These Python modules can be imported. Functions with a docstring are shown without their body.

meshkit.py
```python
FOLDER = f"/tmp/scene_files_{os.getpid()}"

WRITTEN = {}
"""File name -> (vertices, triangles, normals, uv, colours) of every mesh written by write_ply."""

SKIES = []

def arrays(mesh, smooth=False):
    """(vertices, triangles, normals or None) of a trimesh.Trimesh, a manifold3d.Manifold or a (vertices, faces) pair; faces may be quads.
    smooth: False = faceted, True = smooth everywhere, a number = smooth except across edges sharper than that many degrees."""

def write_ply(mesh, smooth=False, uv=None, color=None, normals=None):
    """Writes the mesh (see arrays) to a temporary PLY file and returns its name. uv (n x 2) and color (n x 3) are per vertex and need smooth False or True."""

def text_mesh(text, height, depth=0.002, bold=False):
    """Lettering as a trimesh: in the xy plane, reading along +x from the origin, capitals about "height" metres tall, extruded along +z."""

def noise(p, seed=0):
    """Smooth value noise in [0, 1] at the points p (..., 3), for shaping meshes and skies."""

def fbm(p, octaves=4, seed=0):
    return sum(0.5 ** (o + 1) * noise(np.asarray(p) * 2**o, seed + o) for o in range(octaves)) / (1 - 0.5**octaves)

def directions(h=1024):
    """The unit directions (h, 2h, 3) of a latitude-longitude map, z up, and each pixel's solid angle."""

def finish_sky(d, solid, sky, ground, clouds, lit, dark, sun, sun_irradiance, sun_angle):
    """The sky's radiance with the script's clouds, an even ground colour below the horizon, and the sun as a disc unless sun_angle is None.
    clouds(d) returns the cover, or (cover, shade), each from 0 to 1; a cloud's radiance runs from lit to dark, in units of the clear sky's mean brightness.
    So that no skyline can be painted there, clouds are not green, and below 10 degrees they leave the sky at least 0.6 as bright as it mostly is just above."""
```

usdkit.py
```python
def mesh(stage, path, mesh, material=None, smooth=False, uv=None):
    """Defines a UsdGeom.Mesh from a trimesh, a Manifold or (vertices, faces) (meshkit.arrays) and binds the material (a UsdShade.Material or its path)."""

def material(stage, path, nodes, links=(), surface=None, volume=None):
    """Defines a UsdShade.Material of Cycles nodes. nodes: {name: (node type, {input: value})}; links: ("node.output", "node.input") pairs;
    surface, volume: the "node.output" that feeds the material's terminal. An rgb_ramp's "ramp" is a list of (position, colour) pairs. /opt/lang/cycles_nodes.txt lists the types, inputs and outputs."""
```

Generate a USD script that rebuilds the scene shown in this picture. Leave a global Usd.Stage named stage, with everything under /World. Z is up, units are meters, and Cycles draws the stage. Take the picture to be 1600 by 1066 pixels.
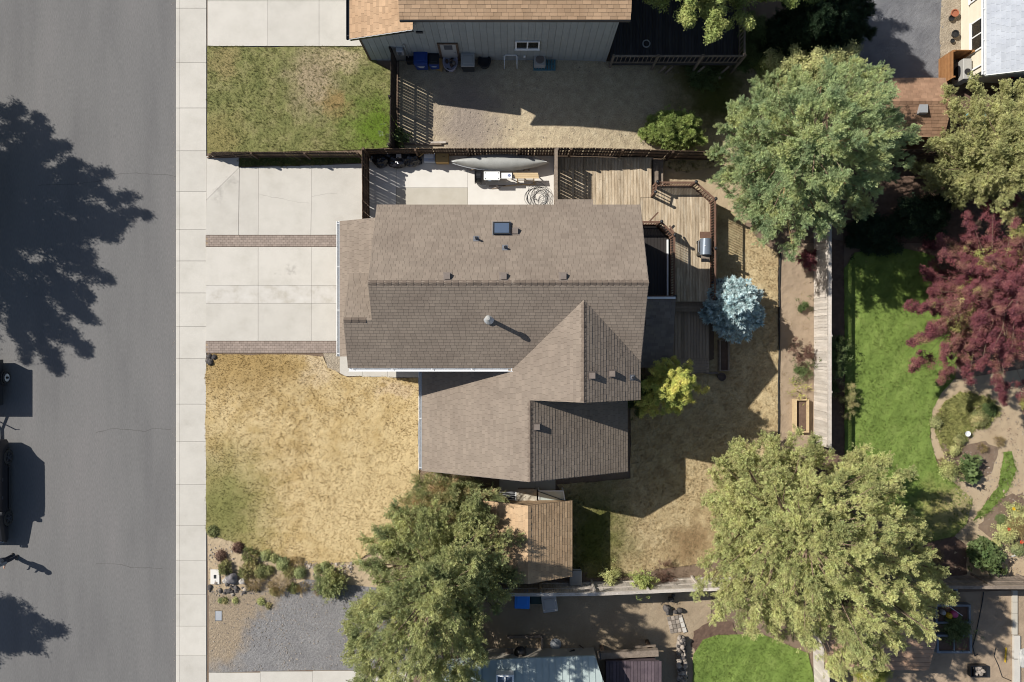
import math, numpy as np, trimesh, shapely, usdkit, meshkit, manifold3d
from shapely.geometry import Polygon, box as sbox, LineString
from pxr import Usd, UsdGeom, UsdLux, UsdShade, Gf, Sdf, Vt

# ---------------------------------------------------------------- camera, sky, sun, exposure
H = 38.89                       # camera height over the street side ground
stage = Usd.Stage.CreateInMemory()
UsdGeom.SetStageUpAxis(stage, 'Z')
UsdGeom.Xform.Define(stage, '/World')
cam = UsdGeom.Camera.Define(stage, '/World/camera')
cam.AddTranslateOp().Set(Gf.Vec3d(0, 0, H))
cam.CreateHorizontalApertureAttr(36.0); cam.CreateVerticalApertureAttr(24.0); cam.CreateFocalLengthAttr(28.0)
cam.CreateClippingRangeAttr(Gf.Vec2f(0.5, 5000))
EXPOSURE = 0.71
cam.CreateExposureAttr(EXPOSURE)
SUN_EL = math.radians(42.3); SUN_TH = math.radians(26.4)      # shadows run right and a little down
SUNV = np.array([-math.cos(SUN_TH) * math.cos(SUN_EL), math.sin(SUN_TH) * math.cos(SUN_EL), math.sin(SUN_EL)])
sun = UsdLux.DistantLight.Define(stage, '/World/sun')
sun.CreateIntensityAttr(1.0); sun.CreateAngleAttr(0.5); sun.CreateNormalizeAttr(True); sun.CreateColorAttr(Gf.Vec3f(1.0, 0.965, 0.905))
_z = SUNV; _x = np.cross([0, 0, 1.0], _z); _x /= np.linalg.norm(_x); _y = np.cross(_z, _x)
sun.AddTransformOp().Set(Gf.Matrix4d(*[float(v) for v in [*_x, 0, *_y, 0, *_z, 0, 0, 0, 0, 1]]))
sky_m = usdkit.material(stage, '/World/Looks/sky_look', {
    's': ('sky_texture', {'sky_type': 'single_scattering', 'sun_disc': False, 'sun_elevation': SUN_EL, 'sun_rotation': math.atan2(SUNV[0], SUNV[1])}),
    'b': ('background_shader', {'strength': 0.06})}, [('s.color', 'b.color')], surface='b.background')
dome = UsdLux.DomeLight.Define(stage, '/World/sky')
UsdShade.MaterialBindingAPI.Apply(dome.GetPrim()).Bind(sky_m)
dome.GetPrim().SetCustomDataByKey('kind', 'structure')

# ---------------------------------------------------------------- helpers
PI = math.pi
def lin(c): 
    c = np.asarray(c, float) / 255
    return np.where(c <= .04045, c / 12.92, ((c + .055) / 1.055) ** 2.4)
def alb(r, g, b, k=1.45): return tuple(np.clip(lin((r, g, b)) / k, .004, .85))
def g(x, y=0):                   # the ground falls about a metre from the street side to the back gardens
    t = np.clip((np.asarray(x, float) - 2) / 9, 0, 1)
    return -1.0 * t * t * (3 - 2 * t)
def W(px, py, z=0.0):
    return np.array([(px - 800) / 32 * (1 - z / H), -(py - 533) / 32 * (1 - z / H)])
def G(px, py, dz=0.0):
    z = 0.0
    for _ in range(6): x, y = W(px, py, z); z = float(g(x)) + dz
    return np.array([x, y, z])
def rng(i): return np.random.default_rng(1000 + i)

_names = {}
def numbered(parent, name):
    k = (parent, name); n = _names.get(k, -1) + 1; _names[k] = n
    return f'{parent}/{name}' if n == 0 else f'{parent}/{name}_{n:03d}'
LOC = {}
def tag(p, label=None, cat=None, group=None, kind=None):
    p = p.GetPrim() if hasattr(p, 'GetPrim') else p
    for k, v in (('label', label), ('category', cat), ('group', group), ('kind', kind)):
        if v: p.SetCustomDataByKey(k, v)
    return p
def thing(name, label, cat, loc=(0, 0, 0), group=None, kind=None):
    path = numbered('/World', name); x = UsdGeom.Xform.Define(stage, path)
    x.AddTranslateOp().Set(Gf.Vec3d(*map(float, loc))); LOC[path] = np.array(loc, float)
    tag(x, label, cat, group, kind); return path
def raw(path, v, f, m, n=None):
    me = UsdGeom.Mesh.Define(stage, path)
    f = np.asarray(f, np.int32)
    me.CreatePointsAttr(Vt.Vec3fArray.FromNumpy(np.ascontiguousarray(v, np.float32)))
    me.CreateFaceVertexCountsAttr(Vt.IntArray.FromNumpy(np.full(len(f), f.shape[1], np.int32)))
    me.CreateFaceVertexIndicesAttr(Vt.IntArray.FromNumpy(f.ravel()))
    me.CreateSubdivisionSchemeAttr('none')
    UsdShade.MaterialBindingAPI.Apply(me.GetPrim()).Bind(m)
    if n is not None:
        me.CreateNormalsAttr(Vt.Vec3fArray.FromNumpy(np.ascontiguousarray(n, np.float32))); me.SetNormalsInterpolation('vertex')
    return me
def part(parent, name, mesh, m, label=None, kind=None, smooth=False, tone=None):
    """mesh in world coordinates, a child of parent ('/World/..' thing, part) or of /World"""
    path = numbered(parent, name)
    v, f, n = meshkit.arrays(mesh, smooth)
    top = '/'.join(path.split('/')[:3]); o = LOC.get(top, np.zeros(3))
    me = raw(path, v - o, f, m, n); tag(me, label, kind=kind)
    if tone is not None: UsdGeom.PrimvarsAPI(me).CreatePrimvar('tone', Sdf.ValueTypeNames.Color3fArray, 'vertex').Set(Vt.Vec3fArray.FromNumpy(np.repeat(np.asarray(tone, np.float32)[:, None], 3, 1)))
    return path
def top(name, mesh, m, label=None, cat=None, group=None, kind=None, smooth=False):
    path = part('/World', name, mesh, m, smooth=smooth); tag(stage.GetPrimAtPath(path), label, cat, group, kind); return path

BOXF = np.array([[0, 2, 3, 1], [4, 5, 7, 6], [0, 1, 5, 4], [2, 6, 7, 3], [0, 4, 6, 2], [1, 3, 7, 5]])
def hexa(c):                     # 8 corners ordered x fastest, then y, then z
    return np.asarray(c, float), BOXF
def bx(x0, x1, y0, y1, z0, z1):
    return np.array([[x, y, z] for z in (z0, z1) for y in (y0, y1) for x in (x0, x1)], float), BOXF
def bar(p0, p1, w, h, up=(0, 0, 1)):
    p0, p1 = np.asarray(p0, float), np.asarray(p1, float); d = p1 - p0; d /= np.linalg.norm(d) + 1e-12
    up = np.asarray(up, float)
    if abs(d @ up) > .95: up = np.array([1.0, 0, 0])
    s = np.cross(d, up); s /= np.linalg.norm(s); u = np.cross(s, d)
    c = [p + s * a * w / 2 + u * b * h / 2 for b in (-1, 1) for a in (1, -1) for p in (p0, p1)]
    return np.array(c), BOXF
def tri(m):
    v, f = m; f = np.asarray(f)
    if f.shape[1] == 4: f = np.vstack([f[:, [0, 1, 2]], f[:, [0, 2, 3]]])
    return v, f
def join(ms):
    V, F, n = [], [], 0
    for m in ms:
        if isinstance(m, trimesh.Trimesh): v, f = np.array(m.vertices), np.array(m.faces)
        else: v, f = tri(m)
        V.append(v); F.append(f + n); n += len(v)
    return np.vstack(V), np.vstack(F)
def tube(pts, rad, n=7, cap=True):
    p = np.asarray(pts, float); r = np.broadcast_to(rad, (len(p),))
    t = np.gradient(p, axis=0); t /= np.linalg.norm(t, axis=1, keepdims=True) + 1e-12
    ref = np.array([0, 0, 1.0]) if abs(t[0][2]) < .9 else np.array([1.0, 0, 0])
    V = []
    for i in range(len(p)):
        a = np.cross(t[i], ref); a /= np.linalg.norm(a) + 1e-12; b = np.cross(t[i], a)
        ang = np.arange(n) * 2 * PI / n
        V.append(p[i] + r[i] * (np.cos(ang)[:, None] * a + np.sin(ang)[:, None] * b))
    F = [[i * n + j, i * n + (j + 1) % n, (i + 1) * n + (j + 1) % n, (i + 1) * n + j] for i in range(len(p) - 1) for j in range(n)]
    V = np.vstack(V); F = np.array(F); F = np.vstack([F[:, [0, 1, 2]], F[:, [0, 2, 3]]])
    if cap:
        m = len(V); V = np.vstack([V, p[0], p[-1]])
        F = np.vstack([F, [[m, (j + 1) % n, j] for j in range(n)], [[m + 1, m - n + j, m - n + (j + 1) % n] for j in range(n)]])
    return V, F
def cyl(x, y, z0, z1, r0, r1=None, n=16):
    return tube([[x, y, z0], [x, y, z1]], [r0, r0 if r1 is None else r1], n)
def lathe(x, y, prof, n=20):
    ang = np.arange(n) * 2 * PI / n
    V = np.vstack([np.c_[x + r * np.cos(ang), y + r * np.sin(ang), np.full(n, z)] for r, z in prof])
    F = [[i * n + j, i * n + (j + 1) % n, (i + 1) * n + (j + 1) % n, (i + 1) * n + j] for i in range(len(prof) - 1) for j in range(n)]
    return V, np.array(F)
def hull(pts): return trimesh.convex.convex_hull(np.asarray(pts, float))
def rot(m, a, c):
    v, f = m; v = np.array(v, float) - np.array([*c[:2], 0]); ca, sa = math.cos(a), math.sin(a)
    return np.c_[v[:, 0] * ca - v[:, 1] * sa + c[0], v[:, 0] * sa + v[:, 1] * ca + c[1], v[:, 2]], f
def rbox(x0, x1, y0, y1, z0, z1, r=.02):
    pts = []
    for x in (x0 + r, x1 - r):
        for y in (y0 + r, y1 - r):
            for z in (z0 + r, z1 - r):
                for d in ((r, 0, 0), (0, r, 0), (0, 0, r), (.7 * r, .7 * r, 0), (.7 * r, 0, .7 * r), (0, .7 * r, .7 * r)):
                    s = (1 if x > (x0 + x1) / 2 else -1, 1 if y > (y0 + y1) / 2 else -1, 1 if z > (z0 + z1) / 2 else -1)
                    pts.append((x + d[0] * s[0], y + d[1] * s[1], z + d[2] * s[2]))
    return hull(pts)
def extr(poly, z0, z1):
    m = trimesh.creation.extrude_polygon(poly, z1 - z0, engine='earcut'); m.apply_translation([0, 0, z0]); return m
def tri_poly(poly):
    return trimesh.creation.triangulate_polygon(poly, engine='earcut')
def slab(poly, zf, th):          # a plane-following slab: top z = zf(x, y)
    poly = shapely.geometry.polygon.orient(poly)
    v, f = tri_poly(poly); n = len(v); v = np.asarray(v)[:, :2]
    zt = np.array([zf(*p) for p in v])
    ring = np.array(poly.exterior.coords)[:-1]; zr = np.array([zf(*p) for p in ring]); k = len(ring)
    V = np.vstack([np.c_[v, zt], np.c_[v, zt - th], np.c_[ring, zr], np.c_[ring, zr - th]])
    a = v[f[:, 1]] - v[f[:, 0]]; b = v[f[:, 2]] - v[f[:, 0]]
    flip = (a[:, 0] * b[:, 1] - a[:, 1] * b[:, 0]) < 0; f = np.where(flip[:, None], f[:, ::-1], f)
    side = []
    for i in range(k):
        j = (i + 1) % k; A, B, C, D = 2 * n + i, 2 * n + j, 2 * n + k + j, 2 * n + k + i
        side += [[A, D, C], [A, C, B]]
    return V, np.vstack([f, f[:, ::-1] + n, side])
def sheet(poly, dz, res=.25, amp=0.0, ns=6.0, seed=0, zf=None, amp2=0, ns2=1.2):
    """a draped ground sheet with relief"""
    x0, y0, x1, y1 = poly.bounds
    nx, ny = max(2, int((x1 - x0) / res) + 1), max(2, int((y1 - y0) / res) + 1)
    X, Y = np.meshgrid(np.linspace(x0, x1, nx), np.linspace(y0, y1, ny), indexing='ij')
    shapely.prepare(poly)
    ins = shapely.contains_xy(poly, X, Y)
    q = ins[:-1, :-1] & ins[1:, :-1] & ins[:-1, 1:] & ins[1:, 1:]
    anyq = ins[:-1, :-1] | ins[1:, :-1] | ins[:-1, 1:] | ins[1:, 1:]
    idx = np.arange(nx * ny).reshape(nx, ny)
    i, j = np.nonzero(q)
    F = np.vstack([np.c_[idx[i, j], idx[i + 1, j], idx[i + 1, j + 1]], np.c_[idx[i, j], idx[i + 1, j + 1], idx[i, j + 1]]])
    P = np.c_[X.ravel(), Y.ravel()]
    extraV, extraF = [], []; n0 = len(P)
    for a, b in zip(*np.nonzero(anyq & ~q)):
        c = poly.intersection(sbox(X[a, b], Y[a, b], X[a + 1, b], Y[a, b + 1]))
        for gg in getattr(c, 'geoms', [c]):
            if gg.geom_type != 'Polygon' or gg.area < 1e-5: continue
            r = np.array(shapely.geometry.polygon.orient(gg).exterior.coords)[:-1]
            if not gg.equals(gg.convex_hull) and gg.convex_hull.area - gg.area > 1e-4:
                tv, tf = tri_poly(gg); extraV.append(np.asarray(tv)[:, :2]); tf = np.asarray(tf)
                aa = extraV[-1][tf[:, 1]] - extraV[-1][tf[:, 0]]; bb = extraV[-1][tf[:, 2]] - extraV[-1][tf[:, 0]]
                tf = np.where(((aa[:, 0] * bb[:, 1] - aa[:, 1] * bb[:, 0]) < 0)[:, None], tf[:, ::-1], tf)
                extraF.append(tf + n0); n0 += len(tv)
            else:
                extraV.append(r); extraF.append(np.array([[n0, n0 + k, n0 + k + 1] for k in range(1, len(r) - 1)])); n0 += len(r)
    if extraV: P = np.vstack([P] + extraV); F = np.vstack([F] + extraF)
    used = np.unique(F); m = np.full(len(P), -1); m[used] = np.arange(len(used)); P = P[used]; F = m[F]
    z = (g(P[:, 0]) if zf is None else zf(P[:, 0], P[:, 1])) + dz
    if amp: z = z + amp * (meshkit.fbm(np.c_[P * ns, np.full(len(P), 3.1)], 3, seed) - .5) * 2
    if amp2: z = z + amp2 * (meshkit.noise(np.c_[P * ns2, np.full(len(P), 7.7)], seed + 5) - .3)
    return np.c_[P, z], F
def gpoly(pts): return Polygon([G(*p)[:2] for p in pts]).buffer(0)
def wpoly(pts): return Polygon(pts).buffer(0)
def wobble(poly, amp, seed=0, step=.25):
    r = np.array(poly.segmentize(step).exterior.coords)[:-1]
    n = np.c_[meshkit.fbm(np.c_[r * 1.5, np.zeros(len(r))], 3, seed), meshkit.fbm(np.c_[r * 1.5, np.ones(len(r)) * 9], 3, seed + 9)] - .5
    return Polygon(r + 2 * amp * n).buffer(0)

# ---------------------------------------------------------------- materials
def M(name, cols, scale=3., detail=5, fine=.2, fscale=45., bump=.3, bscale=70., bdist=.02, rough=.9, spec=.25, rnd=0., isl=0., stretch=(1, 1, 1),
      blobs=(), metal=0., transl=0., spread=(.25, .75), hue=0., obj=False, coat=0., bands=None):
    N = {'geo': ('geometry', {}), 'map': ('mapping', {'mapping_type': 'point', 'scale': stretch}),
         'n1': ('noise_texture', {'scale': scale, 'detail': float(detail), 'roughness': .62}),
         'n2': ('noise_texture', {'scale': fscale, 'detail': 3.0, 'roughness': .6}),
         'ramp': ('rgb_ramp', {'ramp': [(spread[0] + (spread[1] - spread[0]) * i / max(1, len(cols) - 1), c) for i, c in enumerate(cols)]}),
         'mr': ('map_range', {'from_min': .25, 'from_max': .75, 'to_min': 1 - fine, 'to_max': 1 + fine}),
         'p': ('principled_bsdf', {'roughness': rough, 'specular_ior_level': spec, 'metallic': metal, 'coat_weight': coat})}
    L = [('geo.position', 'map.vector'), ('map.vector', 'n1.vector'), ('map.vector', 'n2.vector'), ('n1.fac', 'ramp.fac'), ('n2.fac', 'mr.value')]
    c = 'ramp.color'
    if blobs:
        N['nb'] = ('noise_texture', {'scale': 1.1, 'detail': 5.0, 'roughness': .65})
        N['vb'] = ('vector_math', {'math_type': 'multiply_add', 'vector2': (2.4, 2.4, 0), 'vector3': (-1.2, -1.2, 0)})
        N['va'] = ('vector_math', {'math_type': 'add'})
        L += [('geo.position', 'nb.vector'), ('nb.color', 'vb.vector1'), ('geo.position', 'va.vector1'), ('vb.vector', 'va.vector2')]
        for i, (cx, cy, r, col, soft, rat) in enumerate(blobs):
            N[f'bm{i}'] = ('mapping', {'mapping_type': 'point', 'location': (-cx, -cy * rat, 0), 'scale': (1, rat, 0)})
            N[f'bl{i}'] = ('vector_math', {'math_type': 'length'})
            N[f'br{i}'] = ('map_range', {'range_type': 'smoothstep', 'from_min': r * (1 + soft), 'from_max': r * (1 - soft), 'to_min': 0.0, 'to_max': 1.0})
            N[f'bx{i}'] = ('mix', {'mix_type': 'mix', 'color2': col})
            L += [('va.vector', f'bm{i}.vector'), (f'bm{i}.vector', f'bl{i}.vector1'), (f'bl{i}.value', f'br{i}.value'), (f'br{i}.result', f'bx{i}.fac'), (c, f'bx{i}.color1')]
            c = f'bx{i}.color'
    N['mul'] = ('mix', {'mix_type': 'multiply', 'fac': 1.0}); L += [(c, 'mul.color1'), ('mr.result', 'mul.color2')]; c = 'mul.color'
    for key, amt, src in (('ro', rnd, 'oi.random'), ('ri', isl, 'tone.fac')):
        if amt:
            if key == 'ro': N['oi'] = ('object_info', {})
            else: N['tone'] = ('attribute', {'attribute': 'tone'})
            N[key] = ('map_range', {'to_min': 1 - amt, 'to_max': 1 + amt}); N[key + 'm'] = ('mix', {'mix_type': 'multiply', 'fac': 1.0})
            L += [(src, key + '.value'), (c, key + 'm.color1'), (key + '.result', key + 'm.color2')]; c = key + 'm.color'
    if bands:
        N['bmp'] = ('mapping', {'mapping_type': 'point', 'rotation': (0, 0, bands[0])}); N['bw'] = ('wave_texture', {'scale': bands[1], 'distortion': 2.5, 'detail': 3.0, 'detail_scale': 1.2}); N['bmr'] = ('map_range', {'to_min': 1 - bands[2], 'to_max': 1 + bands[2]}); N['bml'] = ('mix', {'mix_type': 'multiply', 'fac': 1.0})
        L += [('geo.position', 'bmp.vector'), ('bmp.vector', 'bw.vector'), ('bw.fac', 'bmr.value'), (c, 'bml.color1'), ('bmr.result', 'bml.color2')]; c = 'bml.color'
    if hue:
        N['oi2'] = ('object_info', {}); N['hr'] = ('map_range', {'to_min': .5 - hue, 'to_max': .5 + hue}); N['hs'] = ('hsv', {})
        L += [('oi2.random', 'hr.value'), ('hr.result', 'hs.hue'), (c, 'hs.color')]; c = 'hs.color'
    L.append((c, 'p.base_color'))
    if bump:
        N['nb2'] = ('noise_texture', {'scale': bscale, 'detail': 4.0, 'roughness': .65}); N['bu'] = ('bump', {'strength': bump, 'distance': bdist})
        L += [('map.vector', 'nb2.vector'), ('nb2.fac', 'bu.height'), ('bu.normal', 'p.normal')]
    s = 'p.BSDF'
    if transl:
        N['tr'] = ('translucent_bsdf', {}); N['mx'] = ('mix_closure', {'fac': transl}); L += [(c, 'tr.color'), ('p.BSDF', 'mx.closure1'), ('tr.BSDF', 'mx.closure2')]; s = 'mx.closure'
    return usdkit.material(stage, '/World/Looks/' + name, N, L, surface=s)
def P(name, col, rough=.5, spec=.4, metal=0., coat=0., fine=.06, bump=0., rnd=0.):
    return M(name, [tuple(.92 * c for c in col), col], scale=4, fine=fine, fscale=30, bump=bump, rough=rough, spec=spec, metal=metal, coat=coat, rnd=rnd)
def glass(name, tint=(.02, .03, .04)):
    return usdkit.material(stage, '/World/Looks/' + name, {'t': ('transparent_bsdf', {'color': (.55, .6, .65)}), 'gl': ('glossy_bsdf', {'roughness': .03, 'color': (1, 1, 1)}), 'fr': ('fresnel', {'IOR': 1.7}), 'm': ('mix_closure', {})},
                           [('fr.fac', 'm.fac'), ('t.BSDF', 'm.closure1'), ('gl.BSDF', 'm.closure2')], surface='m.closure')

def bl(px, py, r, col, soft=.5, rat=1.): x, y, _ = G(px, py); return (x, y, r, col, soft, rat)
m_asph = M('asphalt', [alb(114, 112, 111), alb(124, 122, 120), alb(130, 127, 125)], scale=.55, detail=9, fine=.16, fscale=34, bump=.5, bscale=90, bdist=.012, stretch=(1, .16, 1), spread=(.3, .7))
m_crack = P('crack_tar', alb(96, 93, 91), .95, .1)
m_crack2 = P('concrete_crack', alb(158, 152, 144), .95, .1)
m_conc = M('concrete', [alb(202, 196, 184), alb(211, 205, 194), alb(217, 211, 200)], scale=.9, detail=9, fine=.08, fscale=40, bump=.15, bscale=100, bdist=.006, rnd=.05, spread=(.28, .6), blobs=[bl(345, 300, .22, alb(194, 188, 178), .9), bl(357, 281, .2, alb(192, 186, 176), .9), bl(450, 425, .15, alb(190, 184, 174), .9)])
m_conc2 = M('patio_concrete', [alb(228, 222, 212), alb(240, 235, 226)], scale=1.4, detail=7, fine=.04, fscale=70, bump=.12, bscale=120, bdist=.006, rnd=.02)
m_conc3 = M('old_patio_concrete', [alb(196, 188, 172), alb(210, 203, 189)], scale=1.4, detail=7, fine=.07, fscale=70, bump=.15, bscale=120, bdist=.006)
m_conc4 = M('stained_concrete', [alb(186, 178, 162), alb(214, 208, 198), alb(226, 221, 212)], scale=1.6, detail=8, fine=.06, fscale=70, bump=.12, bscale=120, bdist=.006)
m_brick = M('paver_brick', [alb(158, 142, 130), alb(174, 158, 146)], scale=5, fine=.08, bump=.3, rnd=.12)
DRYB = alb(178, 151, 99); DRY1 = alb(199, 172, 120); DRY2 = alb(217, 193, 145)
m_dry = M('dry_grass', [DRYB, DRY1, DRY2, DRY1], scale=1.1, detail=10, fine=.2, fscale=30, bump=.3, bscale=34, bdist=.04, spread=(.2, .8),
          blobs=[bl(346, 800, 2.0, alb(136, 134, 78), .95, .75), bl(385, 560, 3.2, alb(176, 148, 96), .9, 2.), bl(560, 800, 2.2, DRY2, .8), bl(640, 720, 1.3, DRY2, .8, .5), bl(500, 575, .7, alb(214, 192, 154), .7), bl(620, 610, .9, alb(214, 190, 152), .5, 2)])
m_dry2 = M('dry_yard_grass', [alb(184, 160, 120), alb(204, 182, 140), alb(219, 199, 158)], scale=1.6, detail=8, fine=.28, fscale=22, bump=.7, bscale=28, bdist=.05, spread=(.3, .7),
           blobs=[bl(925, 840, 1.6, alb(104, 108, 48), .8, .6), bl(1080, 850, 1.0, alb(160, 134, 98), .7)])
m_nlawn = M('patchy_lawn', [alb(110, 116, 66), alb(138, 138, 84), alb(166, 158, 110)], scale=1.4, detail=8, fine=.3, fscale=22, bump=.8, bscale=30, bdist=.05,
            blobs=[bl(490, 125, 1.15, alb(176, 158, 126), .7, .8), bl(535, 92, 1.0, alb(188, 170, 134), .6, 1.5), bl(350, 100, .7, alb(160, 146, 98), .7), bl(345, 215, 1.0, alb(150, 140, 88), .8), bl(590, 200, 1.4, alb(104, 128, 38), .8), bl(522, 160, .55, alb(160, 136, 88), .8)])
m_green = M('green_lawn', [alb(106, 128, 58, 1.4), alb(121, 143, 67, 1.4), alb(140, 159, 82, 1.4)], scale=1.6, detail=7, fine=.2, fscale=24, bump=.7, bscale=32, bdist=.05,
            blobs=[bl(1472, 800, 1.1, alb(170, 160, 100), .8), bl(1500, 790, .7, alb(178, 164, 116), .8)], bands=(.55, .32, .07))
m_cover = M('ground_cover', [alb(120, 124, 70), alb(164, 162, 98), alb(142, 148, 80)], scale=2.0, detail=7, fine=.3, fscale=20, bump=.8, bscale=26, bdist=.05)
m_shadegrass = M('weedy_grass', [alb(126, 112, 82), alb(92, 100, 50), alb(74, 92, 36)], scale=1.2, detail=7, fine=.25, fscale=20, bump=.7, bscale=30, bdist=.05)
m_dirt = M('dirt', [alb(158, 138, 116), alb(190, 168, 142)], scale=1.3, detail=8, fine=.14, fscale=30, bump=.6, bscale=36, bdist=.04)
m_dirt2 = M('dark_dirt', [alb(124, 104, 88), alb(150, 130, 110)], scale=.8, detail=8, fine=.18, fscale=30, bump=.6, bscale=36, bdist=.04)
m_dirt3 = M('pale_dirt', [alb(184, 162, 132), alb(205, 184, 152)], scale=.7, detail=8, fine=.14, fscale=26, bump=.6, bscale=36, bdist=.04)
m_dirt4 = M('tan_dirt', [alb(168, 148, 122), alb(194, 174, 146)], scale=.9, detail=8, fine=.18, fscale=22, bump=.6, bscale=30, bdist=.04)
m_nyard = M('gravelly_yard', [alb(184, 166, 140), alb(206, 188, 156), alb(222, 206, 174)], scale=2.5, detail=9, fine=.26, fscale=20, bump=.7, bscale=30, bdist=.05,
            blobs=[bl(730, 190, 1.6, alb(166, 152, 138), .8, .8), bl(1090, 120, 1.6, alb(110, 104, 60), .8), bl(1120, 150, 1.4, alb(92, 96, 46), .7)])
m_gravel = M('grey_gravel', [alb(136, 133, 132), alb(158, 155, 152)], scale=1.2, detail=9, fine=.34, fscale=15, bump=.9, bscale=30, bdist=.05,
             blobs=[bl(345, 960, 1.35, alb(172, 154, 130), .35, .55), bl(380, 935, 1.6, alb(170, 152, 128), .3, 1.6)])
m_gravel2 = M('blue_gravel', [alb(116, 116, 120), alb(146, 146, 148)], scale=1.2, detail=8, fine=.22, fscale=26, bump=.9, bscale=30, bdist=.05)
m_pebble = M('pebbles', [alb(160, 146, 126), alb(196, 182, 160)], scale=3, detail=8, fine=.35, fscale=18, bump=.9, bscale=22, bdist=.05)
m_stone = M('stone', [alb(150, 138, 126), alb(186, 174, 160)], scale=5, fine=.2, bump=.5, rnd=.35)
m_dstone = M('dark_basalt', [alb(72, 68, 66), alb(112, 106, 102)], scale=5, fine=.25, bump=.6, rnd=.35)
ROOF = [alb(137, 123, 110), alb(148, 134, 120), alb(155, 141, 126)]
m_shin = M('brown_shingle', ROOF, scale=.8, detail=8, fine=.12, fscale=90, bump=.3, bscale=160, bdist=.01, isl=.085)
m_shin1 = M('brown_shingle_single', ROOF, scale=.8, detail=8, fine=.12, fscale=90, bump=.3, bscale=160, bdist=.01, rnd=.085)
m_cap = M('ridge_shingle', [alb(108, 96, 86), alb(132, 117, 104)], scale=3, fine=.12, bump=.3, rnd=.12)
m_under = P('roof_underlay', alb(96, 84, 74), .95, .1)
TAN = [alb(182, 149, 117), alb(206, 173, 139)]
m_tshin = M('tan_shingle', TAN, scale=.9, detail=4, fine=.14, fscale=80, bump=.3, bscale=160, bdist=.01, isl=.14)
m_tshin1 = M('tan_shingle_single', TAN, scale=.9, detail=4, fine=.14, fscale=80, bump=.3, bscale=160, bdist=.01, rnd=.14)
SHED = [alb(182, 151, 118), alb(208, 178, 142)]
m_sshin = M('shed_shingle', SHED, scale=1.5, detail=4, fine=.16, fscale=60, bump=.3, rnd=.13)
m_bshin = M('red_brown_shingle', [alb(150, 116, 92), alb(182, 146, 118)], scale=1.5, detail=4, fine=.16, fscale=60, bump=.3, rnd=.14)
m_gshin = M('pale_grey_shingle', [alb(178, 182, 190), alb(202, 206, 212)], scale=1.5, detail=4, fine=.06, fscale=60, bump=.2, isl=.07)
m_gshin1 = M('pale_grey_shingle_single', [alb(178, 182, 190), alb(202, 206, 212)], scale=1.5, detail=4, fine=.06, fscale=60, bump=.2, rnd=.07)
m_lshin = M('lean_to_shingle', [alb(124, 114, 106), alb(150, 138, 126)], scale=1.5, detail=4, fine=.12, fscale=60, bump=.3, isl=.14)
m_white = P('white_paint', (.72, .72, .70), .5)
m_gut = P('white_gutter', (.74, .74, .73), .4)
m_beige = P('beige_wall', (.36, .32, .26), .8)
m_greygreen = M('grey_green_siding', [alb(158, 162, 158), alb(172, 174, 170)], scale=2, fine=.06, bump=.2, rnd=.06)
m_cream = M('cream_siding', [alb(230, 219, 196), alb(238, 228, 206)], scale=2, fine=.04, bump=.1, rnd=.03)
m_fd = M('dark_fence_wood', [alb(84, 68, 56), alb(118, 98, 80)], scale=3, detail=6, fine=.3, fscale=18, bump=.5, rnd=.3, stretch=(2, 2, .4))
m_fb = M('black_fence_wood', [alb(52, 44, 40), alb(72, 62, 55)], scale=3, detail=6, fine=.3, fscale=18, bump=.5, rnd=.3, stretch=(2, 2, .4))
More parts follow.
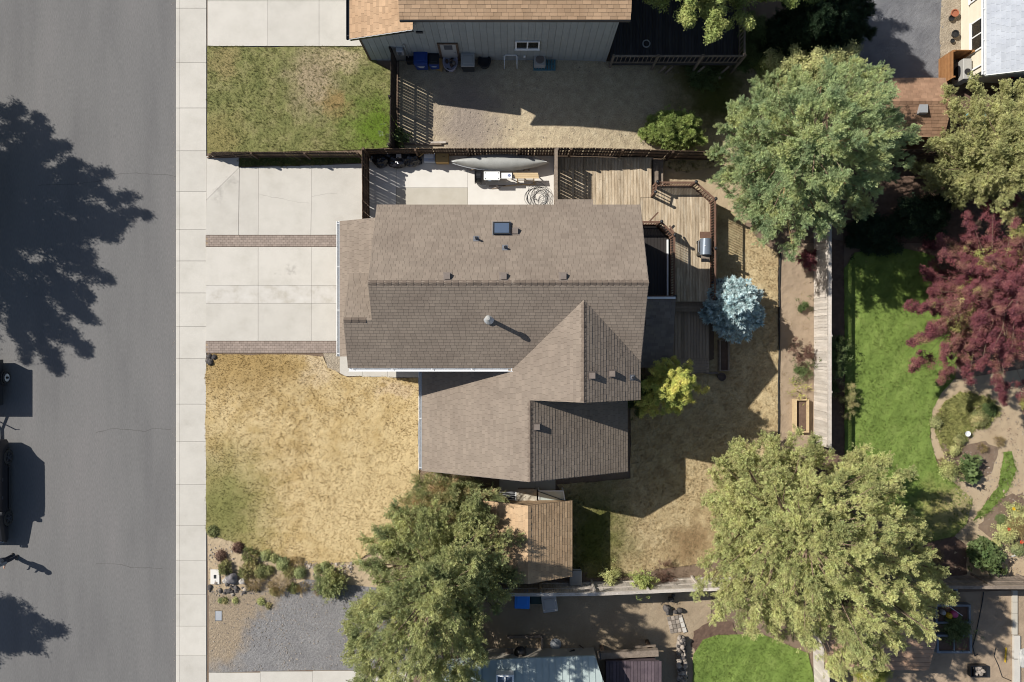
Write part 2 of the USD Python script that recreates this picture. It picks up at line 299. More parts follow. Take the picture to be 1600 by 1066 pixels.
m_fg = M('grey_fence_wood', [alb(200, 188, 174), alb(234, 224, 212)], scale=3, detail=6, fine=.16, fscale=18, bump=.5, rnd=.16, stretch=(2, 2, .4))
m_fgd = M('weathered_wood', [alb(132, 118, 104), alb(168, 152, 136)], scale=3, detail=6, fine=.22, fscale=18, bump=.5, rnd=.2, stretch=(2, 2, .4))
m_deck = M('deck_wood', [alb(168, 148, 121), alb(201, 181, 153), alb(223, 207, 181)], scale=1.6, detail=7, fine=.22, fscale=14, bump=.5, rnd=.17, stretch=(6, .7, 1), spread=(.3, .7))
m_deck2 = M('grey_deck_wood', [alb(146, 128, 110), alb(182, 163, 142)], scale=1.6, detail=7, fine=.22, fscale=14, bump=.5, rnd=.18, stretch=(6, .7, 1))
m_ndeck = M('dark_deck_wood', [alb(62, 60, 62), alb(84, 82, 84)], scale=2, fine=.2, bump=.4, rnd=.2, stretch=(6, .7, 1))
m_rail = M('red_brown_rail', [alb(108, 82, 68), alb(136, 106, 88)], scale=3, fine=.2, bump=.4, rnd=.15)
m_timber = M('new_timber', [alb(214, 186, 142), alb(232, 206, 166)], scale=3, fine=.12, bump=.3, rnd=.1, stretch=(.6, 4, 4))
m_brownwood = M('brown_screen_wood', [alb(150, 104, 64), alb(178, 130, 86)], scale=3, fine=.15, bump=.3, rnd=.14)
m_plankroof = M('plank_roof_wood', [alb(172, 138, 112), alb(200, 166, 138)], scale=3, fine=.14, bump=.3, rnd=.12)
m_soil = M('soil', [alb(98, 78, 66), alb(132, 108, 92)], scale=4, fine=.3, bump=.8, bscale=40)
m_bark = M('bark', [alb(96, 80, 64), alb(150, 128, 102)], scale=6, fine=.3, bump=.8)
m_bark2 = M('pale_bark', [alb(160, 132, 96), alb(196, 166, 124)], scale=6, fine=.25, bump=.6)
m_twig = M('twig_bark', [alb(120, 98, 82), alb(170, 146, 124)], scale=4, fine=.3, bump=0)
m_black = P('black_plastic', (.015, .015, .017), .45)
m_bag = P('black_bag', (.012, .012, .016), .22, .6)
m_rub = P('rubber', (.02, .02, .02), .8)
m_dkmetal = P('dark_metal', (.04, .042, .045), .4, .5, .6)
m_vent = M('vent_metal', [alb(124, 112, 104), alb(146, 134, 124)], scale=6, fine=.08, bump=0, rough=.6, rnd=.05)
m_lead = P('vent_boot', alb(120, 122, 128), .6)
m_galv = P('galvanised', (.45, .46, .47), .45, .5, .5)
m_alu = M('dull_aluminium', [alb(172, 172, 166), alb(196, 196, 190)], scale=2, fine=.08, bump=.1, rough=.55, metal=.15)
m_blue = P('blue_plastic', alb(40, 128, 222, 1.05), .4, .4)
m_dblue = P('navy_plastic', alb(40, 74, 150), .45)
m_greyp = P('grey_plastic', alb(196, 190, 184), .5)
m_tanp = P('pale_grey_plastic', alb(186, 184, 178), .5)
m_dgreen = P('dark_green_plastic', alb(44, 72, 66), .5)
m_teal = P('teal_paint', alb(92, 140, 152), .5)
m_card = P('cardboard', alb(196, 164, 112), .85, .1)
m_pink = P('pink_plastic', alb(214, 92, 140), .5)
m_yel = P('yellow_plastic', alb(226, 186, 40), .5)
m_red = P('red_petal', alb(226, 70, 40), .6)
m_tarp = M('beige_tarp', [alb(176, 164, 144), alb(206, 196, 178)], scale=5, fine=.2, bump=.8, bscale=20)
m_poly = P('milky_panel', alb(212, 222, 216), .35, .4)
m_metalroof = M('teal_metal_roof', [alb(176, 190, 186), alb(196, 208, 204)], scale=.8, fine=.05, bump=.05, rough=.45, spec=.5, rnd=.03)
m_pool = P('pool_blue', alb(110, 178, 200), .4)
m_glass = glass('window_glass')
m_room = P('dark_room', (.06, .064, .07), .6)
m_sky_glass = P('skylight_glass', (.07, .095, .14), .06, .8)
m_carpaint = P('black_car_paint', (.010, .010, .012), .45, .3, 0, .15)
m_carglass = P('car_glass', (.01, .012, .014), .12, .4)
m_rim = P('wheel_metal', (.12, .12, .13), .35, .5, .8)
m_skin = P('skin', (.45, .28, .2), .6); m_hair = P('hair', (.04, .025, .015), .7)
m_jean = P('dark_trousers', (.03, .033, .045), .9, .1, fine=.2); m_shirt = P('grey_shirt', (.16, .17, .18), .9, .1, fine=.15); m_shoe = P('shoe', (.05, .045, .04), .7)
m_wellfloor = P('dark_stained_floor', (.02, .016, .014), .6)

def leafm(name, cols, transl=.25, rnd=.25, hue=.012, scale=.8, blobs=()):
    return M(name, cols, scale=scale, detail=4, fine=.2, fscale=9, bump=0, rough=.6, spec=.2, rnd=rnd, hue=hue, transl=transl, blobs=blobs, spread=(.35, .65))
l_pine = leafm('pine_needles', [alb(114, 131, 95, .8), alb(146, 158, 112, .8), alb(167, 171, 115, .8)])
l_juniper = leafm('juniper_foliage', [alb(134, 137, 90, .77), alb(164, 164, 108, .77), alb(183, 181, 123, .77)], hue=.02)
l_juniper2 = leafm('olive_foliage', [alb(130, 132, 88, .8), alb(158, 157, 106, .8), alb(178, 174, 122, .8)])
l_juniper3 = leafm('green_foliage', [alb(116, 124, 86, .78), alb(148, 151, 102, .78), alb(172, 171, 115, .78)])
l_green = leafm('leaf_green', [alb(94, 112, 66), alb(128, 142, 90)])
l_maple = leafm('maple_leaf', [alb(134, 146, 80, 1.0), alb(172, 176, 108, 1.0)])
l_dark = leafm('dark_conifer', [alb(48, 66, 44), alb(66, 86, 60)])
l_hedge = leafm('hedge_needles', [alb(112, 126, 70, .72), alb(146, 156, 92, .72)])
l_yell = leafm('yellow_leaf', [alb(128, 140, 74, .8), alb(176, 176, 92, .8), alb(200, 188, 106, .8)], scale=1.6)
l_blue = leafm('spruce_needles', [alb(172, 190, 192, .74), alb(198, 210, 206, .74)])
l_red = leafm('red_leaf', [alb(104, 62, 66, .95), alb(126, 74, 78, .95), alb(112, 64, 70, .95), alb(134, 86, 84, .95), alb(138, 102, 86, .95), alb(152, 150, 88, .9)], scale=.55, rnd=.3, hue=.015)
l_purple = leafm('purple_leaf', [alb(124, 92, 82), alb(156, 126, 108)])
l_brown = leafm('brown_green_leaf', [alb(118, 126, 88, .72), alb(146, 146, 100, .72), alb(178, 152, 118, .72)], scale=1.4)
l_shrub = leafm('shrub_leaf', [alb(120, 124, 80, 1.0), alb(150, 148, 98, 1.0), alb(174, 162, 114, 1.0)], scale=1.5)
l_dry = leafm('dry_stems', [alb(150, 130, 90), alb(190, 168, 120)])
l_gdry = M('dry_blade', [DRYB, DRY1, DRY2, DRY1], scale=1.1, detail=10, fine=.15, fscale=24, bump=0, rnd=.18, transl=.3, spread=(.2, .8),
           blobs=[bl(346, 800, 2.0, alb(136, 134, 78), .95, .75), bl(385, 560, 3.2, alb(176, 148, 96), .9, 2.), bl(560, 800, 2.2, DRY2, .8), bl(640, 720, 1.3, DRY2, .8, .5), bl(500, 575, .7, alb(214, 192, 154), .7), bl(620, 610, .9, alb(214, 190, 152), .5, 2)])
l_gn = M('patchy_blade', [alb(110, 116, 66), alb(138, 138, 84), alb(166, 158, 110)], scale=1.4, detail=8, fine=.25, bump=0, rnd=.25, transl=.25)
l_gg = M('green_blade', [alb(114, 134, 64, 1.4), alb(131, 150, 74, 1.4), alb(150, 167, 92, 1.4)], scale=1.6, detail=7, fine=.2, bump=0, rnd=.2, transl=.25, bands=(.55, .32, .07))
l_gc = M('cover_blade', [alb(126, 130, 76), alb(170, 168, 104), alb(148, 154, 86)], scale=2, detail=7, fine=.2, bump=0, rnd=.25, transl=.25)
l_gd2 = M('yard_blade', [alb(184, 160, 120), alb(204, 182, 140), alb(219, 199, 158)], scale=1.6, detail=8, fine=.25, bump=0, rnd=.22, transl=.25,
          blobs=[bl(925, 840, 1.6, alb(104, 108, 48), .8, .6)])

# ---------------------------------------------------------------- foliage
def blade(p, d, L, w, side):
    d = d / np.linalg.norm(d); s = side / (np.linalg.norm(side) + 1e-9) * w / 2
    return np.array([p, p + d * L * .45 + s, p + d * L, p + d * L * .45 - s])
def blades(items):
    V = np.vstack(items); n = len(items); f = np.array([[0, 1, 2], [0, 2, 3]])
    return V, (f[None] + 4 * np.arange(n)[:, None, None]).reshape(-1, 3)
def sprig(kind, seed):
    r = rng(seed); it = []
    if kind == 'scale':          # juniper and pine sprays
        for k in range(34):
            t = r.random(); a = r.random() * 2 * PI; out = np.array([math.cos(a), math.sin(a), .55 + .6 * t])
            p = np.array([0, 0, .22 * t]) + .03 * r.normal(size=3); it.append(blade(p, out + .25 * r.normal(size=3), .09 + .06 * r.random(), .028, r.normal(size=3)))
    elif kind == 'plume':        # dense feathery juniper plumes
        for k in range(44):
            t = r.random(); a = r.random() * 2 * PI; w = .06 * (1 - .75 * t); out = np.array([math.cos(a), math.sin(a), .9])
            it.append(blade(np.array([w * math.cos(a) * r.random(), w * math.sin(a) * r.random(), .3 * t - .04]), out + .2 * r.normal(size=3), .06 + .04 * r.random(), .03, r.normal(size=3)))
    elif kind == 'needle':       # long needle tufts
        for k in range(36):
            a = r.random() * 2 * PI; out = np.array([math.cos(a), math.sin(a), .5 + r.random()])
            it.append(blade(np.array([0, 0, .12 * r.random()]), out, .13 + .07 * r.random(), .018, r.normal(size=3)))
    elif kind == 'leaf':
        for k in range(16):
            p = r.normal(size=3) * np.array([.09, .09, .07]); d = r.normal(size=3); d[2] *= .4; s = np.cross(d, [0, 0, 1.0]) + .3 * r.normal(size=3)
            it.append(blade(p, d, .085 + .04 * r.random(), .055, s))
    elif kind == 'finger':       # stiff spruce shoots
        for k in range(5):
            a = r.random() * 2 * PI; q = .15 + .55 * r.random(); d = np.array([math.cos(a) * q, math.sin(a) * q, 1.]); L = .16 + .1 * r.random()
            for m in range(3): it.append(blade(np.zeros(3), d, L, .05, np.cross(d, [math.cos(m * PI / 3), math.sin(m * PI / 3), .1])))
    elif kind == 'grass':
        for k in range(15):
            a = r.random() * 2 * PI; q = .25 + .7 * r.random(); d = np.array([math.cos(a) * q, math.sin(a) * q, 1.])
            it.append(blade(np.r_[r.normal(size=2) * .025, 0], d, .05 + .05 * r.random(), .011, np.cross(d, [0, 0, 1.])))
    elif kind == 'big':          # large garden leaves
        for k in range(9):
            a = k * 2.4 + r.random() * .4; d = np.array([math.cos(a), math.sin(a), .15 + .3 * r.random()])
            it.append(blade(.06 * d, d, .2 + .08 * r.random(), .15, np.cross(d, [0, 0, 1.])))
    elif kind == 'wisp':
        for k in range(22):
            t = r.random(); a = r.random() * 2 * PI; d = np.array([.35 * math.cos(a), .35 * math.sin(a), 1.])
            it.append(blade(np.array([0, 0, .3 * t]) + .03 * r.normal(size=3), d, .14, .014, r.normal(size=3)))
    elif kind == 'stone':
        v = trimesh.creation.icosphere(1).vertices * np.array([1, .8, .6]) * (.75 + .5 * r.random(3)); v = v + .25 * r.normal(size=v.shape) * .5; return v * .05, np.array(trimesh.creation.icosphere(1).faces)
    elif kind == 'fallen':
        for k in range(5): d = np.r_[r.normal(size=2), .1]; it.append(blade(np.r_[r.normal(size=2) * .12, .005], d, .06, .04, np.cross(d, [0, 0, 1.]) + .3 * r.normal(size=3)))
    return blades(it)
def quats(D, r):
    """quaternions (w, x, y, z) that turn +z to each row of D, with a random roll"""
    D = D / np.linalg.norm(D, axis=1, keepdims=True); z = np.array([0, 0, 1.0])
    ax = np.cross(np.broadcast_to(z, D.shape), D); w = 1 + D[:, 2]
    q = np.c_[w, ax]; bad = w < 1e-3; q[bad] = [0, 1, 0, 0]; q /= np.linalg.norm(q, axis=1, keepdims=True)
    a = r.random(len(D)) * PI; k = np.c_[np.cos(a), np.zeros(len(D)), np.zeros(len(D)), np.sin(a)]
    w1, x1, y1, z1 = q.T; w2, x2, y2, z2 = k.T
    return np.c_[w1 * w2 - x1 * x2 - y1 * y2 - z1 * z2, w1 * x2 + x1 * w2 + y1 * z2 - z1 * y2, w1 * y2 - x1 * z2 + y1 * w2 + z1 * x2, w1 * z2 + x1 * y2 - y1 * x2 + z1 * w2]
def scatter(parent, name, kind, m, pos, dirs, sc, seed, nproto=3, tagkind=None):
    r = rng(seed); path = numbered(parent, name); pi = UsdGeom.PointInstancer.Define(stage, path)
    o = LOC.get('/'.join(path.split('/')[:3]), np.zeros(3))
    tg = []
    for k in range(nproto):
        v, f = sprig(kind, seed * 7 + k); pp = f'{path}/spray' + (f'_{k:03d}' if k else ''); raw(pp, v, f, m); tg.append(Sdf.Path(pp))
    pi.CreatePrototypesRel().SetTargets(tg)
    n = len(pos)
    pi.CreateProtoIndicesAttr(Vt.IntArray.FromNumpy(r.integers(0, nproto, n).astype(np.int32)))
    pi.CreatePositionsAttr(Vt.Vec3fArray.FromNumpy((np.asarray(pos) - o).astype(np.float32)))
    q = quats(np.asarray(dirs, float), r)
    pi.CreateOrientationsAttr(Vt.QuathArray([Gf.Quath(float(a), float(b), float(c), float(d)) for a, b, c, d in q]))
    s = np.asarray(sc, float)[:, None] * np.ones(3)
    pi.CreateScalesAttr(Vt.Vec3fArray.FromNumpy(s.astype(np.float32)))
    if tagkind: tag(pi, kind=tagkind)
    return path
def crown(parent, name, rim, apex, kind, m, n=60, bl=1.2, cr=.26, nc=8, per=22, p=2., zlow=.8, seed=0, hole=.0, fill=.3, sc=1., lump=.35, rag=.35, rise=.55, gap=.62, fan=.5, deep=0.):
    """rim: (k, 3) world points of the widest outline; apex: world top. n boughs over the dome, each a fan of nc clumps of sprays."""
    r = rng(seed); A = np.asarray(apex, float); R = np.asarray(rim, float)
    ang = np.arctan2(R[:, 1] - A[1], R[:, 0] - A[0]); rad = np.hypot(R[:, 0] - A[0], R[:, 1] - A[1]); o = np.argsort(ang); ang, rad, zz = ang[o], rad[o], R[o, 2]
    ang = np.r_[ang[-1] - 2 * PI, ang, ang[0] + 2 * PI]; rad = np.r_[rad[-1], rad, rad[0]]; zz = np.r_[zz[-1], zz, zz[0]]
    T, C, Dr, cs = [], [], [], []; tries = 0; mid = np.median(rad)
    while len(T) < n and tries < n * 40:
        tries += 1
        ph = r.random() * 2 * PI - PI; t = math.sqrt(r.random()); rr = np.interp(ph, ang, rad); zr = np.interp(ph, ang, zz)
        z = zr + (A[2] - zr) * (1 - t ** p); side = r.random() < .2 and t > .7; t2 = t * (1 - .12 * cr / max(rr, .3))
        if side: z = zlow + (zr - zlow) * r.random(); t2 *= .7 + .3 * (z - zlow) / max(.1, zr - zlow)
        out = np.array([math.cos(ph), math.sin(ph)])
        c = np.array([*(A[:2] + out * rr * t2), z + lump * r.normal() * .7])
        if hole and meshkit.noise(c[None] * .75 + 31, seed + 3)[0] < hole: continue
        if T and np.min(np.sum((np.array(T) - c) ** 2, 1)) < (bl * gap * (.45 if tries > n * 15 else 1)) ** 2: continue
        T.append(c)
        d = np.array([*(out * (.3 + .8 * t)), rise * (1.15 - t)]) + .22 * r.normal(size=3); d /= np.linalg.norm(d)
        L = bl * (.7 + .6 * r.random()) * min(1, .5 + rr * t / mid); tip = c + np.array([*out, 0]) * rag * bl * r.random() * t ** 4
        lat = np.cross(d, [0, 0, 1.]); lat /= np.linalg.norm(lat) + 1e-9
        for k in range(nc):
            u = (k + .5 * r.random()) / nc; w = fan * L * u ** .75 * r.uniform(-1, 1)
            C.append(tip - d * L * u + lat * w - np.array([0, 0, .55 * abs(w) + .12 * u]) + .05 * r.normal(size=3)); e = d * .8 + lat * w / L * 1.2 + np.array([0, 0, .55]); Dr.append(e / np.linalg.norm(e)); cs.append(cr * (.7 + .6 * r.random()))
    C, Dr, cs = np.array(C), np.array(Dr), np.array(cs)
    k = np.repeat(np.arange(len(C)), per); N = len(k)
    a = r.random(N) * 1.2 - .4; lat = r.normal(size=(N, 3)) * .42
    lat -= (lat * Dr[k]).sum(1)[:, None] * Dr[k]
    pos = C[k] + Dr[k] * (a * cs[k])[:, None] + lat * (cs[k] * (1.1 - .65 * np.clip(a, 0, 1)))[:, None]
    dirs = Dr[k] * .9 + lat * .9 + .4 * r.normal(size=(N, 3)) + np.array([0, 0, .3])
    scs = sc * (.65 + .6 * r.random(N))
    nf = int(N * fill)
    if nf:
        kk = r.integers(0, len(C), nf); base = np.array([A[0], A[1], zlow + .3 * (A[2] - zlow)])
        pf = C[kk] + (base - C[kk]) * (.15 + deep + .35 * r.random(nf))[:, None] + .25 * r.normal(size=(nf, 3)); pf[:, 2] = np.maximum(pf[:, 2], zlow * .7)
        pos = np.vstack([pos, pf]); dirs = np.vstack([dirs, Dr[kk] + .6 * r.normal(size=(nf, 3))]); scs = np.r_[scs, sc * np.full(nf, 1.2)]
    scatter(parent, name, kind, m, pos, dirs, scs, seed, tagkind='stuff')
    return np.array(T)
def rimpx(pts, z): return np.array([[*W(px, py, z), z] for px, py in pts])
def tree(name, label, cat, base, rim, zr, apex, kind, m, bark=None, limbs=10, r0=.18, group=None, seed=0, cname='crown', **kw):
    """rim: outline as seen at height zr; apex: world point; base: world trunk foot"""
    bark = bark or m_bark
    t = thing(name, label, cat, base, group)
    A = np.asarray(apex, float); B = np.asarray(base, float); r = rng(seed + 77)
    hgt = A[2] - B[2]
    ts = np.linspace(0, .86, 7); pts = B + (A - B) * ts[:, None] + np.r_[np.zeros((1, 3)), r.normal(size=(6, 3)) * np.array([.05, .05, 0]) * min(1, hgt / 4)]
    part(t, 'trunk', tube(pts, r0 * (1 - .85 * ts), 8), bark)
    C = crown(t, cname, rimpx(rim, zr) if not isinstance(rim, np.ndarray) else rim, A, kind, m, seed=seed, **kw)
    if limbs:
        tw = []
        for c in C:
            f = np.clip((c[2] - B[2]) / hgt - .12, .06, .8); p0 = B + (A - B) * f; q = np.linspace(.25, 1, 4)[:, None]; cv = p0 * (1 - q) + c * q + np.array([0, 0, -.25]) * (q * (1 - q)) + .05 * r.normal(size=(4, 3))
            tw.append(tube(cv, r0 * .16 * (1.15 - .9 * q[:, 0]), 4, False))
        part(t, 'twigs', join(tw), m_twig, kind='stuff')
    for i in range(limbs):
        c = C[r.integers(0, len(C))]; s = B + (A - B) * np.clip((c[2] - B[2]) / hgt - .22 - .1 * r.random(), .06, .8)
        mid = (s + c) / 2 + np.array([0, 0, -.12 * np.linalg.norm(c - s) * r.random()])
        q = np.linspace(0, 1, 6)[:, None]; cv = s * (1 - q) ** 2 + 2 * mid * q * (1 - q) + c * q * q
        part(t, 'branch', tube(cv, r0 * .38 * (1 - .8 * q[:, 0]), 5), bark)
    return t
def bush(name, label, px, py, rx, h, kind, m, seed, cat='shrub', group=None, ry=None, n=None, cr=None, per=20, base_z=None, stem=True, **kw):
    """a small plant on the ground; px, py where its middle shows, radii in metres"""
    b = G(px, py, h * .5); b[2] = g(b[0]) if base_z is None else base_z
    a = np.linspace(0, 2 * PI, 12, endpoint=False); r = rng(seed + 5); ry = ry or rx
    j = 1 + .22 * r.normal(size=12)
    rim = np.c_[b[0] + rx * j * np.cos(a), b[1] + ry * j * np.sin(a), np.full(12, b[2] + h * .38)]
    t = thing(name, label, cat, b, group)
    cr = (cr or max(.1, min(rx, ry) * .33)) * .6; bl_ = kw.pop('bl', None) or min(rx, ry) * .62; n = max(5, int((n or 30) / 4))
    if stem: part(t, 'stem', tube([b, b + [0, 0, h * .55]], [.025 + .02 * h, .012], 6), m_bark)
    crown(t, 'foliage', rim, b + [0, 0, h], kind, m, n=n, cr=cr, bl=bl_, nc=5, per=per, zlow=b[2] + .08 * h, seed=seed, lump=.15 * h, **{'sc': .7, **kw})
    return t
def mound(name, label, px, py, r0, h, kind, m, seed, group):
    b = G(px, py, h * .4); b[2] = g(b[0]); r = rng(seed); t = thing(name, label, 'shrub', b, group); n = int(30 + 420 * r0)
    a = r.random(n) * 2 * PI; q = np.sqrt(r.random(n)); el = np.sqrt(1 - .9 * q * q); k = r0 * (.8 + .35 * meshkit.noise(np.c_[np.cos(a) * 1.5, np.sin(a) * 1.5, np.full(n, seed)], seed))
    pos = b + np.c_[np.cos(a) * q * k, np.sin(a) * q * k, h * el * (.55 + .45 * r.random(n))]; d = np.c_[np.cos(a) * q, np.sin(a) * q, el] + .35 * r.normal(size=(n, 3))
    part(t, 'stem', tube([b, b + [0, 0, h * .4]], [.02, .01], 5), m_bark); scatter(t, 'foliage', kind, m, pos, d, (.35 + .35 * r.random(n)) * (.8 + r0), seed, 2, tagkind='stuff')
def litter(name, label, cat, poly, m, dens, sc, seed, zoff=.02, kind='stone'):
    r = rng(seed); x0, y0, x1, y1 = poly.bounds; n = int(dens * (x1 - x0) * (y1 - y0)); xy = np.c_[x0 + (x1 - x0) * r.random(n), y0 + (y1 - y0) * r.random(n)]; shapely.prepare(poly)
    xy = xy[shapely.contains_xy(poly, xy[:, 0], xy[:, 1])]; cl = meshkit.fbm(np.c_[xy * .9, np.zeros(len(xy))], 3, seed); xy = xy[cl + .3 * r.random(len(xy)) > .55]; n = len(xy); gz_ = 0 if name == 'kerb_grit' else g(xy[:, 0])
    p = numbered('/World', name); UsdGeom.Xform.Define(stage, p); tag(stage.GetPrimAtPath(p), label, cat, kind='stuff')
    scatter(p, 'pieces', kind, m, np.c_[xy, g(xy[:, 0]) + zoff], np.c_[.2 * r.normal(size=(n, 2)), np.ones(n)], sc * (.4 + .8 * r.random(n) ** 2), seed, tagkind='stuff')
def rock(c, s, seed, sub=2):
    m = trimesh.creation.icosphere(sub); v = np.array(m.vertices)
    d = .72 + .6 * meshkit.noise(v * 1.5 + seed * 3.7, seed) + .2 * meshkit.noise(v * 4 + seed, seed)
    return v * d[:, None] * np.asarray(s) + np.asarray(c), np.array(m.faces)
def grass(parent, poly, m, dens, sc, seed, zoff=0.0, edge=.04):
    r = rng(seed); p2 = poly.buffer(edge); x0, y0, x1, y1 = p2.bounds; n = int(dens * (x1 - x0) * (y1 - y0))
    xy = np.c_[x0 + (x1 - x0) * r.random(n), y0 + (y1 - y0) * r.random(n)]; shapely.prepare(p2)
    xy = xy[shapely.contains_xy(p2, xy[:, 0], xy[:, 1])]
    cl = meshkit.fbm(np.c_[xy * 4.5, np.zeros(len(xy))], 3, seed); xy = xy[(cl + .6 * r.random(len(xy))) > .5]; n = len(xy)
    cl = meshkit.fbm(np.c_[xy * 4.5, np.zeros(n)], 3, seed)
    d = np.c_[.25 * r.normal(size=(n, 2)), np.ones(n)]
    scatter(parent, 'grass_tufts', 'grass', m, np.c_[xy, g(xy[:, 0]) + zoff], d, sc * (.6 + .8 * r.random(n)) * (.75 + .5 * cl), seed, tagkind='stuff')

# ---------------------------------------------------------------- ground, road, pavement
KX = (275 - 800) / 32                                     # kerb face
def base_ground():
    xs = np.unique(np.r_[-400, -200, -100, -60, -45, np.arange(-36, KX, 2.), KX + .001, KX + .02, np.arange(-16, 32, .5), 36, 45, 60, 100, 200, 400])
    ys = np.unique(np.r_[-400, -200, -100, -60, -40, np.arange(-30, 30.1, .5), 40, 60, 100, 200, 400])
    X, Y = np.meshgrid(xs, ys, indexing='ij'); Z = g(X) - .03; Z[X <= KX + .005] = -.16
    n, k = X.shape; idx = np.arange(n * k).reshape(n, k); a, b, c, d = idx[:-1, :-1].ravel(), idx[1:, :-1].ravel(), idx[1:, 1:].ravel(), idx[:-1, 1:].ravel()
    return np.c_[X.ravel(), Y.ravel(), Z.ravel()], np.c_[a, b, c, d]
top('ground', base_ground(), m_dirt2, kind='structure')
road = thing('road', None, None, kind='structure')
part(road, 'asphalt', bx(-42, KX - .002, -160, 160, -.3, -.12), m_asph)
def ribbon(pts, w, z, seed):
    r = rng(seed); p = np.array(LineString(pts).segmentize(.15).coords); p = p + np.cumsum(r.normal(size=p.shape) * .012, 0)
    d = np.gradient(p, axis=0); d /= np.linalg.norm(d, axis=1, keepdims=True); nn = np.c_[-d[:, 1], d[:, 0]]; ww = w * (.5 + r.random(len(p)))[:, None] / 2
    V = np.vstack([np.c_[p + nn * ww, np.full(len(p), z)], np.c_[p - nn * ww, np.full(len(p), z)]]); n = len(p)
    return V, np.array([[n + i, n + i + 1, i + 1, i] for i in range(n - 1)])
for k, pts in enumerate([[(60, 290), (150, 284), (185, 272), (210, 270), (274, 275)], [(150, 676), (175, 671), (225, 674), (240, 670), (265, 672)], [(150, 880), (185, 880), (210, 885), (255, 886)], [(120, 436), (135, 431)]]):
    part(road, 'crack', ribbon([W(*p, -.12) for p in pts], .014, -.116, k), m_crack)
JY = [-62, 13, 98, 169, 236, 300, 359, 408, 458, 510, 560, 631.6, 690.5, 757, 821, 875.5, 929.6, 978.5, 1024, 1090, 1150]
kerb = thing('kerb', None, None, kind='structure'); walk = thing('sidewalk', None, None, kind='structure')
sp = lambda x0, x1, y0, y1, z0, z1: rbox(x0, x1, y0, y1, z0, z1, .008)
WX = (322.5 - 800) / 32
for a, b in zip(JY[:-1], JY[1:]):
    y1, y0 = (533 - a) / 32 - .006, (533 - b) / 32 + .006
    r_ = rng(int(a) + 99)
    part(kerb, 'kerb_stone', sp(KX, KX + .17, y0, y1, -.25, .005), m_conc)
    part(walk, 'slab', sp(KX + .178, WX - .006, y0, y1, -.1, .006 + .006 * r_.random()), m_conc)
def slabs(name, polys, m, z1=.03, ms=None, th=.12, gap=.012):
    t = thing(name, None, None, kind='structure')
    for k, pl in enumerate(polys):
        p = Polygon([W(*q) for q in pl]).buffer(-gap / 2, join_style='mitre')
        part(t, 'slab', extr(p, z1 - th, z1), (ms or {}).get(k, m))
    return t
R4 = lambda x0, x1, y0, y1: [(x0, y0), (x1, y0), (x1, y1), (x0, y1)]
drive = slabs('driveway', [[(322.6, 244), (373.5, 244), (374, 262), (322.6, 313)], [(322.6, 313), (374, 262), (373, 367.5), (321.5, 367.5)], [(374.3, 262), (404.5, 261), (403.5, 367.5), (373.3, 367.5)],
    [(404.5, 261), (487, 259), (486, 367.5), (403.5, 367.5)], [(487, 259), (566, 256), (566, 367), (486, 367.5)],
    R4(322, 403.5, 386, 446), R4(403.5, 486.5, 386, 446), R4(486.5, 552, 386, 446), R4(322, 403.5, 446, 474), R4(403.5, 486.5, 446, 474), R4(486.5, 552, 446, 474),
    R4(322, 403.5, 474, 533), R4(403.5, 486.5, 474, 533), R4(486.5, 552, 474, 533)], m_conc, ms={8: m_conc4, 9: m_conc4, 10: m_conc4})
for k, pts in enumerate([[(404, 303), (430, 310), (462, 315), (486, 318)], [(487, 308), (510, 303), (530, 301)]]):
    part(drive, 'crack', ribbon([W(*p) for p in pts], .008, .0335, 20 + k), m_crack2)
def brick_strip(x0, x1, y0, y1):
    t = thing('brick_strip', None, None, kind='structure'); r_ = rng(int(y0))
    X0, Y1 = W(x0, y0); X1, Y0 = W(x1, y1)
    part(t, 'sand_bed', bx(X0, X1, Y0, Y1, -.1, .012), m_dirt); rows = 5; bh = (Y1 - Y0) / rows
    for i in range(rows):
        n = int((X1 - X0) / .2); w = (X1 - X0) / n
        for j in range(n):
            a = X0 + j * w + (w / 2 if i % 2 else 0)
            part(t, 'brick', bx(a + .004, min(a + w, X1 + .04) - .004, Y0 + i * bh + .004, Y0 + (i + 1) * bh - .004, 0, .026 + .005 * r_.random()), m_brick)
brick_strip(321.5, 551, 368, 385.5); brick_strip(321.5, 551, 533.5, 551.5)
slabs('neighbour_driveway', [R4(324.5, 418.7, -70, 2), R4(418.7, 498.7, -70, 2), R4(498.7, 580, -70, 2), R4(324.5, 418.7, 2, 72.5), R4(418.7, 498.7, 2, 72.5), R4(498.7, 572, 2, 72.5)], m_conc)
slabs('lower_driveway', [R4(326.5, 407, 1051, 1120), R4(407, 489, 1049, 1120), R4(489, 640, 1048, 1120)], m_conc)
slabs('front_path', [[(531, 557), (566, 557), (566, 588), (540, 588), (531, 583)], R4(566, 605.5, 557, 589), R4(605.5, 662, 557, 590)], m_conc)
slabs('patio', [R4(577, 619, 242, 345), R4(619, 731, 242, 293.5), R4(619, 731, 293.5, 345), R4(731, 866, 242, 345)], m_conc2, ms={2: m_conc3})
slabs('side_path', [R4(780, 836, 740, 772), R4(836, 868, 740, 766)], m_conc3)

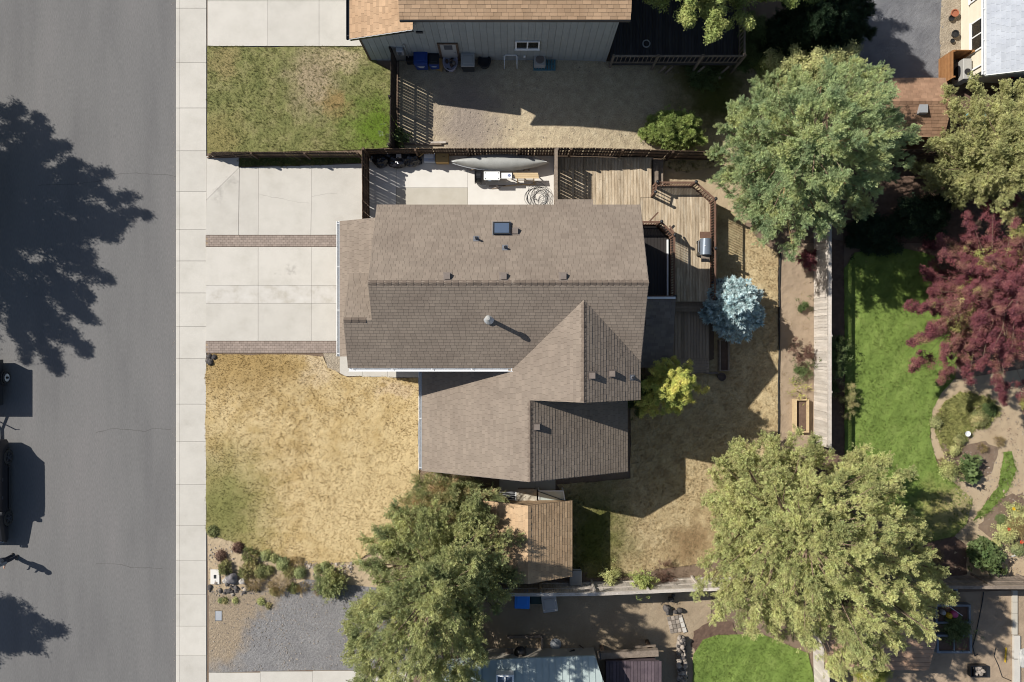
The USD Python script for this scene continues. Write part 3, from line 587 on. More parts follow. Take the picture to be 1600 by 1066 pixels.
def ground_sheet(name, pts, m, dz, res=.25, wob=.0, kind='structure', seed=0, label=None, cat=None, **kw):
    p = gpoly(pts) if not isinstance(pts, Polygon) else pts
    if wob: p = wobble(p, wob, seed)
    t = top(name, sheet(p, dz, res, seed=seed, **kw), m, label, cat, kind=kind); return p
def lawn(name, pts, m, gm, dens, sc, seed, dz=.012, wob=.06, amp2=.05, res=.1, amp=.025):
    p = gpoly(pts); p = wobble(p, wob, seed) if wob else p
    t = thing(name, None, None, kind='stuff')
    part(t, 'turf', sheet(p, dz, res, amp=amp, ns=5, seed=seed, amp2=amp2), m, kind='stuff')
    grass(t, p, gm, dens, sc, seed, zoff=dz + .01)
    return p
lawn('front_lawn', [(322, 554), (400, 555), (470, 553), (502, 556), (512, 575), (530, 585), (545, 589.5), (655, 590.5), (654, 690), (655, 745), (640, 810), (560, 878), (450, 884), (400, 868), (360, 846), (322, 832)], m_dry, l_gdry, 280, .42, 1, wob=.1, amp=.018)
lawn('neighbour_lawn', [(324, 73), (420, 74), (575, 73.5), (590, 100), (614, 112), (622, 228), (575, 234), (324, 240)], m_nlawn, l_gn, 200, .52, 2, wob=.03)
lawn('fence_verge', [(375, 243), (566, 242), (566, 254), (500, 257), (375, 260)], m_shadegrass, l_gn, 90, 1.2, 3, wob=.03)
ground_sheet('gravel_corner', [(505, 552), (531, 552), (531, 583), (512, 575)], m_pebble, .01, .06, amp=.015, ns=14, seed=4)
ground_sheet('planting_bed', [(324, 836), (360, 845), (400, 866), (450, 882), (560, 876), (600, 860), (640, 930), (560, 950), (326, 930)], m_dirt3, .004, .08, amp=.02, ns=7, seed=5)
ground_sheet('gravel_drive', [(326.5, 924), (440, 922), (480, 905), (560, 915), (700, 930), (700, 1047), (480, 1047), (326.5, 1051)], m_gravel, .016, .07, amp=.014, ns=14, seed=6, amp2=.02)
ground_sheet('neighbour_yard', [(624, 95), (955, 96), (1010, 92), (1200, 100), (1210, 242), (1112, 242), (624, 240)], m_nyard, .006, .1, amp=.022, ns=6, seed=7, amp2=.03)
lawn('back_lawn', [(1120, 320), (1150, 335), (1190, 380), (1215, 395), (1216, 690), (1200, 760), (1150, 850), (1100, 880), (960, 900), (895, 905), (885, 780), (870, 757), (985, 748), (985, 600), (1060, 585), (1115, 560)], m_dry2, l_gd2, 150, .6, 8, wob=.05)
ground_sheet('soil_bed', [(1218, 385), (1235, 380), (1272, 380), (1272, 720), (1218, 720)], m_dirt, .0, .1, amp=.02, ns=5, seed=9)
ground_sheet('corner_dirt', [(1034, 243), (1180, 240), (1200, 350), (1118, 345), (1108, 300), (1030, 285)], m_dirt3, .0, .1, amp=.02, ns=5, seed=10)
lawn('fence_corner_weeds', [(1038, 244), (1118, 244), (1116, 262), (1070, 268), (1038, 262)], m_dry2, l_gn, 40, 1.3, 33, wob=.1)
ground_sheet('shaded_dirt', [(890, 895), (1110, 885), (1160, 900), (1150, 912), (890, 910)], m_dirt2, .02, .1, amp=.02, ns=6, seed=34)
RL = lawn('right_lawn', [(1319, 420), (1335, 395), (1400, 385), (1460, 400), (1500, 520), (1492, 590), (1470, 615), (1457, 640), (1452, 680), (1462, 720), (1480, 745), (1520, 780), (1510, 820), (1490, 838), (1430, 850), (1400, 830), (1320, 760)], m_green, l_gg, 130, .62, 11, wob=.04)
ground_sheet('garden_path', [(1452, 600), (1700, 560), (1700, 905), (1400, 905), (1420, 845), (1490, 838), (1515, 815), (1480, 748), (1455, 700)], m_dirt3, .0, .12, amp=.015, ns=4, seed=12)
lawn('ground_cover', [(1462, 650), (1475, 628), (1500, 612), (1545, 620), (1562, 640), (1545, 665), (1525, 668), (1505, 690), (1490, 715), (1472, 700), (1460, 675)], m_cover, l_gc, 110, 1.6, 13, wob=.08)
lawn('grass_strip', [(1568, 708), (1580, 705), (1587, 735), (1575, 765), (1545, 800), (1520, 815), (1540, 785), (1560, 760)], m_green, l_gg, 90, 1.2, 14, wob=.06)
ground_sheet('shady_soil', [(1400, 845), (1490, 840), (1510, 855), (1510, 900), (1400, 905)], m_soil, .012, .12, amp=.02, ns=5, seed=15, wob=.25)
ground_sheet('lower_yard', [(760, 918), (1112, 918), (1110, 1000), (1070, 1120), (690, 1120), (690, 1000)], m_dirt4, .0, .12, amp=.018, ns=5, seed=16)
lawn('lower_lawn', [(1082, 1080), (1083, 1022), (1098, 1000), (1120, 992), (1190, 990), (1262, 1020), (1275, 1080)], m_green, l_gg, 130, .62, 17, dz=.02)
ground_sheet('mulch_edge', [(1078, 1010), (1083, 985), (1110, 972), (1145, 972), (1150, 992), (1110, 996), (1090, 1020)], m_soil, .022, .08, amp=.02, ns=8, seed=18, wob=.2)
ground_sheet('side_yard', [(1300, 930), (1700, 920), (1700, 1120), (1290, 1120)], m_dirt, .0, .14, amp=.018, ns=5, seed=19)
ground_sheet('gravel_court', [(1290, -60), (1478, -60), (1474, 40), (1468, 90), (1470, 130), (1290, 130)], m_gravel2, .0, .12, amp=.014, ns=12, seed=20)
ground_sheet('pebble_strip', [(1474, -60), (1512, -60), (1512, 100), (1470, 100), (1468, 60)], m_pebble, .006, .07, amp=.018, ns=12, seed=21)
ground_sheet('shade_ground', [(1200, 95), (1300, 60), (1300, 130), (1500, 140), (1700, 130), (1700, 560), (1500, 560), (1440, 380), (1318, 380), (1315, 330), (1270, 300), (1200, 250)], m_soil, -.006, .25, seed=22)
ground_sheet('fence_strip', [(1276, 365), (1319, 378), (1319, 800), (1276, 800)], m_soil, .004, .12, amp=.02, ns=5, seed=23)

# ---------------------------------------------------------------- roofs and houses
def shingles(roof, zf, poly, down, m1, mj, single=0, ex=.143, wd=.3, seed=0, th=.014, jm=None):
    """courses of shingle tabs on the plane zf over the plan polygon; down: plan unit vector down the slope"""
    d = np.array(down, float); u = np.array([-d[1], d[0]]); r = rng(seed)
    q = np.array(poly.exterior.coords); U, D = q @ u, q @ d
    sl = zf(*d) - zf(0, 0); ce = math.sqrt(1 / (1 + sl * sl)); step = ex * ce; shapely.prepare(poly)
    out = []; k = 0; dd = D.max() + .01
    while dd > D.min() - step:
        x = U.min() - wd * r.random()
        while x < U.max():
            w = wd * (.75 + .5 * r.random())
            pts = [(x + .004, dd), (x + w - .004, dd), (x + w - .004, dd - step - .02), (x + .004, dd - step - .02)]
            pl = [u * a + d * b for a, b in pts]; sb = Polygon(pl)
            if poly.contains(sb): P2 = [np.array(pl)]
            elif poly.intersects(sb):
                c = poly.intersection(sb); P2 = [np.array(shapely.geometry.polygon.orient(gg).exterior.coords)[:-1] for gg in getattr(c, 'geoms', [c]) if gg.geom_type == 'Polygon' and gg.area > 1e-3]
            else: P2 = []
            for pp in P2:
                t = th * (.7 + .6 * r.random()); frac = (pp @ d - (dd - step)) / step
                zt = np.array([zf(*v) for v in pp]); lift = .003 + t * np.clip(frac + .12, .0, 1.2)
                n = len(pp); V = np.vstack([np.c_[pp, zt + lift], np.c_[pp, zt - .001]])
                a2 = (pp[1] - pp[0]); b2 = (pp[2] - pp[1]); ccw = a2[0] * b2[1] - a2[1] * b2[0] > 0
                F = [[0, i, i + 1] if ccw else [0, i + 1, i] for i in range(1, n - 1)]
                for i in range(n):
                    j = (i + 1) % n; F += ([[i, n + i, n + j], [i, n + j, j]] if ccw else [[i, n + j, n + i], [i, j, n + j]])
                out.append((V, np.array(F)))
            x += w
        dd -= step
    o = r.permutation(len(out)) if single < len(out) and single else range(len(out))
    o = list(o); 
    if single: 
        for i in o[:single]: part(roof, 'shingle', out[i], m1)
    rest = [out[i] for i in o[single:]]
    if rest: part(roof, 'shingles', join(rest), mj, kind='stuff', tone=np.concatenate([np.full(len(a[0]), r.random()) for a in rest]))
def ridge_caps(parent, p0, p1, m, step=.2, w=.28, drop=.09, start=0., name='ridge_cap'):
    p0, p1 = np.array(p0, float), np.array(p1, float); L = np.linalg.norm(p1 - p0); d = (p1 - p0) / L; s = np.cross(d, [0, 0, 1.0]); n = int(L * (1 - start) / step)
    p0 = p0 + d * L * start
    for k in range(n):
        a, b = p0 + d * (k * step + .004), p0 + d * ((k + 1) * step + .03); up = np.array([0, 0, .04])
        V = [a + up * .55, b + up, a + s * w / 2 - [0, 0, drop], b + s * w / 2 - [0, 0, drop - .018], a - s * w / 2 - [0, 0, drop], b - s * w / 2 - [0, 0, drop - .018], b - [0, 0, .03]]
        part(parent, name, (np.array(V), np.array([[0, 2, 3], [0, 3, 1], [0, 1, 5], [0, 5, 4], [1, 3, 6], [1, 6, 5]])), m)
def gutter(parent, a, b, z, out, m=m_gut, w=.13, h=.12, name='gutter'):
    a, b, o = np.array([*a, z]), np.array([*b, z]), np.array([*out, 0.0])
    part(parent, name, join([bar(a + o * w, b + o * w, .022, h), bar(a + o * .01, b + o * .01, .012, h * .9), bar(a + o * w / 2 - [0, 0, h / 2], b + o * w / 2 - [0, 0, h / 2], w + .01, .01)] +
         [bar(a + o * (w / 2) + (b - a) * t + [0, 0, h * .42], a + o * (w / 2) + (b - a) * t + [0, 0, h * .42] + (b - a) / np.linalg.norm(b - a) * .03, w, .008) for t in np.linspace(.02, .98, max(2, int(np.linalg.norm(b - a) / 1.25)))]), m)
plane = lambda z0, x0, y0, a, b: (lambda x, y: z0 + a * (x - x0) + b * (y - y0))
EX, WX0 = 5.46, -5.77
zN, zS = plane(7.0, 0, 2.334, 0, -.6), plane(7.0, 0, 2.334, 0, .6)
zW = plane(4.91, .08, 0, .6, 0); zE = plane(zW(2.91, 0), 2.91, 0, -.6, 0); zEl = plane(zW(.765, 0), .765, 0, -.6, 0)
zXN = plane(zS(0, .869), 0, .869, 0, -.6); zP = plane(2.55, -7.85, 0, .58, 0)
house = thing('house', 'large house with brown shingle roof of several gables in the middle of the plot', 'house', (0, 0, 0))
yv = (zE(EX, 0) - 7.0) / .6 + 2.334; ya = (zW(2.91, 0) - 7.0) / .6 + 2.334
pN = wpoly([(WX0, 2.334), (WX0, 5.82), (1.83, 5.82), (1.83, 6.07), (3.46, 6.07), (3.46, 5.82), (EX, 5.82), (EX, 2.334)])
pS = wpoly([(WX0, 2.334), (EX, 2.334), (EX, yv), (2.91, ya), (.08, -1.147), (-7.0, -1.147), (-6.94, .869), (WX0, .869)])
pW = wpoly([(-4.12, -5.93), (.765, -5.93), (.765, -2.5), (2.91, -2.5), (2.91, ya), (.38, -.85), (-4.12, -.85)])
pE = wpoly([(2.91, ya), (2.91, -2.5), (EX, -2.5), (EX, yv)])
pEl = wpoly([(.765, -2.2), (.765, -5.93), (5.27, -5.93), (5.27, -2.2)])
pX = wpoly([(-6.94, .869), (-6.94, 2.9), (-5.4, 2.9), (-5.4, .869)]); pP = wpoly([(-7.85, -.70), (-7.85, 5.47), (-5.42, 5.47), (-5.42, -.70)])
# walls
def prism_x(pts, x0, x1):        # (y, z) outline extruded along x
    return hull([(x, y, z) for x in (x0, x1) for y, z in pts])
def prism_y(pts, y0, y1): return hull([(x, y, z) for y in (y0, y1) for x, z in pts])
part(house, 'wall', prism_x([(-.85, -1.2), (5.5, -1.2), (5.5, 4.85), (-.85, 4.85), (2.334, 6.82)], -5.42, 5.12), m_beige)
part(house, 'wall', prism_x([(-.85, -.3), (2.58, -.3), (2.58, 4.85), (-.85, 4.85), (.869, 5.94)], -6.64, -5.43), m_beige)
part(house, 'wall', prism_y([(-7.5, -.3), (-5.43, -.3), (-5.43, 3.75), (-7.5, 2.56)], -.4, 5.15), m_beige)
part(house, 'wall', prism_y([(-3.8, -1.2), (5.1, -1.2), (5.1, zE(5.1, 0) - .18), (2.91, zE(2.91, 0) - .18), (-3.8, zW(-3.8, 0) - .18)], -2.15, -.86), m_beige)
part(house, 'wall', prism_y([(-3.78, -1.2), (4.95, -1.2), (4.95, zEl(4.95, 0) - .18), (.765, zEl(.765, 0) - .18), (-3.78, zW(-3.78, 0) - .18)], -5.6, -2.16), m_beige)
DOWN = {'N': (0, 1), 'S': (0, -1), 'W': (-1, 0), 'E': (1, 0)}
for k, (pl, zf, dn, single) in enumerate([(pN, zN, 'N', 40), (pS, zS, 'S', 50), (pW, zW, 'W', 40), (pE, zE, 'E', 60), (pEl, zEl, 'E', 90), (pX, zXN, 'N', 10), (pP, zP, 'W', 10)]):
    rf = part(house, 'roof', slab(pl, zf, .16), m_under)
    shingles(rf, zf, pl, DOWN[dn], m_shin1, m_shin, single, seed=30 + k, wd=.25)
ridge_caps(house, (.05, 2.334, 7.0), (EX, 2.334, 7.0), m_cap, step=.235); ridge_caps(house, (WX0, 2.334, 6.99), (.05, 2.334, 6.99), m_cap, step=.3, drop=.05, w=.22)
ridge_caps(house, (.765, -2.5, zEl(.765, 0)), (.765, -5.93, zEl(.765, 0)), m_cap, step=.2); ridge_caps(house, (2.91, ya - .1, zE(2.91, 0)), (2.91, -2.5, zE(2.91, 0)), m_cap, step=.2)
ridge_caps(house, (-6.94, .869, zS(0, .869)), (WX0, .869, zS(0, .869)), m_cap, step=.3, drop=.05, w=.22)
gutter(house, (-7.87, -.7), (-7.87, 5.47), 2.48, (-1, 0)); gutter(house, (-6.98, -1.16), (.1, -1.16), 4.83, (0, -1)); gutter(house, (-4.14, -5.9), (-4.14, -1.25), 2.32, (-1, 0)); pass
part(house, 'downspout', join([bar((-4.22, -1.5, 2.3), (-3.85, -1.62, 2.05), .07, .07), bar((-3.84, -1.62, 2.05), (-3.84, -1.62, 0), .07, .07)]), m_gut)
for p0, p1 in [((EX, yv, zS(0, yv)), (EX, 2.334, 7)), ((EX, 2.334, 7), (EX, 5.82, zN(0, 5.82))), ((.765, -5.93, zEl(.765, 0)), (5.27, -5.93, zEl(5.27, 0))), ((-4.12, -5.93, zW(-4.12, 0)), (.765, -5.93, zW(.765, 0)))]:
    o = np.array([.012, 0, -.1]) if p0[0] == EX else np.array([0, -.012, -.1]); part(house, 'fascia', bar(np.array(p0) + o, np.array(p1) + o, .022, .17), m_vent)
def on_roof(px, py, zf):         # where the sight line of a pixel meets a roof plane
    z = 5.0
    for _ in range(40): x, y = W(px, py, z); z = .5 * z + .5 * zf(x, y)
    return np.array([x, y, zf(x, y)])
def box_vent(parent, px, py, zf, s=.26, h=.16, m=None):
    x, y, z = on_roof(px, py, zf); v = part(parent, 'roof_vent', hull([(x + a * s / 2, y + b * s / 2, z - .12) for a in (-1, 1) for b in (-1, 1)] + [(x + a * s * .45, y + b * s * .45, z + h) for a in (-1, 1) for b in (-1, 1)]), m or m_vent)
    e = s * .7; part(v, 'flashing', slab(wpoly([(x - e, y - e), (x + e, y - e), (x + e, y + e), (x - e, y + e)]), lambda a, b: zf(a, b) + .022, .008), m or m_vent)
def pipe_vent(parent, px, py, zf, h=.32, r=.045):
    x, y, z = on_roof(px, py, zf); v = part(parent, 'vent_pipe', cyl(x, y, z - .05, z + h, r, n=10), m_dkmetal)
    part(v, 'vent_boot', tube([[x, y, z], [x, y, z + .1]], [.11, .055], 10), m_lead)
    e = .12; part(v, 'flashing', slab(wpoly([(x - e, y - e), (x + e, y - e), (x + e, y + e), (x - e, y + e)]), lambda a, b: zf(a, b) + .022, .008), m_lead)
for px, py, zf in [(699, 432, zN), (787, 432, zN), (880, 432, zN), (805, 361.5, zN), (925, 587, zE), (956, 584, zE), (839, 667, zEl)]: box_vent(house, px, py, zf)
pipe_vent(house, 744, 373, zN, .36); pipe_vent(house, 789, 387, zN, .26); pipe_vent(house, 988, 590, zE, .4)
x, y, z = on_roof(784, 357, zN); c = [(x + a * .36, y + b * .28) for a, b in ((-1, -1), (1, -1), (1, 1), (-1, 1))]
sk = part(house, 'skylight', slab(Polygon(c).difference(Polygon(c).buffer(-.07)).convex_hull, lambda a, b: zN(a, b) + .14, .2), m_dkmetal)
part(sk, 'pane', slab(Polygon(c).buffer(-.06), lambda a, b: zN(a, b) + .15, .01), m_sky_glass)
part(sk, 'flashing', slab(Polygon(c).buffer(.03, join_style='mitre'), lambda a, b: zN(a, b) + .024, .008), m_lead)
x, y, z = on_roof(764, 499, zS); st = part(house, 'chimney_pipe', cyl(x, y, z - .1, z + 1.0, .085, n=14), m_galv)
part(st, 'cap', lathe(x, y, [(.0, z + 1.2), (.07, z + 1.19), (.125, z + 1.13), (.125, z + 1.0), (.1, z + .98), (.0, z + .98)], 18), m_tanp); part(st, 'storm_collar', tube([[x, y, z], [x, y, z + .16]], [.22, .09], 14), m_galv)

# small side roof and deck side
lz = plane(2.3, 0, 1.94, 0, .25); lp = wpoly([(5.13, 1.94), (7.52, 1.94), (7.52, -1.25), (5.13, -1.25)])
lt = thing('side_porch', 'low dark shingled lean-to roof in the shade between the house and the deck', 'porch', (6.3, .3, 0))
lr = part(lt, 'roof', slab(lp, lz, .12), m_under); shingles(lr, lz, lp, (0, -1), m_lshin, m_lshin, 0, seed=50, ex=.15)
part(lt, 'wall', bx(5.13, 7.3, -.95, 1.7, -1.0, 1.5), m_beige); box_vent(lt, 1013, 503, lz, .3, .14)
part(lt, 'gutter', join([bar((5.14, 1.98, 2.32), (7.5, 1.98, 2.32), .1, .1)]), m_gut)

# ---------------------------------------------------------------- decks, railings
def planks(parent, poly, z, m, w=.14, gap=.012, th=.035, seed=0, along='y', joint=None, name='plank'):
    r = rng(seed); x0, y0, x1, y1 = poly.bounds
    if along == 'x': poly = shapely.affinity.affine_transform(poly, [0, 1, 1, 0, 0, 0]); x0, y0, x1, y1 = poly.bounds
    x = x0
    while x < x1 - .03:
        cuts = [y0 - .01] + ([y0 + (y1 - y0) * r.uniform(.25, .75)] if joint and r.random() < joint else []) + [y1 + .01]
        for a, b in zip(cuts[:-1], cuts[1:]):
            c = poly.intersection(sbox(x, a + .003, min(x + w, x1), b - .003))
            for gg in getattr(c, 'geoms', [c]):
                if gg.geom_type == 'Polygon' and gg.area > .004:
                    if along == 'x': gg = shapely.affinity.affine_transform(gg, [0, 1, 1, 0, 0, 0])
                    part(parent, name, extr(shapely.geometry.polygon.orient(gg), z - th, z + .003 * r.random()), m)
        x += w + gap
import shapely.affinity
def railing(t, pts, z0, h=.95, m=None, post_m=None, sp_=.125, cap=True, posts=None, foot=None, bs=.036):
    m = m or m_rail; pts = [np.array(p, float) for p in pts]
    for i, (a, b) in enumerate(zip(pts[:-1], pts[1:])):
        L = np.linalg.norm(b - a); n = max(1, int(L / sp_)); d = (b - a) / L; A = lambda p, z: np.array([*p, z])
        part(t, 'top_rail', bar(A(a - d * .03, z0 + h), A(b + d * .03, z0 + h), .09, .04), m); part(t, 'bottom_rail', bar(A(a, z0 + .1), A(b, z0 + .1), .05, .07), m)
        for k in range(1, n):
            p = a + (b - a) * k / n; part(t, 'baluster', bar(A(p, z0 + .06), A(p, z0 + h - .02), bs, bs), m)
    for p in (posts if posts is not None else pts):
        q = part(t, 'post', bx(p[0] - .05, p[0] + .05, p[1] - .05, p[1] + .05, (foot if foot is not None else z0 - .1), z0 + h + .12), post_m or m)
        if cap: part(q, 'post_cap', lathe(p[0], p[1], [(.0, z0 + h + .24), (.06, z0 + h + .22), (.085, z0 + h + .17), (.06, z0 + h + .12), (0, z0 + h + .115)], 10), m_dkmetal)
deck = thing('deck', 'sunlit brown plank deck behind the house with red-brown railings and lower level', 'deck', (6, 5, 0))
zd = .06
uy = lambda px: (533 - px) / 32 * (1 - zd / H); ux = lambda px: (px - 800) / 32 * (1 - zd / H)
up_poly = wpoly([(2.12, 5.2), (2.12, 8.95), (ux(1017.5), 8.95), (ux(1017.5), uy(309)), (ux(1000), uy(309)), (ux(1000), 5.2)])
planks(deck, up_poly, zd + .02, m_deck, seed=61, joint=.5)
mid = wpoly([(ux(1000.5), uy(309.5)), (6.86, uy(309.5)), (6.86, 7.6), (8.76, 7.6), (9.7, 6.78), (9.7, uy(471)), (7.76, uy(471)), (7.76, 5.05), (7.1, 5.7), (5.16, 5.7), (5.16, 6.2), (ux(1000.5), 6.3)])
planks(deck, mid, zd, m_deck, seed=62, joint=.8)
low = wpoly([(7.3, 1.4), (9.75, 1.4), (9.75, -1.5), (7.3, -1.5)]); zl = -.5
planks(deck, wpoly([(7.3, 1.95), (9.75, 1.95), (9.75, -.85), (7.3, -.85)]), zl, m_deck2, seed=63)
planks(deck, wpoly([(6.6, -.86), (9.75, -.86), (9.75, -1.56), (6.6, -1.56)]), zl, m_deck2, seed=64, along='x')
planks(deck, wpoly([(7.9, 1.92), (9.4, 1.92), (9.4, 1.45), (7.9, 1.45)]), -.24, m_deck2, seed=65, along='x', name='step')
for a, b, c, d_, z0, z1 in [(2.1, 6.9, 8.9, 8.96, -1, zd - .02), (9.66, 9.7, 1.9, 6.8, -1.1, zd - .04), (6.84, 8.7, 7.56, 7.6, -1.1, zd - .04), (9.72, 9.76, -1.56, 1.9, -1.1, zl - .03), (6.6, 9.76, -1.6, -1.57, -1.1, zl - .03), (7.76, 9.7, 1.9, 1.95, -.6, zd - .04), (6.74, 6.78, 7.0, 8.9, -1, zd - .02)]:
    part(deck, 'skirt_board', bx(a, b, c, d_, z0, z1), m_deck2)
railing(deck, [(6.80, 7.06), (6.9, 7.54)], zd, sp_=.16); railing(deck, [(6.9, 7.54), (8.73, 7.54), (9.66, 6.74), (9.66, 2.0)], zd, posts=[np.array(p) for p in ((8.73, 7.54), (9.66, 6.74), (9.66, 4.4), (9.66, 2.0))], foot=-1.1)
railing(deck, [(5.2, 5.66), (7.09, 5.66), (7.72, 5.03), (7.72, 2.12), (5.2, 2.12)], zd, posts=[np.array(p) for p in ((7.09, 5.66), (7.72, 5.03), (7.72, 2.12))])
part(deck, 'handrail', bar((6.55, 5.7, 1.02), (6.95, 6.12, 1.05), .07, .05), m_rail); part(deck, 'handrail', bar((7.5, 5.5, .95), (7.78, 5.0, .98), .07, .05), m_rail)
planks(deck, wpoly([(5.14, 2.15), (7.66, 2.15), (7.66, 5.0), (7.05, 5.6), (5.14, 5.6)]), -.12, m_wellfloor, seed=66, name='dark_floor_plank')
part(deck, 'white_trim', bar((7.6, 2.15, -.04), (7.6, 4.95, -.04), .07, .12), m_gut); part(deck, 'white_trim', bar((5.3, 2.06, .0), (7.62, 2.06, .0), .07, .12), m_gut)
for px in (1024.5, 1033):
    x0, y0 = W(px - 4, 249, -.15); x1, y1 = W(px + 4, 288, -.15); z = -.12 if px < 1030 else -.3
    part(deck, 'step', bx(x0, x1, y1, y0, z - .04, z), m_fgd); part(deck, 'riser', bx(x0 - .02, x0 + .02, y1, y0, z - .2, z - .045), m_fgd)

# ---------------------------------------------------------------- fences
def fence(name, label, p0, p1, m, h=1.83, side=1, bw=.14, gap=.012, gr=.012, top=None, post_step=2.4, lattice=0., cap=False, rails=(.3, 1.0, 1.6), group='board fences between the gardens', seed=0, slope=None, lean=0.0):
    """boards on one side, rails and posts on the side `side` of the line p0 -> p1"""
    p0, p1 = np.array(p0, float), np.array(p1, float); L = np.linalg.norm(p1 - p0); d = (p1 - p0) / L; nrm = np.array([-d[1], d[0]]) * side
    t = thing(name, label, 'fence', (*p0, float(g(p0[0]))), group); r = rng(seed)
    H_ = lambda s: (slope(s / L) if slope else h); zb = lambda s: float(g((p0 + d * s)[0]))
    s = 0.
    while s < L - .03:
        w = min(bw * (.93 + .14 * r.random()), L - s); a, b = p0 + d * s, p0 + d * (s + w); hh = H_(s) - lattice + .02 * r.normal(); z = zb(s)
        off = nrm * .012; ln = nrm * lean * r.normal() * .02
        if hh > .12: part(t, 'board', hexa([[*(q + off * o + (ln if zz else 0)), (z + hh) if zz else z + .03] for zz in (0, 1) for o in ((-1, 1) if side > 0 else (1, -1)) for q in (a, b)]), m)
        s += w + gap + gr * r.random() ** 3 * 3
    n = max(1, round(L / post_step))
    for k in range(n + 1):
        q = p0 + d * min(L * k / n, L - .02) + nrm * .07; z = zb(L * k / n); hh = H_(L * k / n)
        if hh > .25: part(t, 'post', bx(q[0] - .045, q[0] + .045, q[1] - .045, q[1] + .045, z - .2, z + hh + .03), m)
    for k in range(n):
        a, b = p0 + d * (L * k / n + .05), p0 + d * (L * (k + 1) / n - .05)
        for f in rails:
            za, zb2 = zb(L * k / n) + f * H_(L * k / n) / 1.83, zb(L * (k + 1) / n) + f * H_(L * (k + 1) / n) / 1.83
            part(t, 'rail', bar(np.array([*(a + nrm * .035), za]), np.array([*(b + nrm * .035), zb2]), .04, .085), m)
        if lattice:
            za = zb(L * k / n) + h; V = []
            q = np.arange(-lattice, L / n, .15)
            for s0 in q:
                for sg in (1, -1):
                    e0, e1 = s0, s0 + lattice
                    if sg < 0: e0, e1 = e1, e0
                    e = np.clip([e0, e1], 0, L / n - .1); zz = [za - lattice + (abs(e[0] - e0)), za - abs(e[1] - e1)]
                    if abs(e[1] - e[0]) < .03: continue
                    o = nrm * (.006 * sg)
                    V.append(bar(np.array([*(a + d * e[0] + o), zz[0]]), np.array([*(a + d * e[1] + o), zz[1]]), .008, .036))
            part(t, 'lattice', join(V), m, kind='stuff')
        if cap or lattice: part(t, 'cap_rail', bar(np.array([*(a - d * .05), zb(L * k / n) + h + .02]), np.array([*(b + d * .05), zb(L * (k + 1) / n) + h + .02]), .15, .04), m)
        if lattice: part(t, 'rail', bar(np.array([*(a + nrm * .03), za - lattice]), np.array([*(b + nrm * .03), za - lattice]), .06, .06), m)
    return t
yB = 9.05
fence('board_fence', 'low dark picket fence along the lower edge of the patchy lawn by the sidewalk', W(323, 246), W(566, 246), m_fd, side=-1, h=1.1, slope=lambda q: 1.12 * min(1, .05 + q / .09), bw=.09, gap=.03, post_step=2.2, rails=(.5, 1.5), seed=1)
fence('board_fence', 'long dark fence behind the patio canoe and the brown deck', (-6.99, yB), (10.1, yB), m_fd, side=-1, bw=.11, gap=.014, gr=.014, seed=2, slope=lambda q: 1.40 + .4 * q)
fence('board_fence', 'black stained fence beside the patchy lawn running to the grey-green house', (-5.62, 13.65), (-5.68, 9.15), m_fb, side=-1, bw=.12, gap=.02, gr=.016, seed=3)
fence('board_fence', 'dark gate fence between the driveway and the concrete patio', (-6.99, yB - .1), (-6.95, 5.55), m_fd, side=1, bw=.13, gap=.012, gr=.012, seed=4)
fence('board_fence', 'grey-brown end-on fence between the concrete patio and the deck', (2.05, yB - .1), (2.05, 6.0), m_fgd, side=1, bw=.13, gap=.014, gr=.016, seed=5, cap=True)
xF = 15.12
fence('board_fence', 'pale weathered fence with lattice top beside the green lawn', (xF, 5.6), (xF, -5.1), m_fg, side=1, h=2.0, lattice=.33, seed=6, rails=(.3, 1.05), gap=.004, gr=.004)
fence('board_fence', 'pale weathered fence running out under the bottom of the biggest olive tree', (xF - .1, -14.0), (xF + .1, -19.5), m_fg, side=1, h=2.0, seed=7, rails=(.3, 1.05, 1.7), gap=.004, gr=.004)
yG = G(1000, 905)[1]
fence('board_fence', 'pale grey board fence behind the tan garden shed', (-1.2, yG), (11.5, yG - .05), m_fg, side=1, h=1.9, seed=8, rails=(.3, 1.05, 1.7), gap=.006, gr=.006, cap=True)
fence('board_fence', 'grey fence behind the raised garden beds at the lower right', (18.5, G(1500, 899)[1]), (27.5, G(1600, 900)[1]), m_fgd, side=1, h=1.9, seed=9, bw=.1, gap=.016, cap=True)
fence('board_fence', 'dark fence glimpsed between the blue-green pine and the olive tree', (16.6, 9.15), (24.5, 9.2), m_fd, side=-1, h=1.8, seed=10)
pt = thing('edging', 'dark edging strip between the dry back lawn and the bare soil bed', 'edging', G(1217, 540))
pe = [G(px, py, .02) for px, py in [(1219, 395), (1217, 450), (1218, 520), (1216, 600), (1217, 650), (1215, 700), (1210, 740)]]
for a, b in zip(pe[:-1], pe[1:]): part(pt, 'strip', bar(a, b, .05, .12), m_rub)

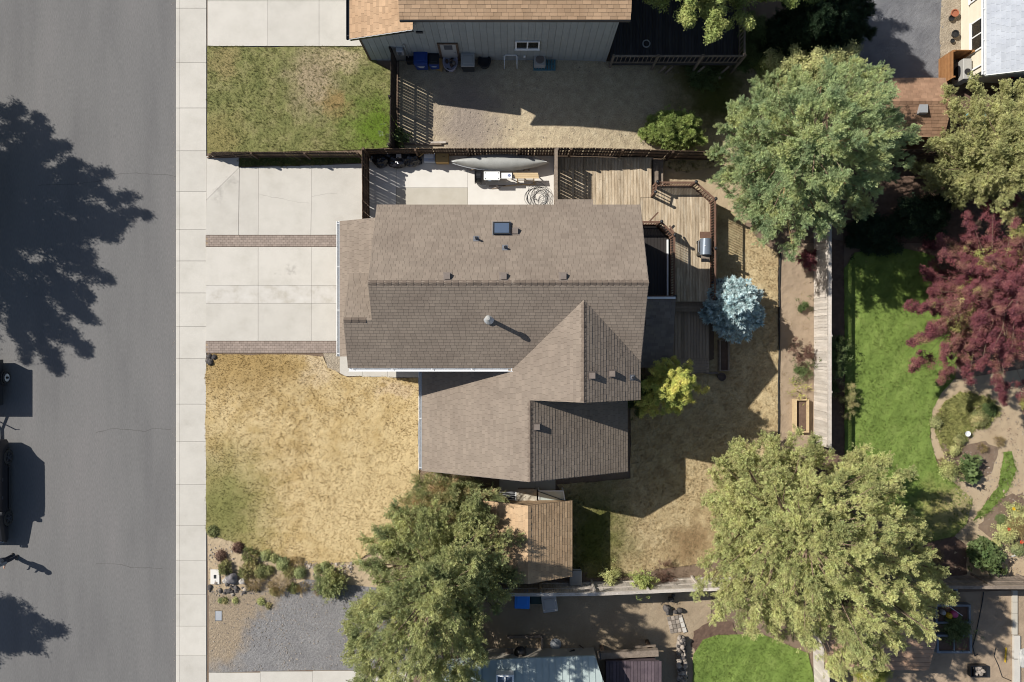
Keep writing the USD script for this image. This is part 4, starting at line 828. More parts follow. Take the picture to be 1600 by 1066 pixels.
# ---------------------------------------------------------------- the grey-green house to the north
nh = thing('house', 'grey-green sided house with tan shingle roof at the top of the picture', 'house', (0, 16, 0))
yw = 13.73; nR = plane(5.8, 0, 13.35, 0, .5); nP = plane(3.7, -7.18, 13.35, .365, 0)
prN = wpoly([(-4.68, 13.35), (4.93, 13.35), (4.93, 21), (-4.68, 21)]); ppN = wpoly([(-7.18, 13.35), (-4.25, 13.35), (-4.25, 21), (-7.18, 21)])
part(nh, 'wall', prism_y([(-6.9, -.3), (-4.32, -.3), (-4.32, 4.55), (-6.9, 3.6)], yw, 21), m_greygreen); part(nh, 'wall', bx(-4.319, 4.56, yw, 21, -.9, 5.85), m_greygreen)
r_ = rng(88); xx = -6.9
while xx < 4.55:
    w = .305; b = min(xx + w, 4.57); zt = 3.62 + .365 * (xx + 6.9) if xx < -4.4 else 5.82
    part(nh, 'siding_board', bx(xx, b - .014, yw - .02, yw - .001, (-.05 if xx < 2 else -.6), zt), m_greygreen); xx += w
for pl, zf, dn, s in [(prN, nR, (0, -1), 150), (ppN, nP, (-1, 0), 80)]:
    rf = part(nh, 'roof', slab(pl, zf, .15), m_under); shingles(rf, zf, pl, dn, m_tshin1, m_tshin, s, seed=70 + s, ex=.15, wd=.32)
part(nh, 'fascia', bar((-4.68, 13.33, 5.7), (4.93, 13.33, 5.7), .03, .16), m_dkmetal); part(nh, 'fascia', bar((-7.18, 13.335, 3.6), (-4.25, 13.335, 4.67), .025, .18), m_dkmetal)
gutter(nh, (-7.2, 13.36), (-7.2, 20), 3.6, (-1, 0), m_dkmetal)
part(nh, 'corner_board', bx(-6.96, -6.87, yw - .04, yw + .06, -.05, 3.6), m_fd); part(nh, 'corner_board', bx(4.5, 4.6, yw - .045, yw + .06, -.7, 5.75), m_greygreen)
def window(parent, x0, x1, y, z0, z1, face='s', frame=m_white, panes=2, curtain=True):
    """set on a wall facing -y ('s') or -x ('w', where x0, x1 run along y and y is the wall's x)"""
    T = (lambda v: np.c_[v[:, 0], v[:, 1], v[:, 2]]) if face == 's' else (lambda v: np.c_[v[:, 1], -v[:, 0], v[:, 2]])
    mk = lambda a, b, c, d, e, f: (T(bx(a, b, c, d, e, f)[0]), BOXF)
    if face == 'w': x0, x1 = -x1, -x0
    w = part(parent, 'window', join([mk(x0, x1, y - .06, y - .01, z0, z0 + .07), mk(x0, x1, y - .06, y - .01, z1 - .07, z1), mk(x0, x0 + .07, y - .06, y - .01, z0 + .07, z1 - .07), mk(x1 - .07, x1, y - .06, y - .01, z0 + .07, z1 - .07),
                                    mk((x0 + x1) / 2 - .03, (x0 + x1) / 2 + .03, y - .055, y - .01, z0 + .07, z1 - .07)]), frame)
    part(w, 'room', mk(x0 + .03, x1 - .03, y - .018, y - .012, z0 + .03, z1 - .03), m_room)
    for a, b in ((x0 + .07, (x0 + x1) / 2 - .03), ((x0 + x1) / 2 + .03, x1 - .07)): part(w, 'pane', mk(a, b, y - .036, y - .03, z0 + .07, z1 - .07), m_glass)
    part(w, 'sill', mk(x0 - .03, x1 + .03, y - .1, y - .02, z0 - .04, z0 - .002), frame)
window(nh, .15, 1.28, yw - .02, 1.6, 2.55)
dx0, dx1 = -3.45, -2.5; dr = part(nh, 'door', bx(dx0 + .1, dx1 - .1, yw - .05, yw - .021, .2, 2.2), m_tanp); part(dr, 'frame', join([bx(dx0, dx0 + .1, yw - .08, yw - .021, .1, 2.3), bx(dx1 - .1, dx1, yw - .08, yw - .021, .1, 2.3), bx(dx0 + .1, dx1 - .1, yw - .08, yw - .021, 2.2, 2.3)]), m_fd)
part(dr, 'window', bx(dx0 + .28, dx1 - .28, yw - .062, yw - .05, 1.5, 2.05), m_room); part(dr, 'handle', bar((dx1 - .2, yw - .09, 1.1), (dx1 - .2, yw - .09, 1.22), .03, .03), m_galv)
part(nh, 'meter_box', rbox(-5.42, -5.1, yw - .22, yw - .021, 1.2, 1.75), m_galv, smooth=30); part(nh, 'meter', cyl(-5.26, yw - .24, 1.5, 1.6, .09), m_glass); part(nh, 'conduit', bar((-4.98, yw - .06, .2), (-4.98, yw - .06, 2.2), .05, .05), m_greygreen)
part(nh, 'wall_vent', bx(-4.25, -3.95, yw - .07, yw - .021, 3.5, 3.68), m_dkmetal); part(nh, 'outlet_cover', rbox(.55, .65, yw - .1, yw - .021, .55, .72), m_white)
# its deck
nd = thing('deck', 'dark shaded plank deck with thin railing beside the grey-green house', 'deck', (8, 15, 0)); nz = .35
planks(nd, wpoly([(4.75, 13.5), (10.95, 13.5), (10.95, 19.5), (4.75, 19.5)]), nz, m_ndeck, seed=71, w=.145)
railing(nd, [(4.8, 13.45), (10.98, 13.45), (10.98, 19)], nz, m=m_fgd, sp_=.2, bs=.03, cap=False, posts=[np.array(p) for p in ((4.8, 13.45), (6.9, 13.45), (9.0, 13.45), (10.98, 13.45), (10.98, 16), (10.98, 18.6))], foot=-1.0)
part(nd, 'skirt_board', bx(4.75, 10.95, 13.5, 13.53, -.1, nz - .04), m_ndeck)
for x in (7.2, 7.55, 9.1, 10.3): 
    q = part(nd, 'brace', bar((x, 13.25, -.85), (x + .35, 13.46, -.1), .09, .09), m_fgd); part(q, 'footing', bx(x - .13, x + .13, 13.1, 13.36, -1.05, -.82), m_conc3)
hx, hy = W(1010, 68, nz + .06); a = np.linspace(0, 2 * PI, 25)
top('hose_ring', tube(np.c_[hx + .17 * np.cos(a), hy + .17 * np.sin(a), np.full(25, nz + .04)], .03, 6, False), m_galv, 'small white ring lying on the dark shaded deck', 'ring')
top('electric_box', rbox(11.05, 11.35, 15.3, 15.7, -.2, .5), m_galv, 'small grey metal box outside the far railing of the dark deck', 'box')

# ---------------------------------------------------------------- house at the upper right, with heat pump and screen
rh = thing('house', 'cream house with pale grey shingle roof at the upper right corner', 'house', (24, 16, -1))
xw = 22.5; ys = 12.95; rz = plane(1.75, 22.12, 0, .45, 0); rp = wpoly([(22.12, 12.42), (28, 12.42), (28, 20), (22.12, 20)])
part(rh, 'wall', prism_y([(xw, -1.2), (28, -1.2), (28, 4.1), (xw, 1.72)], ys, 20), m_cream)
for k in range(18):
    z0 = -.98 + k * .15; part(rh, 'siding_board', hexa([[x, y, z] for z, o in ((z0, .024), (z0 + .152, .006)) for y in (ys - .02, 20) for x in (xw - o, xw - .0005)]), m_cream)
rf = part(rh, 'roof', slab(rp, rz, .15), m_white); shingles(rf, rz, rp, (-1, 0), m_gshin1, m_gshin, 120, seed=90, ex=.2, wd=.33)
gutter(rh, (22.1, 12.45), (22.1, 20), 1.68, (-1, 0)); part(rh, 'bargeboard', bar((22.12, 12.4, 1.66), (28, 12.4, 4.3), .03, .2), m_white)
part(rh, 'downspout', bar((xw - .06, ys + .25, -1), (xw - .06, ys + .25, 1.6), .07, .07), m_gut)
window(rh, 14.0, 15.5, xw - .025, -.05, 1.05, face='w'); window(rh, 16.5, 17.9, xw - .025, -.15, 1.1, face='w')
hp = G(1498, 106); 
hpt = thing('heat_pump', 'white heat pump unit with round fan against the cream house', 'heat pump', hp)
hx0, hx1, hy0, hy1 = 21.95, 22.38, 12.75, 13.75
part(hpt, 'case', rbox(hx0, hx1, hy0, hy1, -.9, .15, .03), m_tanp, smooth=30); fy = 13.1
part(hpt, 'fan', lathe(0, 0, [(.3, 0), (.3, .01), (.02, .02)], 20), m_black) if False else None
v, f = lathe(0, 0, [(.34, 0.0), (.32, .02), (.05, .02), (0, .03)], 20); part(hpt, 'fan_grille', (np.c_[hx0 - v[:, 2], v[:, 1] + fy + .12, v[:, 0] - .38], f[:, ::-1]), m_black); v, f = lathe((hx0 + hx1) / 2, fy, [(.16, .155), (.16, .165), (0, .17)], 18); part(hpt, 'top_fan', (v, f), m_black)
st = thing('screen', 'brown wooden slatted screen folded round the heat pump', 'screen', G(1485, 105))
for k in range(9):
    z0 = -.98 + k * .145
    part(st, 'slat', bx(21.35, 21.38, 12.75, 14.1, z0, z0 + .125), m_brownwood); part(st, 'slat', bx(21.38, 22.42, 14.08, 14.11, z0, z0 + .125), m_brownwood)
for x, y in ((21.41, 12.8), (21.41, 14.04), (22.36, 14.04)): part(st, 'post', bx(x - .04, x + .04, y - .04, y + .03, -1.1, .36), m_brownwood)
# brown shed roof, upper right
sh = thing('shed', 'shed with red-brown shingle roof between the pine and the olive tree', 'shed', G(1430, 165)); rzz = 1.55
ryy = W(1430, 158, rzz)[1]; a1 = plane(rzz, 0, ryy, 0, -.5); a2 = plane(rzz, 0, ryy, 0, .5); sx0, sx1 = W(1355, 158, rzz)[0], W(1489, 158, rzz)[0]
n1 = wpoly([(sx0, ryy), (sx1, ryy), (sx1, ryy + 1.3), (sx0, ryy + 1.3)]); n2 = wpoly([(sx0, ryy), (sx1, ryy), (sx1, ryy - 1.5), (sx0, ryy - 1.5)])
part(sh, 'wall', prism_x([(ryy - 1.3, -1.1), (ryy + 1.1, -1.1), (ryy + 1.1, .85), (ryy, 1.4), (ryy - 1.3, .75)], sx0 + .1, sx1 - .2), m_brownwood)
for pl, zf, dn in ((n1, a1, (0, 1)), (n2, a2, (0, -1))):
    rf = part(sh, 'roof', slab(pl, zf, .1), m_under); shingles(rf, zf, pl, dn, m_bshin, m_bshin, 140, seed=93, ex=.16, wd=.3)
ridge_caps(sh, (sx0, ryy, rzz), (sx1, ryy, rzz), m_bshin, step=.3, drop=.06)
x, y, z = on_roof(1441, 171, a2); part(sh, 'roof_vent', hull([(x + a * .22, y + b * .22, z - .1) for a in (-1, 1) for b in (-1, 1)] + [(x + a * .19, y + b * .19, z + .16) for a in (-1, 1) for b in (-1, 1)]), m_galv)
# tan garden shed
gs = thing('shed', 'small garden shed with tan shingle roof below the main house', 'shed', (1, -9.2, 0)); gz = 3.0
e1, e2 = plane(gz, .72, 0, -.56, 0), plane(gz, .72, 0, .56, 0); q1 = wpoly([(.72, -7.42), (2.8, -7.42), (2.8, -10.95), (.72, -10.95)]); q2 = wpoly([(.72, -7.42), (-1.35, -7.42), (-1.35, -10.95), (.72, -10.95)])
part(gs, 'wall', prism_y([(-1.1, -.2), (2.55, -.2), (2.55, 1.82), (.72, 2.82), (-1.1, 1.82)], -10.7, -7.65), m_sshin)
for k, (pl, zf, dn) in enumerate(((q1, e1, (1, 0)), (q2, e2, (-1, 0)))):
    rf = part(gs, 'roof', slab(pl, zf, .1), m_under); shingles(rf, zf, pl, dn, m_sshin, m_sshin, 295, seed=95 + k, wd=.32)
ridge_caps(gs, (.72, -7.42, gz), (.72, -10.95, gz), m_sshin, step=.28, drop=.06); part(gs, 'fascia', bar((2.81, -7.42, 1.78), (2.81, -10.95, 1.78), .02, .12), m_fd)
# plank roofed shed, lower right
ps = thing('shed', 'shed with sunlit tan plank roof beside the raised beds', 'shed', G(1400, 1000)); pz = plane(1.1, 17.8, -14.5, .02, .04)
pr = wpoly([W(1290, 948, 1.1), W(1454, 948, 1.15), W(1463, 1000, 1.1), W(1450, 1047, 1.05), W(1290, 1047, 1.05)])
planks_z = []
r_ = rng(97); x0, y0, x1, y1 = pr.bounds; yy = y0
part(ps, 'wall', hull([(x, y, z) for x, y in ((15.4, y0 + .2), (x1 - .3, y0 + .2), (x1 - .3, y1 - .2), (15.4, y1 - .2)) for z in (-1.2, .85)]), m_fd)
part(ps, 'roof', slab(pr, lambda a, b: pz(a, b) - .03, .1), m_fd)
while yy < y1:
    c = pr.intersection(sbox(x0, yy, x1, yy + .19))
    if c.area > .01: part(ps, 'roof_plank', slab(c, lambda a, b, k=.006 * r_.random(): pz(a, b) + k, .028), m_plankroof)
    yy += .2
# bottom house with metal roof
bh = thing('house', 'house with pale teal standing seam metal roof at the bottom edge', 'house', (1, -17, -.5))
bz = plane(2.6, 0, -15.1, 0, -.25); brp = wpoly([W(690, 1037, 2.4), W(752, 1033, 2.5), W(805, 1030, 2.5), W(930, 1026, 2.5), W(951, 1090, 3.), W(951, 1160, 3.), W(690, 1160, 3.)])
part(bh, 'wall', hull([(x, y, z) for x in (-3.1, 4.0) for y in (-15.0, -19) for z in (-.8, 2.2)]), m_beige); part(bh, 'roof', slab(brp, bz, .12), m_metalroof)
bx0, by0, bx1, by1 = brp.bounds; xx = bx0 + .1
while xx < bx1:
    c = brp.intersection(sbox(xx, by0, xx + .3, by1)).buffer(-.001)
    for gg in getattr(c, 'geoms', [c]):
        if gg.area > .01:
            q = part(bh, 'roof_panel', slab(gg, lambda a, b: bz(a, b) + .006, .004), m_metalroof); b_ = gg.bounds; part(q, 'seam', slab(sbox(b_[0], b_[1], b_[0] + .022, b_[3]).intersection(brp), lambda a, b: bz(a, b) + .035, .03), m_metalroof)
    xx += .3
rzb = bz(-1, -15.6) + .05; part(bh, 'raised_roof', hull([(*W(px, py, 3.3), z) for px, py in ((690, 1042), (751, 1036), (751, 1100), (690, 1100)) for z in (2.5, 3.3)]), m_metalroof)
x0, y0 = W(775, 1052, 3); x1, y1 = W(803, 1100, 3); sk = part(bh, 'skylight', join([bx(x0, x0 + .09, y1, y0, 2.7, 3.18), bx(x1 - .09, x1, y1, y0, 2.7, 3.18), bx(x0 + .09, x1 - .09, y0 - .09, y0, 2.7, 3.18), bx((x0 + x1) / 2 - .03, (x0 + x1) / 2 + .03, y1, y0 - .09, 2.7, 3.17)]), m_white); part(sk, 'pane', bx(x0 + .09, x1 - .09, y1, y0 - .09, 2.8, 3.1), m_sky_glass)
dk = thing('shed', 'low shed with dark purple-brown ribbed roof at the bottom edge', 'shed', G(985, 1050)); dz_ = 1.2
dx0, dy0 = W(947, 1034, dz_); dx1, _ = W(1031, 1034, dz_); m_dpl = M('dark_plank', [alb(88, 76, 82), alb(112, 98, 102)], scale=3, fine=.2, bump=.3, rnd=.2)
part(dk, 'wall', bx(dx0 + .1, dx1 - .1, dy0 - 4, dy0 - .1, -.9, 1.0), m_dpl); part(dk, 'roof', bx(dx0, dx1, dy0 - 4, dy0, 1.0, dz_ - .03), m_dpl); xx = dx0
while xx < dx1 - .05: part(dk, 'roof_plank', bx(xx, xx + .145, dy0 - 4, dy0 + .02, dz_ - .029, dz_ + .01 * r_.random()), m_dpl); xx += .165
lg = thing('beam', 'long weathered grey beam lying across the yard in front of the dark shed roof', 'beam', G(985, 1022)); p0, p1 = np.array([*W(934, 1024, .9), .9]), np.array([*W(1028, 1019, .9), .9])
part(lg, 'beam', bar(p0, p1, .3, .3), m_fgd); part(lg, 'strap', bar(p0 + (p1 - p0) * .03, p0 + (p1 - p0) * .045, .31, .31), m_dkmetal); part(lg, 'edge_board', bar(p0 + [1.8, .28, -.3], p1 + [-.05, .2, -.3], .06, .12), m_fgd)
for t_ in (.1, .9): q = p0 + (p1 - p0) * t_; part(lg, 'support_post', bx(q[0] - .08, q[0] + .08, q[1] - .08, q[1] + .08, float(g(q[0])) - .1, .74), m_fd)

# ---------------------------------------------------------------- trees
tree('pine_tree', 'tall blue-green pine with forked bare branches at its centre', 'tree', (12.6, 8.2, -1),
     [(1122, 215), (1130, 185), (1160, 165), (1195, 130), (1205, 122), (1255, 112), (1300, 100), (1340, 105), (1358, 125), (1372, 140), (1376, 165), (1384, 200), (1412, 228), (1412, 245), (1392, 250), (1368, 295), (1355, 325), (1318, 342), (1280, 365), (1228, 388), (1195, 372), (1175, 340), (1148, 315), (1128, 270), (1122, 240)], 3.4,
     (12.5, 8.15, 8.8), 'plume', l_pine, m_bark2, limbs=34, r0=.22, n=135, bl=1.2, cr=.21, nc=11, per=13, p=2.3, zlow=.4, seed=11, sc=.74, lump=.5, hole=.25, gap=.72, fan=.36, deep=.22, rag=.6)
tree('juniper_tree', 'olive green spreading tree above the small blue pool', 'tree', (21.9, 8.2, -1),
     [(1466, 178), (1484, 166), (1506, 152), (1560, 138), (1600, 122), (1660, 150), (1690, 230), (1650, 310), (1600, 330), (1545, 330), (1500, 308), (1472, 288), (1456, 255), (1466, 215)], 2.4, (22.1, 8.0, 5.8), 'plume', l_juniper2, limbs=16, r0=.2, n=95, bl=1.4, cr=.22, nc=12, per=13, zlow=.2, seed=12, sc=.78, lump=.55, hole=.33, gap=.74, fan=.34, deep=.2, rag=.7)
tree('red_tree', 'dark red and purple leaved tree with yellow-green patches on the right edge', 'tree', (22.6, 2.2, -1),
     [(1452, 408), (1475, 375), (1500, 342), (1560, 328), (1620, 335), (1690, 380), (1700, 480), (1680, 560), (1625, 595), (1603, 615), (1580, 590), (1562, 598), (1533, 615), (1510, 596), (1485, 580), (1462, 556), (1422, 540), (1448, 500), (1436, 488), (1452, 460), (1482, 452), (1478, 432)], 2.2, (22.5, 2.4, 6.4), 'leaf', l_red, limbs=18, r0=.16, n=105, bl=1.4, cr=.17, nc=13, per=20, zlow=.2, seed=13, sc=.55, lump=.5, hole=.35, rag=.9, fan=.34, deep=.2, gap=.7)
tree('juniper_tree', 'biggest spreading olive green tree, at the lower right', 'tree', (11.9, -7.8, -1),
     [(1108, 775), (1130, 740), (1132, 708), (1163, 697), (1190, 702), (1260, 697), (1310, 704), (1363, 709), (1383, 730), (1400, 747), (1398, 780), (1420, 805), (1438, 840), (1443, 888), (1464, 925), (1438, 942), (1430, 978), (1396, 1000), (1378, 1028), (1340, 1035), (1308, 1052), (1265, 1008), (1205, 983), (1155, 973), (1132, 945), (1110, 915), (1106, 870), (1118, 830)], 3.2, (11.8, -7.8, 9.3), 'plume', l_juniper, limbs=30, r0=.24, n=190, bl=1.35, cr=.21, nc=12, per=13, p=2.6, zlow=.1, seed=14, sc=.74, lump=.6, hole=.33, rag=.85, gap=.68, fan=.34, deep=.22)
tree('juniper_tree', 'green spreading tree between the dry front lawn and the tan shed', 'tree', (-3.2, -10.1, 0),
     [(606, 820), (640, 796), (690, 786), (740, 790), (776, 806), (790, 838), (786, 870), (792, 900), (774, 930), (772, 975), (752, 1010), (738, 1030), (742, 1066), (725, 1090), (600, 1100), (558, 1072), (548, 1035), (540, 1000), (552, 960), (556, 925), (564, 890), (578, 850)], 2.6, (-3.2, -10.0, 9.2), 'plume', l_juniper3, limbs=24, r0=.2, n=140, bl=1.3, cr=.21, nc=12, per=13, zlow=.3, seed=15, sc=.76, lump=.65, hole=.38, rag=.8, gap=.7, fan=.34, deep=.22)
tree('smoke_bush', 'wispy grey-green bush against the lower corner of the main house', 'shrub', (-2.9, -7.2, 0),
     [(645, 758), (660, 746), (700, 752), (720, 764), (752, 760), (785, 794), (790, 815), (740, 830), (680, 830), (630, 815), (622, 795)], 1.4, (-2.8, -7.2, 2.4), 'wisp', l_brown, limbs=14, r0=.06, n=44, bl=1.0, cr=.2, nc=7, per=20, zlow=.2, seed=16, sc=.9, lump=.25, rise=.9)
tree('maple_tree', 'light green leafy tree overhanging the dark deck at the top edge', 'tree', (9.4, 18.2, -.8),
     [(1000, 0), (1030, 4), (1048, 20), (1085, 30), (1092, 50), (1108, 50), (1118, 25), (1140, 20), (1180, 18), (1212, 8), (1300, -20), (1300, -100), (1150, -170), (1000, -120), (960, -40)], 4.6, (9.2, 18.0, 10.0), 'leaf', l_maple, limbs=12, r0=.16, n=95, bl=1.25, cr=.25, nc=8, per=22, zlow=1.6, seed=17, sc=.9, lump=.4, hole=.25, rag=.6)
tree('fir_tree', 'dark shaded conifer at the top edge left of the gravel court', 'tree', (13.6, 14.2, -1),
     [(1208, 40), (1240, 10), (1300, -30), (1350, -10), (1362, 28), (1346, 64), (1323, 92), (1290, 88), (1250, 92), (1218, 78)], 1.2, (13.2, 13.9, 5.0), 'needle', l_dark, limbs=8, r0=.12, n=70, bl=1.2, cr=.26, nc=8, per=20, zlow=-.5, seed=18, sc=1.0, lump=.35, p=1.4)
tree('leafy_tree', 'yellow-green leafy bush behind the blue-green pine', 'tree', (14.0, 12.4, -1),
     [(1198, 95), (1212, 78), (1240, 90), (1290, 78), (1338, 80), (1352, 102), (1335, 125), (1260, 130), (1205, 122)], 1.6, (13.7, 12.2, 4.2), 'leaf', l_juniper2, limbs=8, r0=.08, n=40, bl=.9, cr=.2, nc=7, per=18, zlow=-.4, seed=19, sc=.8, lump=.3)
bush('hedge', 'bright green juniper hedge mound against the dark board fence', 1053, 203, 1.85, 1.5, 'needle', l_hedge, 20, cat='hedge', ry=.85, n=260, cr=.24, per=24, sc=.7, rise=1.0, rag=.1, bl=.4)
tree('spruce_tree', 'small silvery blue spruce beside the lower deck', 'tree', (10.35, 1.5, -.95),
     [(1101, 478), (1105, 460), (1122, 442), (1150, 438), (1178, 450), (1188, 480), (1182, 510), (1160, 528), (1130, 520), (1112, 505)], -.1, (10.35, 1.55, 2.6), 'finger', l_blue, limbs=0, r0=.09, n=85, bl=.55, cr=.15, nc=5, per=12, p=1.25, zlow=-.7, seed=21, sc=.9, lump=.1, fill=.08)
tree('young_tree', 'small tree turning bright yellow beside the upper wing of the house', 'tree', (7.0, -2.3, -.6),
     [(998, 600), (1010, 578), (1030, 570), (1060, 566), (1086, 584), (1082, 613), (1070, 635), (1045, 646), (1015, 642), (1000, 630)], 2.4, (7.35, -2.0, 4.5), 'leaf', l_yell, m_bark, limbs=16, r0=.06, n=46, bl=1.0, cr=.13, nc=9, per=12, zlow=.6, seed=22, sc=.5, lump=.3, hole=.2, rag=.7, fill=.1, rise=.8)
bush('shrub', 'dark green shaded bush against the house wall left of the yellow tree', 1003, 618, .85, 1.5, 'leaf', l_green, 23, n=60, cr=.3, per=24)
bush('shrub', 'grey-green low bush at the left foot of the green spreading tree', 515, 912, .5, .8, 'plume', l_juniper3, 24, n=60, cr=.18, per=14, rag=.8)
bush('shrub', 'dark red small bush at the upper end of the soil bed', 1262, 408, .46, .9, 'leaf', l_red, 25, n=40, cr=.13, sc=.4, per=14, rag=.9, fill=.1)
bush('shrub', 'purple-brown bare looking bush halfway down the pale fence', 1258, 548, .6, 1.0, 'leaf', l_purple, 26, n=40, cr=.14, sc=.36, per=8, rag=1.2, fill=.05)
bush('plant', 'yellow spindly plant just above the wooden garden bed frame', 1248, 612, .4, .5, 'wisp', l_yell, 27, n=20, cr=.12, sc=.5, per=5, rag=1.2, fill=.05)
bush('plant', 'small green leaning sapling on the soil bed by the pale fence', 1257, 478, .26, .6, 'leaf', l_green, 28, n=12, cr=.1, sc=.45, per=6, rag=1.4, fill=.05, ry=.16)
bush('plant', 'tiny green weed on the soil bed above the yellow plant', 1252, 580, .18, .2, 'leaf', l_green, 29, n=7, cr=.1, sc=.5, per=10)
bush('plant', 'low creeping bush below the lattice fence on its lawn side', 1325, 622, .4, .8, 'leaf', l_shrub, 30, n=60, cr=.14, sc=.4, per=8, ry=1.1, rag=1.0, fill=.08)
bush('vine', 'climbing leafy vine in the shade of the lattice fence', 1305, 560, .28, .9, 'leaf', l_green, 31, n=46, cr=.18, sc=.6, ry=1.6, cat='vine')
bush('plant', 'big leaved green plant on bare earth beside the garden path', 1514, 731, .5, .5, 'big', l_green, 32, n=14, cr=.2, sc=.75, per=5, ry=.35)
bush('plant', 'small pale green plant left of the big leaved plant', 1480, 733, .22, .3, 'leaf', l_juniper, 33, n=10, cr=.11, sc=.6)
bush('shrub', 'dark glossy shrub in half shade above the grey fence', 1542, 868, .85, 1.2, 'big', l_green, 34, n=70, cr=.26, sc=.55, per=10, ry=.8)
bush('plant', 'flowering green plant with a single red bloom on the right edge', 1572, 832, .45, .5, 'leaf', l_juniper3, 35, n=26, cr=.17, sc=.6)
bush('plant', 'yellow flowering plant clump at the right edge of the path', 1592, 805, .5, .6, 'leaf', l_juniper2, 36, n=26, cr=.17, sc=.6)
bush('plant', 'straw coloured ornamental grass tuft between the flowering plants', 1584, 818, .28, .5, 'wisp', l_dry, 37, n=14, cr=.14, sc=.9, per=18)
for k, (px, py, m_) in enumerate([(1576, 827, m_red), (1596, 847, m_red), (1590, 800, m_yel), (1584, 795, m_yel)]):
    q = G(px, py, .45); t_ = top('flower', lathe(q[0], q[1], [(0, q[2] - .03), (.09, q[2] + .02), (.07, q[2] + .06), (0, q[2] + .04)], 9), m_, ['red flower head nearest the straw coloured grass', 'orange-red flower head at the right edge of the picture', 'yellow flower head right of the other yellow one', 'yellow flower head just left of another'][k], 'flower', 'flower heads by the garden path')
bush('plant', 'tall shaded dark undergrowth bush between the pine and the red tree', 1440, 335, 1.6, 1.6, 'leaf', l_dark, 38, n=110, cr=.35, per=24, ry=1.1)
bush('plant', 'dark shaded fern bed under the blue-green pine at the head of the green lawn', 1370, 365, 1.5, .8, 'leaf', l_dark, 48, n=100, cr=.35, per=20, ry=.9)
bush('shrub', 'dark green undergrowth at the edge of the dark deck under the leafy tree', 1175, 60, 1.0, 1.6, 'leaf', l_green, 39, n=90, cr=.34, per=24, ry=1.6)
bush('shrub', 'shaded leafy bush directly left of the blue-green pine', 1215, 105, .9, 1.8, 'leaf', l_maple, 40, n=70, cr=.32, per=24)
bush('plant', 'pale spindly shrub in front of the pale grey fence beside the white tote', 953, 903, .35, .9, 'leaf', l_juniper, 41, n=22, cr=.13, sc=.5, per=10)
bush('plant', 'yellow-green vine climbing over the middle of the pale grey fence', 1003, 908, .4, 1.7, 'leaf', l_maple, 42, n=36, cr=.16, sc=.6, per=12)
bush('plant', 'bare brown twiggy bush in front of the pale grey fence', 1036, 900, .5, .7, 'wisp', l_purple, 43, n=18, cr=.16, sc=.8, per=6)
bush('plant', 'yellow-green plant at the foot of the tan plank roof', 1362, 1053, .6, .7, 'wisp', l_yell, 44, n=24, cr=.18, sc=.9, per=16)
bush('plant', 'yellow flowering bush between the two raised beds', 1492, 983, .6, .8, 'leaf', l_green, 45, n=40, cr=.17, sc=.6)
bush('plant', 'leafy weed patch beside the black fence foot', 622, 215, .4, .6, 'big', l_green, 46, n=12, cr=.16, sc=.5, per=5)
bush('shrub', 'low green weeds growing under the dark deck corner', 1100, 112, 1.0, .4, 'leaf', l_green, 47, n=50, cr=.2, per=14, stem=False)
# the rock garden at the front
RG = [(352, 888, .3, .45, 's'), (372, 856, .26, .3, 'r'), (392, 870, .36, .4, 's'), (345, 868, .26, .3, 'r'), (415, 868, .26, .4, 'g'), (408, 893, .36, .4, 'g'), (384, 893, .3, .4, 's'), (420, 892, .22, .3, 'g'), (442, 882, .33, .45, 'g'), (452, 893, .25, .3, 's'), (468, 895, .33, .4, 'g'), (428, 873, .2, .35, 'y'), (462, 879, .26, .25, 'd'), (497, 889, .2, .3, 'g'), (507, 885, .18, .3, 'g'), (398, 908, .36, .3, 'd'), (437, 914, .42, .45, 'd'), (428, 925, .2, .25, 'g'), (458, 919, .2, .25, 's'), (472, 918, .2, .22, 'd'), (500, 918, .3, .4, 'd'), (333, 830, .3, .2, 'g'), (408, 940, .18, .16, 'g'), (352, 938, .1, .1, 'g'), (368, 938, .1, .12, 'g'), (420, 946, .12, .12, 'g'), (345, 938, .08, .1, 'g')]
WHAT = {'s': 'grey-green mounded shrub', 'r': 'reddish spreading shrub', 'g': 'green leafy shrub', 'y': 'yellow-green shrub', 'd': 'dry straw coloured shrub'}
PLACE = ['behind the white utility cover', 'at the top left of the planting bed', 'right of the reddish shrub nearest the lawn', 'lowest of the two reddish ones, nearest the sidewalk', 'touching the dry lawn edge near the bed corner', 'just right of the dark boulder cluster', 'immediately above the dark boulder', 'in the middle of the densest shrub cluster', 'largest green one in the middle of the bed', 'right of the largest green one', 'lone roundish one toward the gravel side', 'bright one touching the lawn', 'among the stones beside the lawn edge', 'left of a pair on open gravel', 'right of a pair on open gravel', 'spilling onto the row of dark rocks', 'largest straw coloured one above the gravel drive', 'small one below the largest straw coloured one', 'on the lower edge of the bed, middle', 'small one on the lower right edge of the bed', 'left of the grey-green bush at the big tree', 'at the top left corner against the sidewalk', 'sprouting on the gravel below the bed', 'tiny sprout nearest the row of dark rocks', 'tiny sprout right of another on the gravel', 'small sprout furthest right on the gravel', 'tiniest sprout, nearest the sidewalk']
for k, (px, py, r0, h, c) in enumerate(RG):
    mound('garden_shrub', f'{WHAT[c]} {PLACE[k]}', px, py, r0 * .95, h * .8, 'leaf' if c in 'gry' else ('plume' if c == 's' else 'wisp'), {'s': l_shrub, 'r': l_purple, 'g': l_shrub if k % 2 else l_juniper3, 'y': l_juniper2, 'd': l_dry}[c], 50 + k, 'shrubs in the front planting bed')
litter('bed_stones', 'pale pebbles strewn between the shrubs of the front planting bed', 'pebbles', gpoly([(326, 850), (360, 850), (400, 872), (560, 880), (545, 930), (326, 928)]), m_stone, 60, .8, 900)
